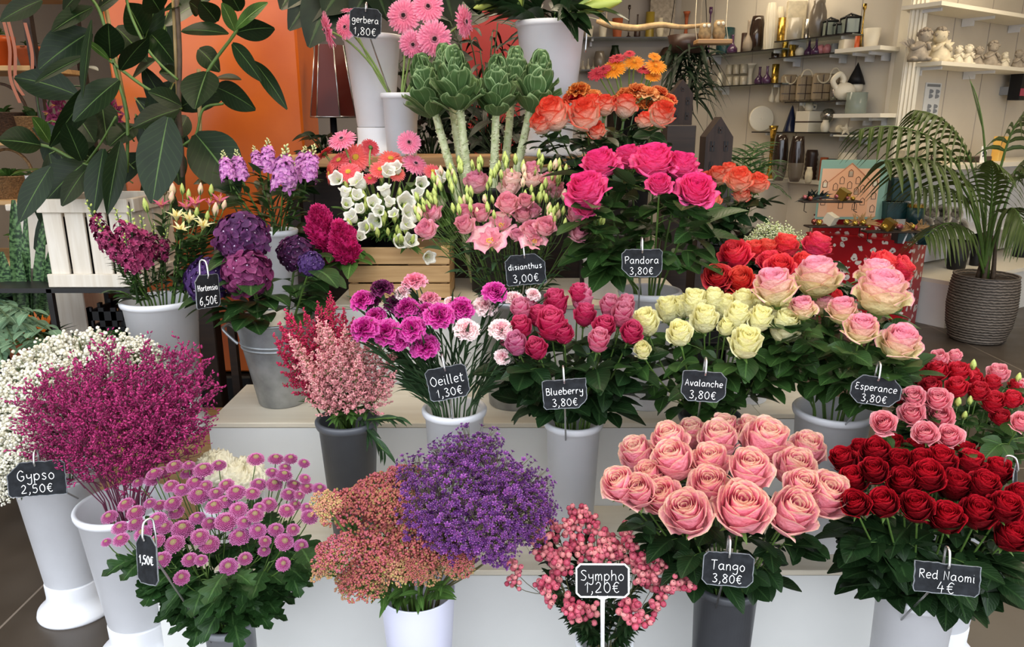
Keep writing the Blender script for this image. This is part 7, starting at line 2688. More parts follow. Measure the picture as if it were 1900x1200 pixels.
M['stone'] = plain('weathered_stone', '#9a8f80', .8, noise=.25, nscale=25, bump=.3)
M['stonel'] = plain('cream_stone', '#cfc3a8', .7, noise=.12, nscale=25, bump=.2)
SH = {}


def shelf(key, fr, pts, d0, d1, mat, th, label, brackets=0):
	a, b = on(fr, *pts[:2], d1), on(fr, *pts[2:], d1)
	z = (a[2] + b[2]) / 2
	SH[key] = z
	s0, s1 = sorted((along(fr, a), along(fr, b)))
	o = fr[0] + fr[1] * (s0 + s1) / 2
	t = thing('glass_shelf' if mat == 'shelfglass' else 'display_shelf', label, 'shelf', (o[0], o[1], z - th), 'wall shelves')
	mb = MB()
	oriented(*fr, s0, s1, d0, d1, z - th, z, mb)
	mb.build('board', M[mat], t, False)
	if mat == 'shelfglass':
		mb = MB()
		oriented(*fr, s0, s1, d1 - .0005, d1 + .003, z - th - .001, z + .001, mb)
		mb.build('front_edge', M['black_edge'], t, False)
	for s in np.linspace(s0 + .12, s1 - .12, 3 if brackets > 1 else 2):
		mb = MB()
		oriented(*fr, s - .01, s + .01, d0, d0 + (d1 - d0) * .8, z - th - .022, z - th, mb)
		oriented(*fr, s - .01, s + .01, d0, d0 + (d1 - d0) * .3, z - th - .06, z - th - .022, mb)
		mb.build('bracket', M['white'], t, False)


shelf('k1', FK, (1078, 67, 1292, 70), .005, .3, 'shelfglass', .008, 'upper glass shelf on the grey back wall behind the driftwood')
shelf('k2', FK, (1078, 128, 1240, 130), .005, .3, 'shelfglass', .008, 'lower glass shelf on the grey back wall behind orange gerberas')
shelf('a1', FA, (1285, 105, 1452, 89), .005, .26, 'shelfglass', .008, 'long glass shelf carrying the white ribbed vases')
shelf('a2', FA, (1437, 78, 1582, 60), .005, .26, 'shelfglass', .008, 'top glass shelf carrying small metal lanterns')
shelf('a3', FA, (1427, 110, 1560, 94), .005, .26, 'shelfglass', .008, 'glass shelf with gold tealight holders and pink balls')
shelf('a4', FA, (1300, 162, 1452, 153), .005, .26, 'shelfglass', .008, 'glass shelf with plum bottles and stacked tumblers')
shelf('a5', FA, (1456, 191, 1572, 184), .005, .26, 'shelfglass', .008, 'glass shelf carrying three wooden bottle trays')
shelf('a6', FA, (1395, 244, 1560, 246), .005, .26, 'shelfglass', .008, 'glass shelf with navy cone and small paper houses')
shelf('a7', FA, (1549, 94, 1634, 81), .005, .34, 'cream', .03, 'short cream shelf with heart planter beside the pilaster')
shelf('a8', FA, (1546, 213, 1634, 208), .005, .34, 'cream', .03, 'short cream shelf carrying the glass storage jar')
shelf('b2', FB, (1747, 116, 1960, 128), .005, .3, 'cream', .028, 'cream shelf carrying the cherub busts', 2)
shelf('b3', FB, (1747, 8, 1960, 30), .005, .3, 'cream', .028, 'topmost cream shelf above the cherub busts', 2)

PRO = dict(
	cyl=[(0, 0), (.96, 0), (1, .03), (1, 1), (.9, 1), (.88, .06), (0, .05)],
	taper=[(0, 0), (.72, 0), (.76, .03), (1, 1), (.93, 1), (.7, .06), (0, .05)],
	bottle=[(0, 0), (.7, 0), (1, .12), (.95, .3), (.5, .46), (.26, .56), (.24, .92), (.32, 1), (.2, 1), (.16, .6), (0, .5)],
	vase=[(0, 0), (.62, 0), (.85, .15), (1, .42), (.9, .7), (.62, .9), (.66, 1), (.56, 1), (.5, .9), (0, .85)],
	egg=[(0, 0), (.6, 0), (.86, .12), (1, .4), (.96, .65), (.8, .88), (.7, 1), (.62, 1), (0, .9)],
	ball=[(0, 0), (.5, .04), (.87, .25), (1, .5), (.87, .75), (.5, .95), (0, 1)],
	stick=[(0, 0), (1, 0), (.95, .06), (.3, .1), (.22, .3), (.4, .36), (.2, .42), (.2, .85), (.5, .9), (.5, 1), (0, 1)],
	cone=[(0, 0), (1, 0), (.98, .04), (.55, .5), (.15, .92), (0, 1)],
	flute=[(0, 0), (.8, 0), (.5, .12), (.34, .5), (.5, .85), (.95, 1), (.85, 1), (0, .5)],
	stack=[(0, 0), (.9, 0), (1, .06), (.9, .14), (1, .2), (.9, .28), (1, .36), (.9, .44), (1, .52), (.9, .6), (1, .68), (.9, .76), (1, .84), (.9, .92), (.8, 1), (0, 1)],
)


def item(fr, sh, px, yb, yt, w, prof, mat, name, cat, label, group=None, d=.14, seg=28, twist=0, part='body', extra=None):
	p = on(fr, px, yb, d) if fr is not None else None
	dep = p[1] * CT + (EYE - p[2]) * ST
	z = SH[sh] if isinstance(sh, str) else (sh if sh is not None else p[2])
	H, r = (yb - yt) / FPX * dep, w / 2 / FPX * dep
	t = thing(name, label, cat, (p[0], p[1], z), group)
	mb = MB()
	pr = [(a * r, z + b * H) for a, b in PRO[prof]]
	if twist:
		n = 14
		zz = np.linspace(0, 1, n)
		a = np.linspace(0, 2 * np.pi, 73)[:-1]
		px_, pz_ = zip(*[(q[0], q[1]) for q in PRO[prof] if True][:6])
		V = []
		rr = np.interp(zz, [0, .1, .45, .8, 1], [.75, .9, 1, .85, .6])
		for k in range(n):
			rad = r * rr[k] * (1 + .06 * np.sin(12 * a + twist * zz[k]))
			V.append(np.stack([p[0] + rad * np.cos(a), p[1] + rad * np.sin(a), np.full(72, z + zz[k] * H)], -1))
		V = np.concatenate(V)
		i, j = np.arange(n - 1)[:, None] * 72, np.arange(72)[None]
		j2 = (j + 1) % 72
		mb.add(V, np.stack([i + j, i + j2, i + 72 + j2, i + 72 + j], -1).reshape(-1, 4))
	else:
		lathe(mb, pr, (p[0], p[1], 0), seg)
	mb.build(part, M[mat], t)
	return t, p, z, H, r


def sbox(fr, sh, px, yb, yt, w, dp, mat, name, cat, label, group=None, d=.14, bev=.003, rot=0.0):
	p = on(fr, px, yb, d)
	dep = p[1] * CT + (EYE - p[2]) * ST
	z = SH[sh] if isinstance(sh, str) else (sh if sh is not None else p[2])
	H, W = (yb - yt) / FPX * dep, w / FPX * dep
	t = thing(name, label, cat, (p[0], p[1], z), group)
	mb = MB()
	box(mb, -W / 2, W / 2, -dp / 2, dp / 2, 0, H, bev=bev)
	V = np.concatenate(mb.V)
	c, s = math.cos(rot), math.sin(rot)
	mb.V = [np.stack([V[:, 0] * c - V[:, 1] * s, V[:, 0] * s + V[:, 1] * c, V[:, 2]], -1) + [p[0], p[1], z]]
	mb.build('body', M[mat], t, False)
	return t, p, z, H, W


I = item
# back wall
I(FK, 'k1', 1145, 66, 31, 20, 'taper', 'terra', 'flower_pot', 'pot', 'terracotta pot on the upper back shelf behind the driftwood')
I(FK, 'k1', 1118, 66, 44, 16, 'taper', 'ivory', 'flower_pot', 'pot', 'small white pot left of the terracotta pot on back shelf')
I(FK, 'k1', 1092, 66, 44, 18, 'taper', 'ivory', 'flower_pot', 'pot', 'small cream pot beside the white lily bucket handle')
t, p, z, H, r = I(FK, 'k1', 1205, 66, 20, 16, 'cyl', 'yellowpot', 'vase', 'vase', 'mustard yellow cylinder vase on the upper back shelf')
sbox(FK, 'k1', 1226, 66, -14, 46, .08, 'stone', 'stone_slab', 'slab', 'tall weathered grey slab on the upper back shelf', d=.1)
I(FK, 'k1', 1224, 67, 33, 14, 'vase', 'stonel', 'vase', 'vase', 'small cream vase in front of the grey slab', d=.24)
I(FK, 'k1', 1272, 66, 19, 14, 'flute', 'terra', 'vase', 'vase', 'waisted terracotta vase at the end of upper back shelf')
I(FK, 'k1', 1166, 66, 8, 10, 'stick', 'amber', 'candlestick', 'candlestick', 'brown turned candlestick beside the terracotta pot')
I(FK, 'k1', 1182, 66, 24, 12, 'bottle', 'brown', 'vase', 'vase', 'brown bottle vase on the upper back shelf')
I(FK, 'k2', 1112, 126, 92, 22, 'egg', 'smoke', 'vase', 'vase', 'smoky brown vase on the lower back shelf')
I(FK, 'k2', 1140, 126, 82, 20, 'vase', 'rubber', 'vase', 'vase', 'dark green vase on the lower back shelf')
for k, x in enumerate((1081, 1091, 1101)):
	I(FK, 'k2', x, 127, 110 - k % 2 * 4, 9, 'bottle', 'smokel', 'small_bottle', 'bottle', ['pale glass bottle on the lower back shelf by the lily bucket', 'pale glass bottle in the middle of three on the lower back shelf', 'pale glass bottle next to the smoky brown vase'][k], 'pale bottles')
I(FK, 'k2', 1236, 126, 84, 30, 'ball', 'brown', 'bowl_vase', 'vase', 'round dark brown vase on the lower back shelf')
# oblique wall
I(FA, 'a1', 1347, 57, 8, 32, 'cyl', 'tealm', 'vase', 'vase', 'teal glass cylinder vase behind the wooden owls', d=.06)
I(FA, 'a1', 1314, 97, 10, 13, 'stick', 'plum', 'candlestick', 'candlestick', 'tall dark candlestick left of the teal cylinder', d=.08)
I(FA, 'a1', 1358, 98, 64, 20, 'bottle', 'plum', 'vase', 'vase', 'mauve bottle vase under the wooden owl board')
I(FA, 'a1', 1380, 95, 60, 12, 'cyl', 'brown', 'vase', 'vase', 'slim dark brown cylinder between mauve bottle and round vase')
I(FA, 'a1', 1386, 95, 40, 18, 'bottle', 'taupe', 'vase', 'vase', 'round pinkish vase with a thin tall neck', d=.22)
I(FA, 'a1', 1402, 93, 31, 28, 'egg', 'amber', 'vase', 'vase', 'dark smoky egg vase left of the white ribbed vase')
I(FA, 'a1', 1426, 91, 10, 22, 'vase', 'ivory', 'ribbed_vase', 'vase', 'tall white twisted ribbed vase on the long glass shelf', twist=4, d=.2)
I(FA, 'a1', 1442, 88, 12, 16, 'vase', 'ivory', 'ribbed_vase', 'vase', 'white ribbed vase half hidden behind the taller one', twist=4, d=.06)
I(FA, 'a2', 1449, 73, 30, 15, 'cyl', 'goldm', 'tealight_holder', 'candle holder', 'gold mottled cylinder holder on the top glass shelf')
sbox(FA, 'a2', 1473, 71, 0, 34, .05, 'stonel', 'picture_block', 'picture', 'pale botanical picture block on the top glass shelf', d=.08)
I(FA, 'a2', 1473, 70, 32, 26, 'cyl', 'smokel', 'vase', 'vase', 'frosted glass cylinder before the botanical picture', d=.2)
I(FA, 'a2', 1496, 68, 32, 10, 'cyl', 'silverm', 'tealight_holder', 'candle holder', 'slim silver cylinder on the top glass shelf')
I(FA, 'a2', 1515, 64, -2, 32, 'vase', 'smoke', 'vase', 'vase', 'large crackled glass vase on the top glass shelf')
def lantern(px, yb, yt, w, label):
	p = on(FA, px, yb, .16)
	dep = p[1] * CT + (EYE - p[2]) * ST
	z = SH['a2']
	H, W = (yb - yt) / FPX * dep, w / FPX * dep / 2
	t = thing('lantern', label, 'lantern', (p[0], p[1], z), 'metal lanterns')
	mb = MB()
	for sx in (-1, 1):
		for sy in (-1, 1):
			tube(mb, [(p[0] + sx * W, p[1] + sy * W, z), (p[0] + sx * W, p[1] + sy * W, z + H * .8)], .008, 4)
	for zz in (z + .006, z + H * .8):
		tube(mb, [(p[0] - W, p[1] - W, zz), (p[0] + W, p[1] - W, zz), (p[0] + W, p[1] + W, zz), (p[0] - W, p[1] + W, zz), (p[0] - W, p[1] - W, zz)], .009, 4)
	for sx in (-1, 1):
		for sy in (-1, 1):
			tube(mb, [(p[0] + sx * W, p[1] + sy * W, z + H * .8), (p[0], p[1], z + H)], .006, 4)
	mb.build('frame', M['black'], t)
	mb = MB()
	box(mb, p[0] - W * .96, p[0] + W * .96, p[1] - W * .96, p[1] + W * .96, z + .01, z + H * .79)
	mb.build('glazing', M['shelfglass'], t, False)
lantern(1539, 61, 27, 20, 'small black metal lantern with bow beside crackled vase')
lantern(1557, 59, 34, 18, 'small black metal lantern in the middle of three')
lantern(1576, 58, 21, 26, 'largest black metal lantern on the top glass shelf')
I(FA, 'a3', 1455, 106, 76, 10, 'cyl', 'goldm', 'tealight_holder', 'candle holder', 'thin gold tealight holder at the end of its glass shelf')
I(FA, 'a3', 1469, 105, 75, 12, 'cyl', 'goldm', 'tealight_holder', 'candle holder', 'gold tealight holder beside the round white disc')
I(FA, 'a3', 1438, 106, 94, 14, 'cyl', 'amber', 'tealight_holder', 'candle holder', 'short dark tealight holder under the gold mottled cylinder')
t, p, z, H, r = I(FA, 'a3', 1483, 105, 88, 17, 'ball', 'ivory', 'round_disc', 'ornament', 'round ivory disc ornament beside the gold holders')
for k, x in enumerate((1500, 1513)):
	I(FA, 'a3', x, 103 - k, 71 - k, 17, 'bottle', 'plum', 'vase', 'vase', ['plum bottle vase beside the ivory disc', 'plum bottle vase beside the pink balls'][k], 'plum bottle vases', d=.1 + .06 * k)
M['pinkball'] = plain('dusty_pink_glass', '#b5747a', .3)
for k, (x, y) in enumerate(((1522, 100), (1534, 99))):
	I(FA, 'a3', x, y, y - 19, 15, 'ball', 'pinkball', 'glass_ball', 'ornament', ['dusty pink glass ball next to the plum bottle', 'dusty pink glass ball next to the grey jar'][k], 'pink glass balls')
I(FA, 'a3', 1548, 97, 79, 13, 'cyl', 'grey', 'jar', 'jar', 'grey jar beside the dusty pink balls')
I(FA, 'a4', 1335, 161, 136, 11, 'egg', 'ivory', 'vase', 'vase', 'small white vase at the end of shelf with tumblers')
I(FA, 'a4', 1318, 160, 116, 14, 'stick', 'silverm', 'candlestick', 'candlestick', 'silver candlestick beside the small white vase')
for k in range(6):
	x, y = 1353 + 13 * (k % 3), 158 - 17 * (k // 3)
	p = on(FA, 1353 + 13 * (k % 3), 158, .14)
	I(FA, SH['a4'] + (.105 if k > 2 else 0), x, y, y - 17, 13, 'cyl', 'smokel', 'tumbler', 'glass', f'frosted tumbler, {ORD[k % 3]} in the {"upper" if k > 2 else "lower"} layer of the stack', 'stacked frosted tumblers')
for k, x in enumerate((1408, 1422)):
	I(FA, 'a4', x, 156 - k, 124 - k, 18, 'bottle', 'plum', 'vase', 'vase', ['plum bottle vase next to the stacked tumblers', 'plum bottle vase next to the gold cylinder'][k], 'plum bottles on the tumbler shelf', d=.1 + .06 * k)
I(FA, 'a4', 1437, 153, 118, 13, 'cyl', 'goldm', 'tealight_holder', 'candle holder', 'tall gold cylinder at the end of the tumbler shelf')
I(FA, 'a4', 1390, 157, 118, 24, 'flute', 'ivory', 'vase', 'vase', 'pale flared vase behind the plum bottles', d=.07)
M['tray'] = wood('greyed_tray_wood', '#7d6c55', '#a08d70', 3, .7, 2)
for k, (x, w, yt) in enumerate(((1461, 30, 141), (1490, 29, 142), (1521, 34, 138), (1541, 24, 138))):
	t, p, z, H, W = sbox(FA, 'a5', x, 190 - k, yt, w, .06, 'tray', 'wooden_tray', 'tray', ['greyed wooden bottle tray, leftmost of the four', 'greyed wooden bottle tray, second of the four', 'widest greyed wooden bottle tray with rope handle', 'greyed wooden bottle tray mostly hidden behind the widest one'][k], 'wooden trays', d=.14 if k < 3 else .05, bev=.02)
	mb = MB()
	a = np.linspace(0, np.pi, 14)
	tube(mb, np.stack([p[0] + W * .35 * np.cos(a), np.full(14, p[1] - .035), z + H * .92 + (.06 if k % 2 else -.06) * np.sin(a)], -1), .007, 5)
	mb.build('rope_handle', M['stonel'], t)
	mb = MB()
	for f in (.3, .62):
		box(mb, p[0] - W * .5, p[0] + W * .5, p[1] - .034, p[1] - .028, z + H * f, z + H * f + .006)
	box(mb, p[0] - .003, p[0] + .003, p[1] - .034, p[1] - .028, z + .02, z + H * .95)
	mb.build('groove', M['brown'], t, False)
I(FA, 'a5', 1546, 187, 154, 15, 'vase', 'silverm', 'figurine', 'figurine', 'small silver figurine beside the wooden trays')
for k, x in enumerate((1431, 1443)):
	I(FA, None, x, 190, 160, 11, 'bottle', 'ivory', 'vase', 'vase', ['slim ivory bottle, outer of a pair left of the wooden trays', 'slim ivory bottle next to the wooden trays'][k], 'slim ivory bottles')
SH['a5b'] = on(FA, 1437, 190, .14)[2]
# gnome, swan, storage jar
t, p, z, H, r = I(FA, 'a8', 1587, 206, 168, 37, 'cyl', 'shelfglass', 'storage_jar', 'jar', 'clear glass jar of dark blue pebbles on the short cream shelf', d=.2)
mb = MB()
lathe(mb, [(0, z + .01), (r * .82, z + .01), (r * .82, z + H * .6), (0, z + H * .6)], (p[0], p[1], 0), 28)
mb.build('blue_pebbles', M['navy'], t)
t, p, z, H, r = I(FA, None, 1586, 172, 148, 26, 'egg', 'ivory', 'gnome', 'figurine', 'white gnome figure with black pointed hat behind the glass jar', d=.06)
hz = z + H * .8
mb = MB()
lathe(mb, [(0, hz), (r * 1.25, hz - .02), (r * .9, hz + H * .35), (r * .4, hz + H * .95), (0, hz + H * 1.45)], (p[0], p[1], 0), 24)
mb.build('hat', M['black'], t)
p0 = on(FA, 1565, 186, .2)
t = thing('swan', 'white swan ornament with curved neck beside the glass jar', 'ornament', (p0[0], p0[1], SH['a5']))
z = SH['a5']
mb = MB()
blob(mb, (p0[0], p0[1], z + .07), (.085, .05, .07), 2)
tube(mb, catmull([(p0[0] - .06, p0[1], z + .08), (p0[0] - .1, p0[1], z + .15), (p0[0] - .05, p0[1], z + .2), (p0[0] - .015, p0[1], z + .16), (p0[0] - .03, p0[1], z + .13)], 6), [.022] * 24 + [.012], 8)
mb.build('body', M['ivory'], t)
I(FA, 'a7', 1616, 80, 46, 30, 'taper', 'ivory', 'heart_planter', 'planter', 'cream planter with stitched rim on the short cream shelf', d=.2)
t, p, z, H, r = I(FA, 'a7', 1597, 80, 0, 13, 'stick', 'goldm', 'candlestick', 'candlestick', 'tall gold candlestick on the short cream shelf', d=.12)
sbox(FA, 'a7', 1572, 88, 70, 24, .1, 'ivory', 'box', 'box', 'small cream box on the short cream shelf', d=.2)
I(FA, 'a7', 1590, 84, 62, 9, 'cyl', 'orangepot', 'candle', 'candle', 'small red candle beside the cream box', d=.24)
# shelf a6
t, p, z, H, r = I(FA, 'a6', 1466, 246, 198, 28, 'cone', 'navy', 'cone_tree', 'ornament', 'navy glazed cone on the shelf beside paper houses', seg=5)
t, p, z, H, W = sbox(FA, 'a6', 1501, 245, 208, 44, .14, 'ivory', 'gift_box', 'box', 'ivory house shaped box tied with dark band', rot=.5)
mb = MB()
oriented(np.array(p[:2]), np.array([math.cos(.5), math.sin(.5)]), np.array([math.sin(.5), -math.cos(.5)]), -W / 2 - .002, W / 2 + .002, -.072, .072, z + H * .46, z + H * .52, mb)
mb.build('band', M['brown'], t, False)
t, p, z, H, r = I(FA, z + H, 1500, 209, 194, 16, 'egg', 'ivory', 'teapot', 'teapot', 'tiny white teapot standing on the ivory box')
mb = MB()
tube(mb, [(p[0] - r * .9, p[1], z + H * .4), (p[0] - r * 1.7, p[1], z + H * .9)], .01, 6)
tube(mb, catmull([(p[0] + r * .8, p[1], z + H * .8), (p[0] + r * 1.6, p[1], z + H * .7), (p[0] + r * 1.5, p[1], z + H * .3), (p[0] + r * .8, p[1], z + H * .25)], 5), .008, 6)
mb.build('handle_and_spout', M['ivory'], t)
I(FA, None, 1535, 227, 202, 26, 'ball', 'silverm', 'silver_ball', 'ornament', 'silver sphere on a stand beside the ivory box', d=.08)
I(FA, 'a6', 1535, 245, 226, 10, 'stick', 'silverm', 'ball_stand', 'stand', 'thin stand carrying the silver sphere', d=.08)
I(FA, 'a6', 1530, 244, 222, 16, 'vase', 'ivory', 'figurine', 'figurine', 'small white figurine before the silver sphere', d=.22)
I(FA, None, 1557, 250, 232, 17, 'ball', 'stonel', 'shell', 'shell', 'rounded cream shell next to the starfish', d=.2)
def star(px, py, w, label):
	p = on(FA, px, py, .22)
	r = w / 2 / FPX * p[1]
	t = thing('starfish', label, 'ornament', (p[0], p[1], p[2] - r))
	mb = MB()
	V = []
	for k in range(10):
		a = math.pi / 2 + k * math.pi / 5
		q = r if k % 2 == 0 else r * .42
		V.append((p[0] + q * math.cos(a), p[1], p[2] + q * math.sin(a)))
	V = V + [(p[0], p[1] - .03, p[2]), (p[0], p[1] + .03, p[2])]
	mb.add(V, None, [(k, (k + 1) % 10, 10) for k in range(10)] + [((k + 1) % 10, k, 11) for k in range(10)])
	mb.build('body', M['ivory'], t, False)
star(1570, 240, 26, 'white starfish ornament beside the cream shell')
SH['star'] = on(FA, 1570, 250, .22)[2]
shelf('a6b', FA, (1546, 251, 1605, 250), .005, .3, 'cream', .012, 'small cream shelf under the starfish')
# low counter under the oblique wall
zc = on(FA, 1440, 336, .5)[2]
t = thing('low_counter', 'long low cream counter along the oblique wall under the vases', 'counter', (2.2, 6.9, 0))
mb = MB()
oriented(*FA, .35, 1.6, .02, .62, .08, zc - .03, mb)
oriented(*FA, 1.6, 2.16, .02, .16, .08, zc - .03, mb)
mb.build('body', M['wall'], t, False)
mb = MB()
oriented(*FA, .33, 1.6, .02, .66, zc - .03, zc, mb)
oriented(*FA, 1.6, 2.18, .02, .19, zc - .03, zc, mb)
mb.build('worktop', M['cream'], t, False)
SH['c'] = zc
for k, x in enumerate((1444, 1474)):
	t, p, z, H, r = I(FA, 'c', x, 332, 250, 27, 'egg', 'smoke', 'tall_vase', 'vase', ['tall two tone glass vase, outer of a pair behind orange roses', 'tall two tone glass vase beside the advent calendar box'][k], 'two tone glass vases', d=.42)
	mb = MB()
	lathe(mb, [(r * 1.015, z + H * .42), (r * 1.0, z + H * .65), (r * .84, z + H * .88), (r * .74, z + H), (r * .7, z + H)], (p[0], p[1], 0), 28)
	mb.build('dark_upper_band', M['amber'], t)
I(FA, 'c', 1428, 320, 225, 18, 'flute', 'goldm', 'candlestick', 'candlestick', 'tall gilded candlestick left of the two tone vases', d=.3)
I(FA, 'c', 1408, 316, 270, 20, 'vase', 'smokel', 'vase', 'vase', 'pale glass vase left of the gilded candlestick', d=.3)
I(FA, 'c', 1504, 312, 258, 23, 'stack', 'brown', 'stacked_vase', 'vase', 'ringed reddish brown vase behind the advent calendar box', d=.11)
I(FA, 'c', 1528, 310, 268, 14, 'cyl', 'terra', 'candle', 'candle', 'copper brown pillar candle beside the ringed vase', d=.11)
I(FA, 'c', 1542, 310, 270, 18, 'cyl', 'navy', 'canister', 'canister', 'navy canister beside the copper candle', d=.11)
I(FA, 'c', 1570, 312, 258, 32, 'cyl', 'ivory', 'candle', 'candle', 'large ivory pillar candle with wavy rim', d=.11)
I(FA, 'c', 1594, 308, 266, 24, 'cyl', 'taupe', 'candle', 'candle', 'greyish pillar candle with wavy rim', d=.11)
I(FA, 'c', 1500, 330, 300, 14, 'vase', 'stonel', 'figurine', 'figurine', 'small cream bird figurine beside the two tone vases', d=.5)
# spiral plate
p = on(FA, 1412, 222, .14)
t = thing('spiral_plate', 'round white plate with spiral relief standing behind small palm', 'plate', (p[0], p[1], SH['a6']))
mb = MB()
r = SZ(23, p[1], p[2])
rings = []
for k in range(13):
	rings.append((r * (1 - k / 12.5), .012 * (1 if k % 2 else 0) + .012))
lathe(mb, [(0, -.012)] + [(r, -.012)] + rings + [(0, .012)], (p[0], p[1], SH['a6'] + r), 36, M=[[1, 0, 0], [0, .05, -1], [0, 1, .05]])
mb.build('body', M['ivory'], t)
# driftwood branch with owls
t = thing('driftwood', 'pale driftwood branch hung from the ceiling before the back shelves', 'branch', P(1210, 50, 4.4))
mb = MB()
pts = catmull([P(1107, 39, 4.4), P(1135, 47, 4.38), P(1180, 52, 4.42), P(1225, 46, 4.4), P(1265, 50, 4.4), P(1318, 46, 4.4)], 6)
tube(mb, pts, np.interp(np.linspace(0, 1, len(pts)), [0, .15, .5, 1], [.011, .019, .017, .010]), 9)
tube(mb, [P(1120, 44, 4.4), P(1112, 30, 4.4)], .006, 6)
mb.build('branch', plain('driftwood_wood', '#b39468', .7, noise=.25, nscale=30), t)
for x in (1125, 1300):
	mb = MB()
	a = P(x, 45, 4.4)
	tube(mb, [a, (a[0], a[1], 3.05)], .0025, 4)
	mb.build('hanging_string', M['stonel'], t)
M['owlwood'] = plain('pale_owl_wood', '#8b7350', .8, noise=.35, nscale=40)
t = thing('swing_board', 'small wooden board hung below the driftwood carrying two owls', 'swing', P(1322, 76, 4.3))
c0, c1 = P(1291, 78, 4.3), P(1356, 74, 4.3)
mb = MB()
box(mb, c0[0], c1[0], 4.26, 4.36, c0[2] - .012, c0[2] + .012, bev=.004)
mb.build('board', M['oak'], t, False)
for x in (c0[0] + .01, c1[0] - .01):
	mb = MB()
	tube(mb, [(x, 4.31, c0[2]), (x, 4.38, P(1300, 46, 4.4)[2]), (x, 4.4, 3.05)], .002, 4)
	mb.build('hanging_string', M['stonel'], t)
for k, (x, h) in enumerate(((1308, .085), (1334, .1))):
	c = P(x, 74, 4.3)
	t = thing('owl', ['wooden owl figure with white ringed eyes, smaller of the two', 'larger wooden owl figure beside the teal vase'][k], 'owl figurine', (c[0], 4.31, c0[2] + .012), 'wooden owls')
	z = c0[2] + .012
	mb = MB()
	lathe(mb, [(0, z), (.026, z), (.036, z + h * .3), (.03, z + h * .62), (.032, z + h * .8), (.022, z + h), (0, z + h)], (c[0], 4.31, 0), 20)
	mb.build('body', M['owlwood'], t)
	for s in (-1, 1):
		mb = MB()
		blob(mb, (c[0] + s * .012, 4.282, z + h * .82), (.010, .005, .010), 1)
		mb.build('eye', M['ivory'], t)
# hanging dark plant at the back
t = thing('hanging_spider_plant', 'dark trailing strappy plant hanging below the owl board', 'plant', P(1275, 110, 4.6))
c = P(1275, 100, 4.6)
mb = MB()
lathe(mb, [(0, c[2]), (.09, c[2]), (.12, c[2] + .1), (.11, c[2] + .1), (0, c[2] + .08)], (c[0], 4.6, 0), 24)
mb.build('pot', M['brown'], t)
mb = MB()
for s in (-1, 1):
	tube(mb, [(c[0] + s * .11, 4.6, c[2] + .1), (c[0], 4.6, 3.05)], .002, 4)
mb.build('hanger', M['black'], t)
mb = MB()
for k in range(150):
	a, e = R(0, 6.28), R(-.6, .9)
	q = np.array([c[0] + R(-.1, .1), 4.6 + R(-.1, .1), c[2] + .08 - R(0, .34)])
	leaf(mb, q, nrm((math.cos(a) * math.cos(e), math.sin(a) * math.cos(e), math.sin(e))), (0, -.6, .8), R(.14, .26), .02, R(.5, 1.1), .3, .6, 6, 2)
mb.build('foliage', M['glossd'], t)

# wooden lantern houses
def house(px, yb, yt, w, Y, label):
	p = P(px, yb, Y)
	H, W = SZ(yb - yt, Y, 1.5), SZ(w, Y, 1.5)
	z = p[2]
	t = thing('lantern_house', label, 'lantern', (p[0], Y, z), 'wooden lantern houses')
	mb = MB()
	D = W * .45
	x0, x1, y0, y1, zr, zt_ = p[0] - W / 2, p[0] + W / 2, Y - D, Y + D, z + H * .68, z + H
	V = [(x0, y0, z), (x1, y0, z), (x1, y0, zr), (p[0], y0, zt_), (x0, y0, zr), (x0, y1, z), (x1, y1, z), (x1, y1, zr), (p[0], y1, zt_), (x0, y1, zr)]
	mb.add(V, [(0, 1, 2, 4), (6, 5, 9, 7), (1, 6, 7, 2), (5, 0, 4, 9), (5, 6, 1, 0), (2, 7, 8, 3), (9, 4, 3, 8)], [(4, 2, 3), (7, 9, 8)])
	mb.build('body', M['hwood'], t, False)
	for (fx, fz, fw, fh) in ((-.25, .12, .14, .16), (.25, .12, .14, .16), (-.25, .45, .16, .16), (.25, .45, .16, .16), (0, .74, .14, .1)):
		mb = MB()
		cx, cz = p[0] + fx * W, z + fz * H
		box(mb, cx - fw * W / 2, cx + fw * W / 2, y0 - .003, y0 + .004, cz, cz + fh * H)
		w_ = mb.build('window', M['black'], t, False)
		mb = MB()
		box(mb, cx - .003, cx + .003, y0 - .005, y0 - .002, cz, cz + fh * H)
		box(mb, cx - fw * W / 2, cx + fw * W / 2, y0 - .005, y0 - .002, cz + fh * H * .5 - .003, cz + fh * H * .5 + .003)
		mb.build('muntin', M['hwood'], w_, False)
	return p
M['hwood'] = wood('dark_lantern_wood', '#20130c', '#35231a', 4, .7, 2)
pa = house(1324, 330, 219, 50, 3.7, 'tall dark wooden lantern house with square windows behind the pink roses')
pb = house(1259, 232, 152, 40, 4.2, 'dark wooden lantern house with round gable window behind orange roses')
for q, w, nm in ((pa, .085, 'tall dark lantern house'), (pb, .08, 'second dark lantern house')):
	t = thing('plinth', f'dark square plinth under the {nm}', 'plinth', (q[0], q[1], 0))
	mb = MB()
	box(mb, q[0] - w, q[0] + w, q[1] - w, q[1] + w, .03, q[2], bev=.004)
	mb.build('body', M['darkwood'], t, False)
	mb = MB()
	box(mb, q[0] - w - .01, q[0] + w + .01, q[1] - w - .01, q[1] + w + .01, 0, .03)
	mb.build('foot', M['black'], t, False)
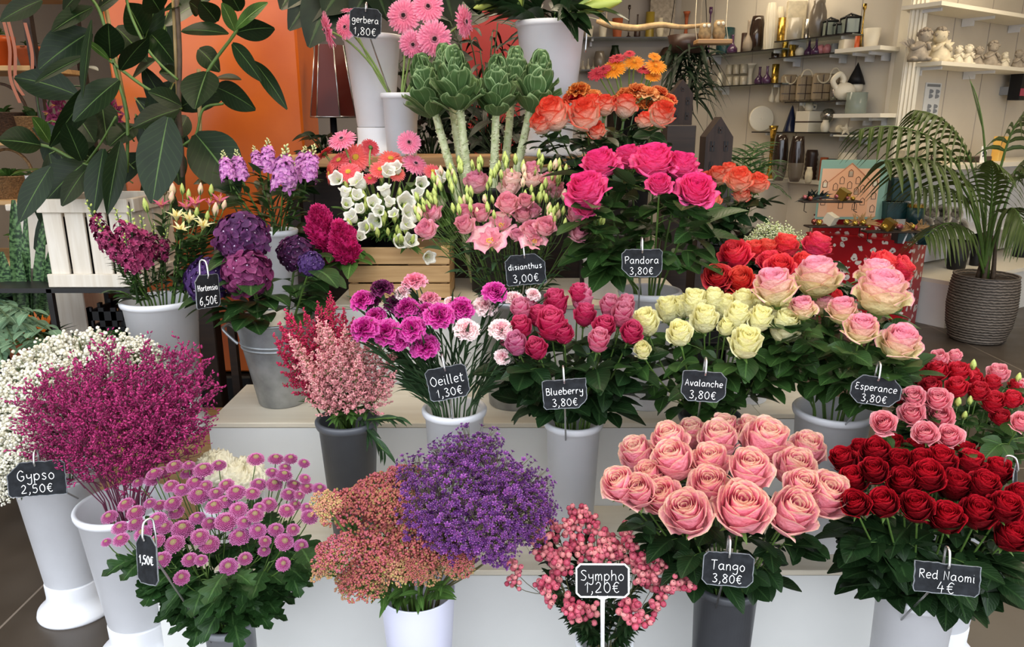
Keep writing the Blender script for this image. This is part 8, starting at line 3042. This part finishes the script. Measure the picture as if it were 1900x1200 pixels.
# small palm on plinth and a hanging trail
c = P(1380, 330, 4.4)
palm('areca_palm', 'small feathery palm behind the orange pink roses', 'plant', (c[0], 4.4), .78, .08, .13, [(.26 * math.cos(a), .24 * math.sin(a), h, .2) for a, h in ((.2, .34), (1.3, .4), (2.5, .36), (3.4, .3), (4.3, .36), (5.2, .32), (0.8, .44), (3.0, .2), (5.9, .2))], 'brown', .16, .012, 11)
t = thing('pedestal', 'dark pedestal under the small feathery palm', 'pedestal', (c[0], 4.4, 0))
mb = MB()
box(mb, c[0] - .1, c[0] + .1, 4.3, 4.5, .03, .78)
mb.build('body', M['darkwood'], t, False)
mb = MB()
box(mb, c[0] - .12, c[0] + .12, 4.28, 4.52, 0, .03)
mb.build('foot', M['black'], t, False)
# ---------------------------------------------------------------- cabinet on the right
mb = MB()
for s in (.04, .55, 1.1, 1.6):
	oriented(*FB, s - .004, s + .004, 0, .003, 0, 3.05, mb)
q_ = mb.build('trim_panel_seam', M['greywall'], None, False)
struct(q_)
mb = MB()
for s in (.45, .95, 1.5, 2.0):
	oriented(*FA, s - .003, s + .003, 0, .003, 0, 3.05, mb)
struct(mb.build('trim_wall_seam', M['greywall'], None, False))
zb3 = on(FB, 1770, 306, .45)[2]
t = thing('side_counter', 'cream wall counter below the cherub shelf with letter blocks', 'counter', (3.9, 6.1, zb3 - .04))
mb = MB()
oriented(*FB, -.12, 2.1, .02, .46, zb3 - .035, zb3, mb)
mb.build('worktop', M['cream'], t, False)
mb = MB()
oriented(*FB, -.02, 2.1, .02, .1, .38, zb3 - .035, mb)
mb.build('back_panel', M['white'], t, False)
for s in (.1, .8, 1.5):
	mb = MB()
	oriented(*FB, s - .012, s + .012, .1, .36, zb3 - .075, zb3 - .035, mb)
	mb.build('bracket', M['white'], t, False)
SH['b4'] = zb3
t = thing('side_plinth', 'white plinth along the floor under the wall counter', 'plinth', (3.9, 6.0, 0))
mb = MB()
oriented(*FB, -.1, 2.1, .02, .60, 0, .33, mb)
mb.build('body', M['podium'], t, False)
mb = MB()
oriented(*FB, -.1, 2.1, .02, .62, .33, .36, mb)
mb.build('top_board', M['cream'], t, False)
SH['pl'] = .36
for k, (x, w) in enumerate(((1772, 40), (1886, 30), (1806, 24))):
	I(FB, 'pl', x, 505, 452 - 6 * k, w, 'taper', 'black', 'planter', 'planter', ['black planter on the white plinth left of the large palm', 'black planter on the white plinth beyond the large palm', 'slim black planter on the white plinth behind the large palm'][k], 'black planters', d=.35)
# letter blocks
for k, (x, ch) in enumerate(((1672, ''), (1687, 'A'), (1703, ''), (1719, 'R'), (1735, ''), (1750, ''))):
	t, p, z, H, W = sbox(FB, 'b4', x, 316 - k * 1.6, 286 - k * 1.6, 14.5, .06, 'stonel', 'letter_block', 'block', f'cream wooden block, {ORD[k]} from the pilaster in the row' + (f', marked {ch}' if ch else ''), 'cream letter blocks', d=.36, rot=.57)
	if ch:
		mb = MB()
		nn = np.array([math.sin(.57), -math.cos(.57), 0])
		uu = np.array([math.cos(.57), math.sin(.57), 0])
		cc = np.array([p[0], p[1], z + H * .5]) + nn * .031
		write(mb, ch, 0, 0, H * .45, W * .7, lambda a, b_, c_=0: cc + uu * a + np.array([0, 0, b_]) + nn * c_, .005)
		mb.build('letter', M['brown'], t)
# price disc and package
t, p, z, H, W = sbox(FB, 'b4', 1824, 292, 262, 18, .012, 'chalk', 'price_card', 'price card', 'white price card with dark blue number among palm leaves', d=.4, rot=.57)
mb = MB()
nn = np.array([math.sin(.57), -math.cos(.57), 0])
uu = np.array([math.cos(.57), math.sin(.57), 0])
cc = np.array([p[0], p[1], z + H * .55]) + nn * .007
write(mb, '50', 0, 0, H * .45, W * .8, lambda a, b_, c_=0: cc + uu * a + np.array([0, 0, b_]) + nn * c_, .004)
mb.build('number', M['navy'], t)
M['package'] = plain('orange_yellow_card', '#d99a3a', .5, col2='#e6c46a', nscale=3)
sbox(FB, 'b4', 1852, 290, 246, 26, .06, 'package', 'gift_package', 'package', 'orange and yellow package on the wall counter behind palm', d=.3, rot=.57)
sbox(FB, 'b4', 1812, 300, 290, 60, .1, 'brown', 'wooden_board', 'board', 'dark flat board lying on the wall counter behind palm', d=.3, rot=.57)
# cherubs and angels
def cherub(px, yb, H_px, mat, label, lean=0, wings=True, hair=None, group='cherub figures', turn=.0):
	p = on(FB, px, yb, .18)
	z = SH['b2']
	h = SZ(H_px, p[1], z)
	t = thing('cherub', label, 'figurine', (p[0], p[1], z), group)
	mb = MB()
	v, e = [], []
	x, y = p[0], p[1]
	L = lean * h
	lathe(mb, [(0, z), (h * .30, z), (h * .32, z + h * .12), (h * .24, z + h * .36), (h * .17, z + h * .52), (h * .09, z + h * .60), (0, z + h * .62)], (x, y, 0), 20)
	blob(mb, (x + L, y - h * .02, z + h * .76), (h * .19, h * .19, h * .22), 2)
	blob(mb, (x + L + h * .02, y - h * .2, z + h * .73), (h * .03, h * .03, h * .03), 0)
	for s in (-1, 1):
		tube(mb, bez((x + s * h * .2, y, z + h * .46), (x + s * h * .34, y - h * .18, z + h * .26), (x + s * h * .05 + L * .7, y - h * .24, z + h * .52), 7), np.linspace(h * .075, h * .05, 7), 8)
		blob(mb, (x + s * h * .22, y - h * .16, z + h * .06), (h * .13, h * .18, h * .08), 1)
	mb.build('body', M[mat], t)
	mb = MB()
	for k in range(34):
		a, b_ = R(0, 6.28), R(-.2, 1.5)
		q = np.array([math.cos(a) * math.cos(b_), math.sin(a) * math.cos(b_), math.sin(b_)])
		if q[1] < -.55 and q[2] < .6:
			continue
		blob(mb, np.array([x + L, y - h * .02, z + h * .79]) + q * h * .19, h * .06, 0)
	mb.build('hair', M[hair or mat], t)
	if wings:
		for s in (-1, 1):
			mb = MB()
			for k in range(4):
				a = .5 + k * .28
				leaf(mb, (x + s * h * .1, y + h * .12, z + h * .42), (s * math.cos(a), .25, math.sin(a)), (0, -1, .2), h * (.5 - .05 * k), h * .16, .1, .2, .7, 5, 2)
			mb.build('wing', M[mat], t)
	return t
cherub(1702, 112, 58, 'stone', 'grey cherub bust with curly hair, larger pair partner at the shelf end', .12, True, 'taupe')
cherub(1742, 112, 62, 'stonel', 'cream cherub bust with curly hair resting chin on hands', -.06, True, 'stone')
cherub(1776, 113, 33, 'ivory', 'small white angel with raised wings beside the large cherub')
cherub(1794, 113, 36, 'ivory', 'small white angel with round halo')
for s, pp in ((0, 0),):
	p = on(FB, 1794, 113, .22)
cherub(1812, 114, 34, 'stone', 'small grey cherub sitting next to the white angels', .05, False)
cherub(1836, 114, 46, 'stone', 'grey cherub holding a small sign beside the white angels', .06, False)
cherub(1863, 116, 28, 'ivory', 'small white angel reading a book')
cherub(1888, 117, 34, 'stone', 'grey cherub at the far end of the shelf', .0, False)
cherub(1852, 115, 22, 'stone', 'tiny grey cherub leaning on the one holding a sign', .0, False)
# poster
a, b_ = on(FB, 1719, 153, .006), on(FB, 1748, 226, .006)
t = thing('leaflet', 'white leaflet with small grey icons on the cream wall below cherubs', 'leaflet', (a[0], a[1], b_[2]))
s0, s1 = along(FB, a), along(FB, on(FB, 1748, 153, .006))
mb = MB()
oriented(*FB, s0, s1, .002, .006, b_[2], a[2], mb)
mb.build('sheet', plain('white_paper', '#d5d8da', .6), t, False)
mb = MB()
w_ = s1 - s0
hh = a[2] - b_[2]
oriented(*FB, s0 + w_ * .08, s1 - w_ * .08, .006, .0075, a[2] - hh * .1, a[2] - hh * .03, mb)
for fx in (.3, .7):
	for fz in (.22, .34, .6, .72):
		c_ = on(FB, 1719, 153, .007)
		q = FB[0] + FB[1] * (s0 + w_ * fx) + FB[2] * .007
		blob(mb, (q[0], q[1], a[2] - hh * fz), (w_ * .13, .003, hh * .06), 1)
mb.build('printed_icons', plain('grey_print', '#777b80', .6), t, False)
# dark display at the right edge
t, p, z, H, W = sbox(FB, None, 1888, 186, 138, 36, .1, 'black', 'display_box', 'display', 'black display unit on the cream wall at the picture edge', d=.12, rot=.57)
mb = MB()
oriented(np.array(p[:2]), BD, BN, -W * .62, -W * .1, .055, .06, z + H * .15, z + H * .42, mb)
mb.build('pink_leaflet', plain('pink_print', '#b0405a', .5), t, False)
mb = MB()
oriented(np.array(p[:2]), BD, BN, -W * .5, W * .5, -.12, -.05, z + H * .2, z + H * .5, mb)
mb.build('mount', M['grey'], t, False)
# artificial white roses under the counter
zs = on(FB, 1745, 432, .3)[2]
t = thing('display_shelf', 'low white shelf under the counter carrying artificial white roses', 'shelf', (3.6, 5.9, zs - .02))
mb = MB()
oriented(*FB, -.05, 1.6, .1, .40, zs - .02, zs, mb)
mb.build('board', M['white'], t, False)
PT['wrose'] = petal('greyish_white_petal', '#b5b0a8', '#c4bfb7', '#d2cec6', var=.05)
wr = rose_mesh('white_fabric_rose', PT['wrose'], 22, .6, .7, 31, guard=0)
WR = [(1722, 400), (1745, 395), (1768, 402), (1732, 420), (1757, 420), (1712, 418), (1778, 420), (1745, 408)]
for (x, y), lb_ in zip(WR, spot_labels(WR, 2)):
	p = on(FB, x, y, .26)
	t = thing('artificial_rose', f'greyish fabric rose, {lb_} of the heap under counter', 'artificial flower', (p[0], p[1], zs), 'fabric roses')
	put('bloom', wr, t, p, aim(nrm((R(-.5, .2), -1, R(0, .8))), R(0, 6)), SZ(28, p[1], p[2]))
	mb = MB()
	tube(mb, [(p[0], p[1] + .01, zs), p], .004, 5)
	mb.build('stem', M['stem'], t)

# large palm in the ribbed pot
c = PZ(1832, 622, 0)
c = np.array([P(1832, 500, 5.12)[0] * 1.0, 5.12])
t = thing('palm', 'large potted kentia palm beside the red wrapped box', 'palm', (c[0], c[1], 0))
mb = MB()
prof = [(0, 0), (.155, 0), (.185, .02)]
for k in range(45):
	z = .03 + .43 * k / 44
	rr = np.interp(z, [0, .12, .26, .40, .5], [.170, .207, .220, .214, .200])
	prof += [(rr + .0035 * (1 if k % 2 else -1), z)]
prof += [(.206, .468), (.208, .478), (.192, .478), (.185, .44), (0, .435)]
lathe(mb, prof, (c[0], c[1], 0), 48)
def ribbed():
	m, nt, b = newmat('rib_shaded_brown_stoneware')
	tc = nd(nt, 'ShaderNodeTexCoord')
	wv = nd(nt, 'ShaderNodeTexWave', bands_direction='Z')
	wv.inputs['Scale'].default_value = 16
	wv.inputs['Distortion'].default_value = 2.5
	wv.inputs['Detail Scale'].default_value = 2.5
	nt.links.new(tc.outputs['Object'], wv.inputs['Vector'])
	nt.links.new(ramp(nt, wv.outputs[1], [(.25, srgb('#3a332c')), (.75, srgb('#7d7165'))]), b.inputs['Base Color'])  # dark and light bands paint the shading of the ribs into the colour
	b.inputs['Roughness'].default_value = .6
	bp = nd(nt, 'ShaderNodeBump')
	bp.inputs['Strength'].default_value = .6
	bp.inputs['Distance'].default_value = .01
	nt.links.new(wv.outputs[1], bp.inputs['Height'])
	nt.links.new(bp.outputs[0], b.inputs['Normal'])
	return m
mb.build('pot', ribbed(), t)
mb = MB()
lathe(mb, [(0, .452), (.184, .446)], (c[0], c[1], 0), 24)
mb.build('soil', M['darkwood'], t)
M['kentia'] = leafmat('kentia_leaf', '#3d4d24', '#6f7d45', .35, side=-.3, veinw=.05, var=.15)
base = np.array([c[0], c[1], .45])
FR = [((1812, 190), (1595, 240), 4.9, .40, .95, .026), ((1815, 250), (1640, 300), 4.75, .40, 1.15, .034), ((1850, 160), (1950, 200), 4.9, .36, 1.0, .026), ((1815, 300), (1690, 355), 4.7, .30, .8, .022), ((1795, 360), (1716, 440), 4.7, .28, .9, .022), ((1872, 300), (1905, 440), 4.8, .26, .9, .022), ((1845, 230), (1800, 150), 5.15, .05, .2, .02), ((1858, 250), (1970, 280), 4.9, .34, 1.0, .024), ((1850, 330), (1838, 300), 4.7, .3, .7, .024), ((1826, 210), (1700, 205), 5.2, .38, .9, .024), ((1868, 220), (1990, 330), 5.1, .3, .9, .024)]
for (cx_, cy_), (tx, ty), Y, L, ang, w in FR:
	q1, q2 = P(cx_, cy_, (5.1 + Y) / 2), P(tx, ty, Y)
	path = bez(base + [R(-.03, .03), R(-.03, .03), 0], q1, q2, 14)
	mb = MB()
	tube(mb, path, np.linspace(.011, .003, 14), 6, 1)
	if L < .1:
		leaf(mb, path[8], path[13] - path[8], (0, -1, 0), np.linalg.norm(path[13] - path[8]) * 1.1, .012, 0, .6, .6, 8, 2)
	else:
		frond(mb, path[5:], L, 13, w * 1.25, .0, 0, ang, .8)
	mb.build('frond', [M['kentia'], M['stem']], t)
for k in range(5):
	mb = MB()
	a = k * 1.3
	tube(mb, bez(base + [.05 * math.cos(a), .05 * math.sin(a), -.02], base + [.04 * math.cos(a), .04 * math.sin(a), .12], base + [.02 * math.cos(a), .02 * math.sin(a), .3], 6), np.linspace(.018, .008, 6), 7)
	mb.build('stem_base', M['bark'], t)

# box wrapped in red paper with decorations
def paper():
	m, nt, b = newmat('red_patterned_paper')
	tc = nd(nt, 'ShaderNodeTexCoord')
	vo = nd(nt, 'ShaderNodeTexVoronoi')
	vo.inputs['Scale'].default_value = 15
	vo.inputs['Randomness'].default_value = .8
	nz = nd(nt, 'ShaderNodeTexNoise')
	nz.inputs['Scale'].default_value = 22
	nt.links.new(tc.outputs['Object'], nz.inputs['Vector'])
	va = nd(nt, 'ShaderNodeVectorMath', operation='MULTIPLY_ADD')
	va.inputs[1].default_value = (.05, .05, .05)
	nt.links.new(nz.outputs[1], va.inputs[0])
	nt.links.new(tc.outputs['Object'], va.inputs[2])
	nt.links.new(va.outputs[0], vo.inputs['Vector'])
	d_ = vo.outputs['Distance']
	c = ramp(nt, d_, [(0.0, srgb('#5c3a3c')), (.12, srgb('#5c3a3c')), (.13, srgb('#d8cfc8')), (.34, srgb('#b9aaa6')), (.36, srgb('#a0121c')), (1, srgb('#8d0f18'))], 'CONSTANT')
	nt.links.new(c, b.inputs['Base Color'])
	b.inputs['Roughness'].default_value = .35
	return m
M['paper'] = paper()
C = np.array([2.93, 5.36])
e1, e2 = np.array([-.74, .67]), np.array([.72, .69])
def rbox(mb, s0, s1, d0, d1, z0, z1):
	oriented(C, e1, e2, s0, s1, d0, d1, z0, z1, mb)
t = thing('wrapped_box', 'large box wrapped in red patterned paper beside the potted palm', 'gift box', (*(C + e1 * .35 + e2 * .15), 0))
mb = MB()
rbox(mb, 0, .78, 0, .30, 0, .665)
mb.build('box', M['paper'], t, False)
mb = MB()
rbox(mb, -.003, .783, -.003, .303, .658, .668)
mb.build('lid_edge', plain('red_gloss_paper', '#a5141d', .3), t, False)
t = thing('wrapped_box', 'smaller red patterned box stacked on the large red box', 'gift box', (*(C + e1 * .5 + e2 * .2), .668))
mb = MB()
rbox(mb, .25, .78, .1, .30, .668, .80)
mb.build('box', M['paper'], t, False)
mb = MB()
rbox(mb, .248, .782, .098, .302, .795, .803)
mb.build('lid_edge', M['maroon'], t, False)
def at_box(s, d_, z):
	q = C + e1 * s + e2 * d_
	return np.array([q[0], q[1], z])
# advent calendar box leaning
t = thing('advent_calendar', 'teal box with peach printed house front standing on the red boxes', 'box', at_box(.5, .27, .803))
mb = MB()
o3 = P(1512, 392, 5.62)
lean = .09
x0, x1 = P(1516, 385, 5.6)[0], P(1640, 385, 5.6)[0]
z0, z1 = .803, P(1570, 297, 5.7)[2]
V = [(x0, 5.62, z0), (x1, 5.62, z0), (x1 + .03, 5.68, z1), (x0 + .03, 5.68, z1), (x0 + .05, 5.72, z0), (x1 + .07, 5.72, z0), (x1 + .10, 5.78, z1), (x0 + .08, 5.78, z1)]
mb.add(V, [(0, 1, 2, 3), (5, 4, 7, 6), (1, 5, 6, 2), (4, 0, 3, 7), (3, 2, 6, 7), (4, 5, 1, 0)])
mb.build('box', plain('teal_card', '#7fa79c', .5), t, False)
V = np.array(V)
def adv(u, v, n=.002):
	return V[0] + (V[1] - V[0]) * u + (V[3] - V[0]) * v + np.array([0, -n, n * .2])
M['peach'] = plain('peach_print', '#e0b394', .6)
M['peachd'] = plain('deep_peach_print', '#c98a68', .6)
mb = MB()
mb.add([adv(.03, .04), adv(.90, .04), adv(.90, .86), adv(.03, .86)], [(0, 1, 2, 3)])
mb.build('printed_front', M['peach'], t, False)
mb = MB()
mb.add([adv(.16, .06, .003), adv(.76, .06, .003), adv(.76, .66, .003), adv(.46, .94, .003), adv(.16, .66, .003)], None, [(0, 1, 2), (0, 2, 4), (4, 2, 3)])
mb.build('printed_house', plain('warm_peach_print', '#e3ab85', .6), t, False)
mb = MB()
tube(mb, [adv(.14, .64, .004), adv(.46, .95, .004), adv(.78, .64, .004)], .004, 5)
mb.build('printed_roof_line', M['peachd'], t, False)
mb = MB()
for (u, v) in ((.09, .6), (.09, .3), (.25, .55), (.34, .66), (.46, .78), (.58, .66), (.66, .52), (.84, .62), (.84, .4), (.34, .48), (.46, .58), (.57, .48), (.28, .34), (.46, .38), (.68, .3), (.84, .18), (.36, .24), (.57, .22)):
	w1, h1 = .032, .055
	mb = MB()
	tube(mb, [adv(u - w1, v - h1, .004), adv(u + w1, v - h1, .004), adv(u + w1, v + h1 * .6, .004), adv(u, v + h1 * 1.2, .004), adv(u - w1, v + h1 * .6, .004), adv(u - w1, v - h1, .004)], .0022, 4)
	mb.build('printed_window', M['brown'], t, False)
mb = MB()
for (u, v) in ((.46, .77), (.84, .6), (.09, .58), (.28, .33), (.57, .47)):
	mb.add([adv(u - .025, v - .04, .003), adv(u + .025, v - .04, .003), adv(u + .025, v + .04, .003), adv(u - .025, v + .04, .003)], [(0, 1, 2, 3)])
mb.build('printed_doors', M['ivory'], t, False)
# teal candle tins
for k, (x, yb, yt, w, Y) in enumerate(((1668, 372, 330, 40, 5.75), (1657, 405, 374, 38, 5.6), (1695, 424, 380, 30, 5.5), (1708, 452, 418, 32, 5.42), (1678, 450, 425, 40, 5.45))):
	zz = [None] * 5
	p = P(x, yb, Y)
	H, W = SZ(yb - yt, Y, .8), SZ(w, Y, .8)
	t = thing('candle_tin', ['teal candle box on top of the tin pile beside the calendar', 'teal candle box below the topmost one', 'round teal tin with gold lid', 'teal tin nearest the palm on the red box', 'low dark teal box under the wire stand'][k], 'tin', p, 'teal candle tins')
	mb = MB()
	if k in (2, 3):
		lathe(mb, [(0, p[2]), (W / 2, p[2]), (W / 2, p[2] + H), (0, p[2] + H)], (p[0], p[1], 0), 28)
	else:
		box(mb, p[0] - W / 2, p[0] + W / 2, p[1] - .05, p[1] + .05, p[2], p[2] + H, bev=.003)
	mb.build('body', M['tealm'], t, k in (2, 3))
	mb = MB()
	if k in (2, 3):
		lathe(mb, [(0, p[2] + H * .95), (W / 2 + .003, p[2] + H * .9), (W / 2 + .003, p[2] + H * 1.04), (0, p[2] + H * 1.04)], (p[0], p[1], 0), 28)
	else:
		box(mb, p[0] - W / 2 - .002, p[0] + W / 2 + .002, p[1] - .052, p[1] + .052, p[2] + H * .92, p[2] + H, bev=.002)
	mb.build('lid', M['goldm' if k == 2 else 'tealm'], t, False)
# wire stand with three arrangements
def arrangement(cx, cy, Y, w, label, cols, feathers, fcol, cube, group='candle arrangements'):
	p = P(cx, cy, Y)
	W = SZ(w, Y, .85)
	t = thing('candle_arrangement', label, 'arrangement', p, group)
	mb = MB()
	box(mb, p[0] - W / 2, p[0] + W / 2, Y - .05, Y + .05, p[2] - .012, p[2], bev=.004)
	mb.build('board', M['darkwood'], t, False)
	for s in (-.42, .42):
		mb = MB()
		tube(mb, [(p[0] + s * W, Y, p[2] - .01), (p[0] + s * W, Y, p[2] - .075), (p[0] + s * W, Y - .05, p[2] - .08)], .003, 5)
		mb.build('wire_leg', M['black'], t)
	mb = MB()
	q = (p[0] + cube[0] * W, Y - .01, p[2] + .045)
	s_ = .036
	m_ = np.array(Matrix.Rotation(.7, 3, 'Z') @ Matrix.Rotation(.5, 3, 'X'))
	vb = np.array([(x, y, z) for x in (-1, 1) for y in (-1, 1) for z in (-1, 1)], float) * s_
	mb.add(vb @ m_.T + q, [(0, 1, 3, 2), (4, 6, 7, 5), (0, 4, 5, 1), (2, 3, 7, 6), (0, 2, 6, 4), (1, 5, 7, 3)])
	mb.build('candle', M[cube[1]], t, False)
	for k in range(9):
		mb = MB()
		x = p[0] + R(-.46, .46) * W
		blob(mb, (x, Y + R(-.04, .03), p[2] + R(.012, .035)), R(.013, .022), 2)
		mb.build('bauble', M[cols[k % len(cols)]], t)
	mb = MB()
	for k in range(46):
		a = R(0, 3.14)
		x = p[0] + feathers * W + R(-.12, .12) * W
		leaf(mb, (x, Y, p[2] + .01), nrm((math.cos(a), R(-.5, .3), abs(math.sin(a)) * .9)), (0, -1, .3), R(.06, .13), .012, .3, .2, .7, 5, 2)
	mb.build('feathers', M[fcol], t)
M['featherd'] = plain('dark_green_feather', '#0f1f1c', .5)
M['feathero'] = plain('sand_feather', '#b28a58', .7)
M['copperb'] = plain('copper_bauble', '#b0685a', .2, metal=.8)
M['goldb'] = plain('gold_bauble', '#c9a84e', .25, metal=.85)
M['pinkb'] = plain('rose_bauble', '#b86a70', .25, metal=.6)
arrangement(1540, 372, 5.42, 110, 'candle arrangement with dark feathers and gold cube on the upper wire stand', ['goldb', 'copperb', 'pinkb'], -.25, 'featherd', (.2, 'goldb'))
arrangement(1550, 418, 5.3, 110, 'candle arrangement with cream cube candle and gold baubles', ['goldb', 'goldb', 'copperb'], .45, 'feathero', (-.1, 'ivory'))
arrangement(1655, 428, 5.28, 105, 'candle arrangement with gold cube and rose baubles near the palm', ['pinkb', 'copperb', 'goldb'], .42, 'feathero', (-.08, 'goldb'))
p = P(1688, 440, 5.3)
t = thing('easel', 'small white easel legs standing on the red box', 'easel', (p[0], 5.3, .668))
for s in (-1, 1):
	mb = MB()
	a = P(1688 + s * 13, 455, 5.28)
	tube(mb, [(a[0], 5.28, .67), P(1687, 424, 5.32)], .006, 6)
	mb.build('leg', M['chalk'], t)
# filler flowers: green-white small blossoms behind the coral roses
gl = [airy_mesh('green_white_spray', [petal('green_white_blossom', '#c3cc86', '#d8dcae', '#e6e6cc', var=.05), M['stem']], 9, 90, .02, 4, .4)]
sprays('coralrose', 'ladys_mantle', 'filler flower', 'pale green filler blossom', 'coral rose', gl, [(1400, 440, 60, 2.46), (1428, 418, 70, 2.5), (1455, 425, 70, 2.48), (1480, 440, 60, 2.44), (1505, 455, 50, 2.42), (1440, 440, 60, 2.4)], 'spray', 'pale filler blossoms', back=.8, stem_r=.0015, nrow=2)
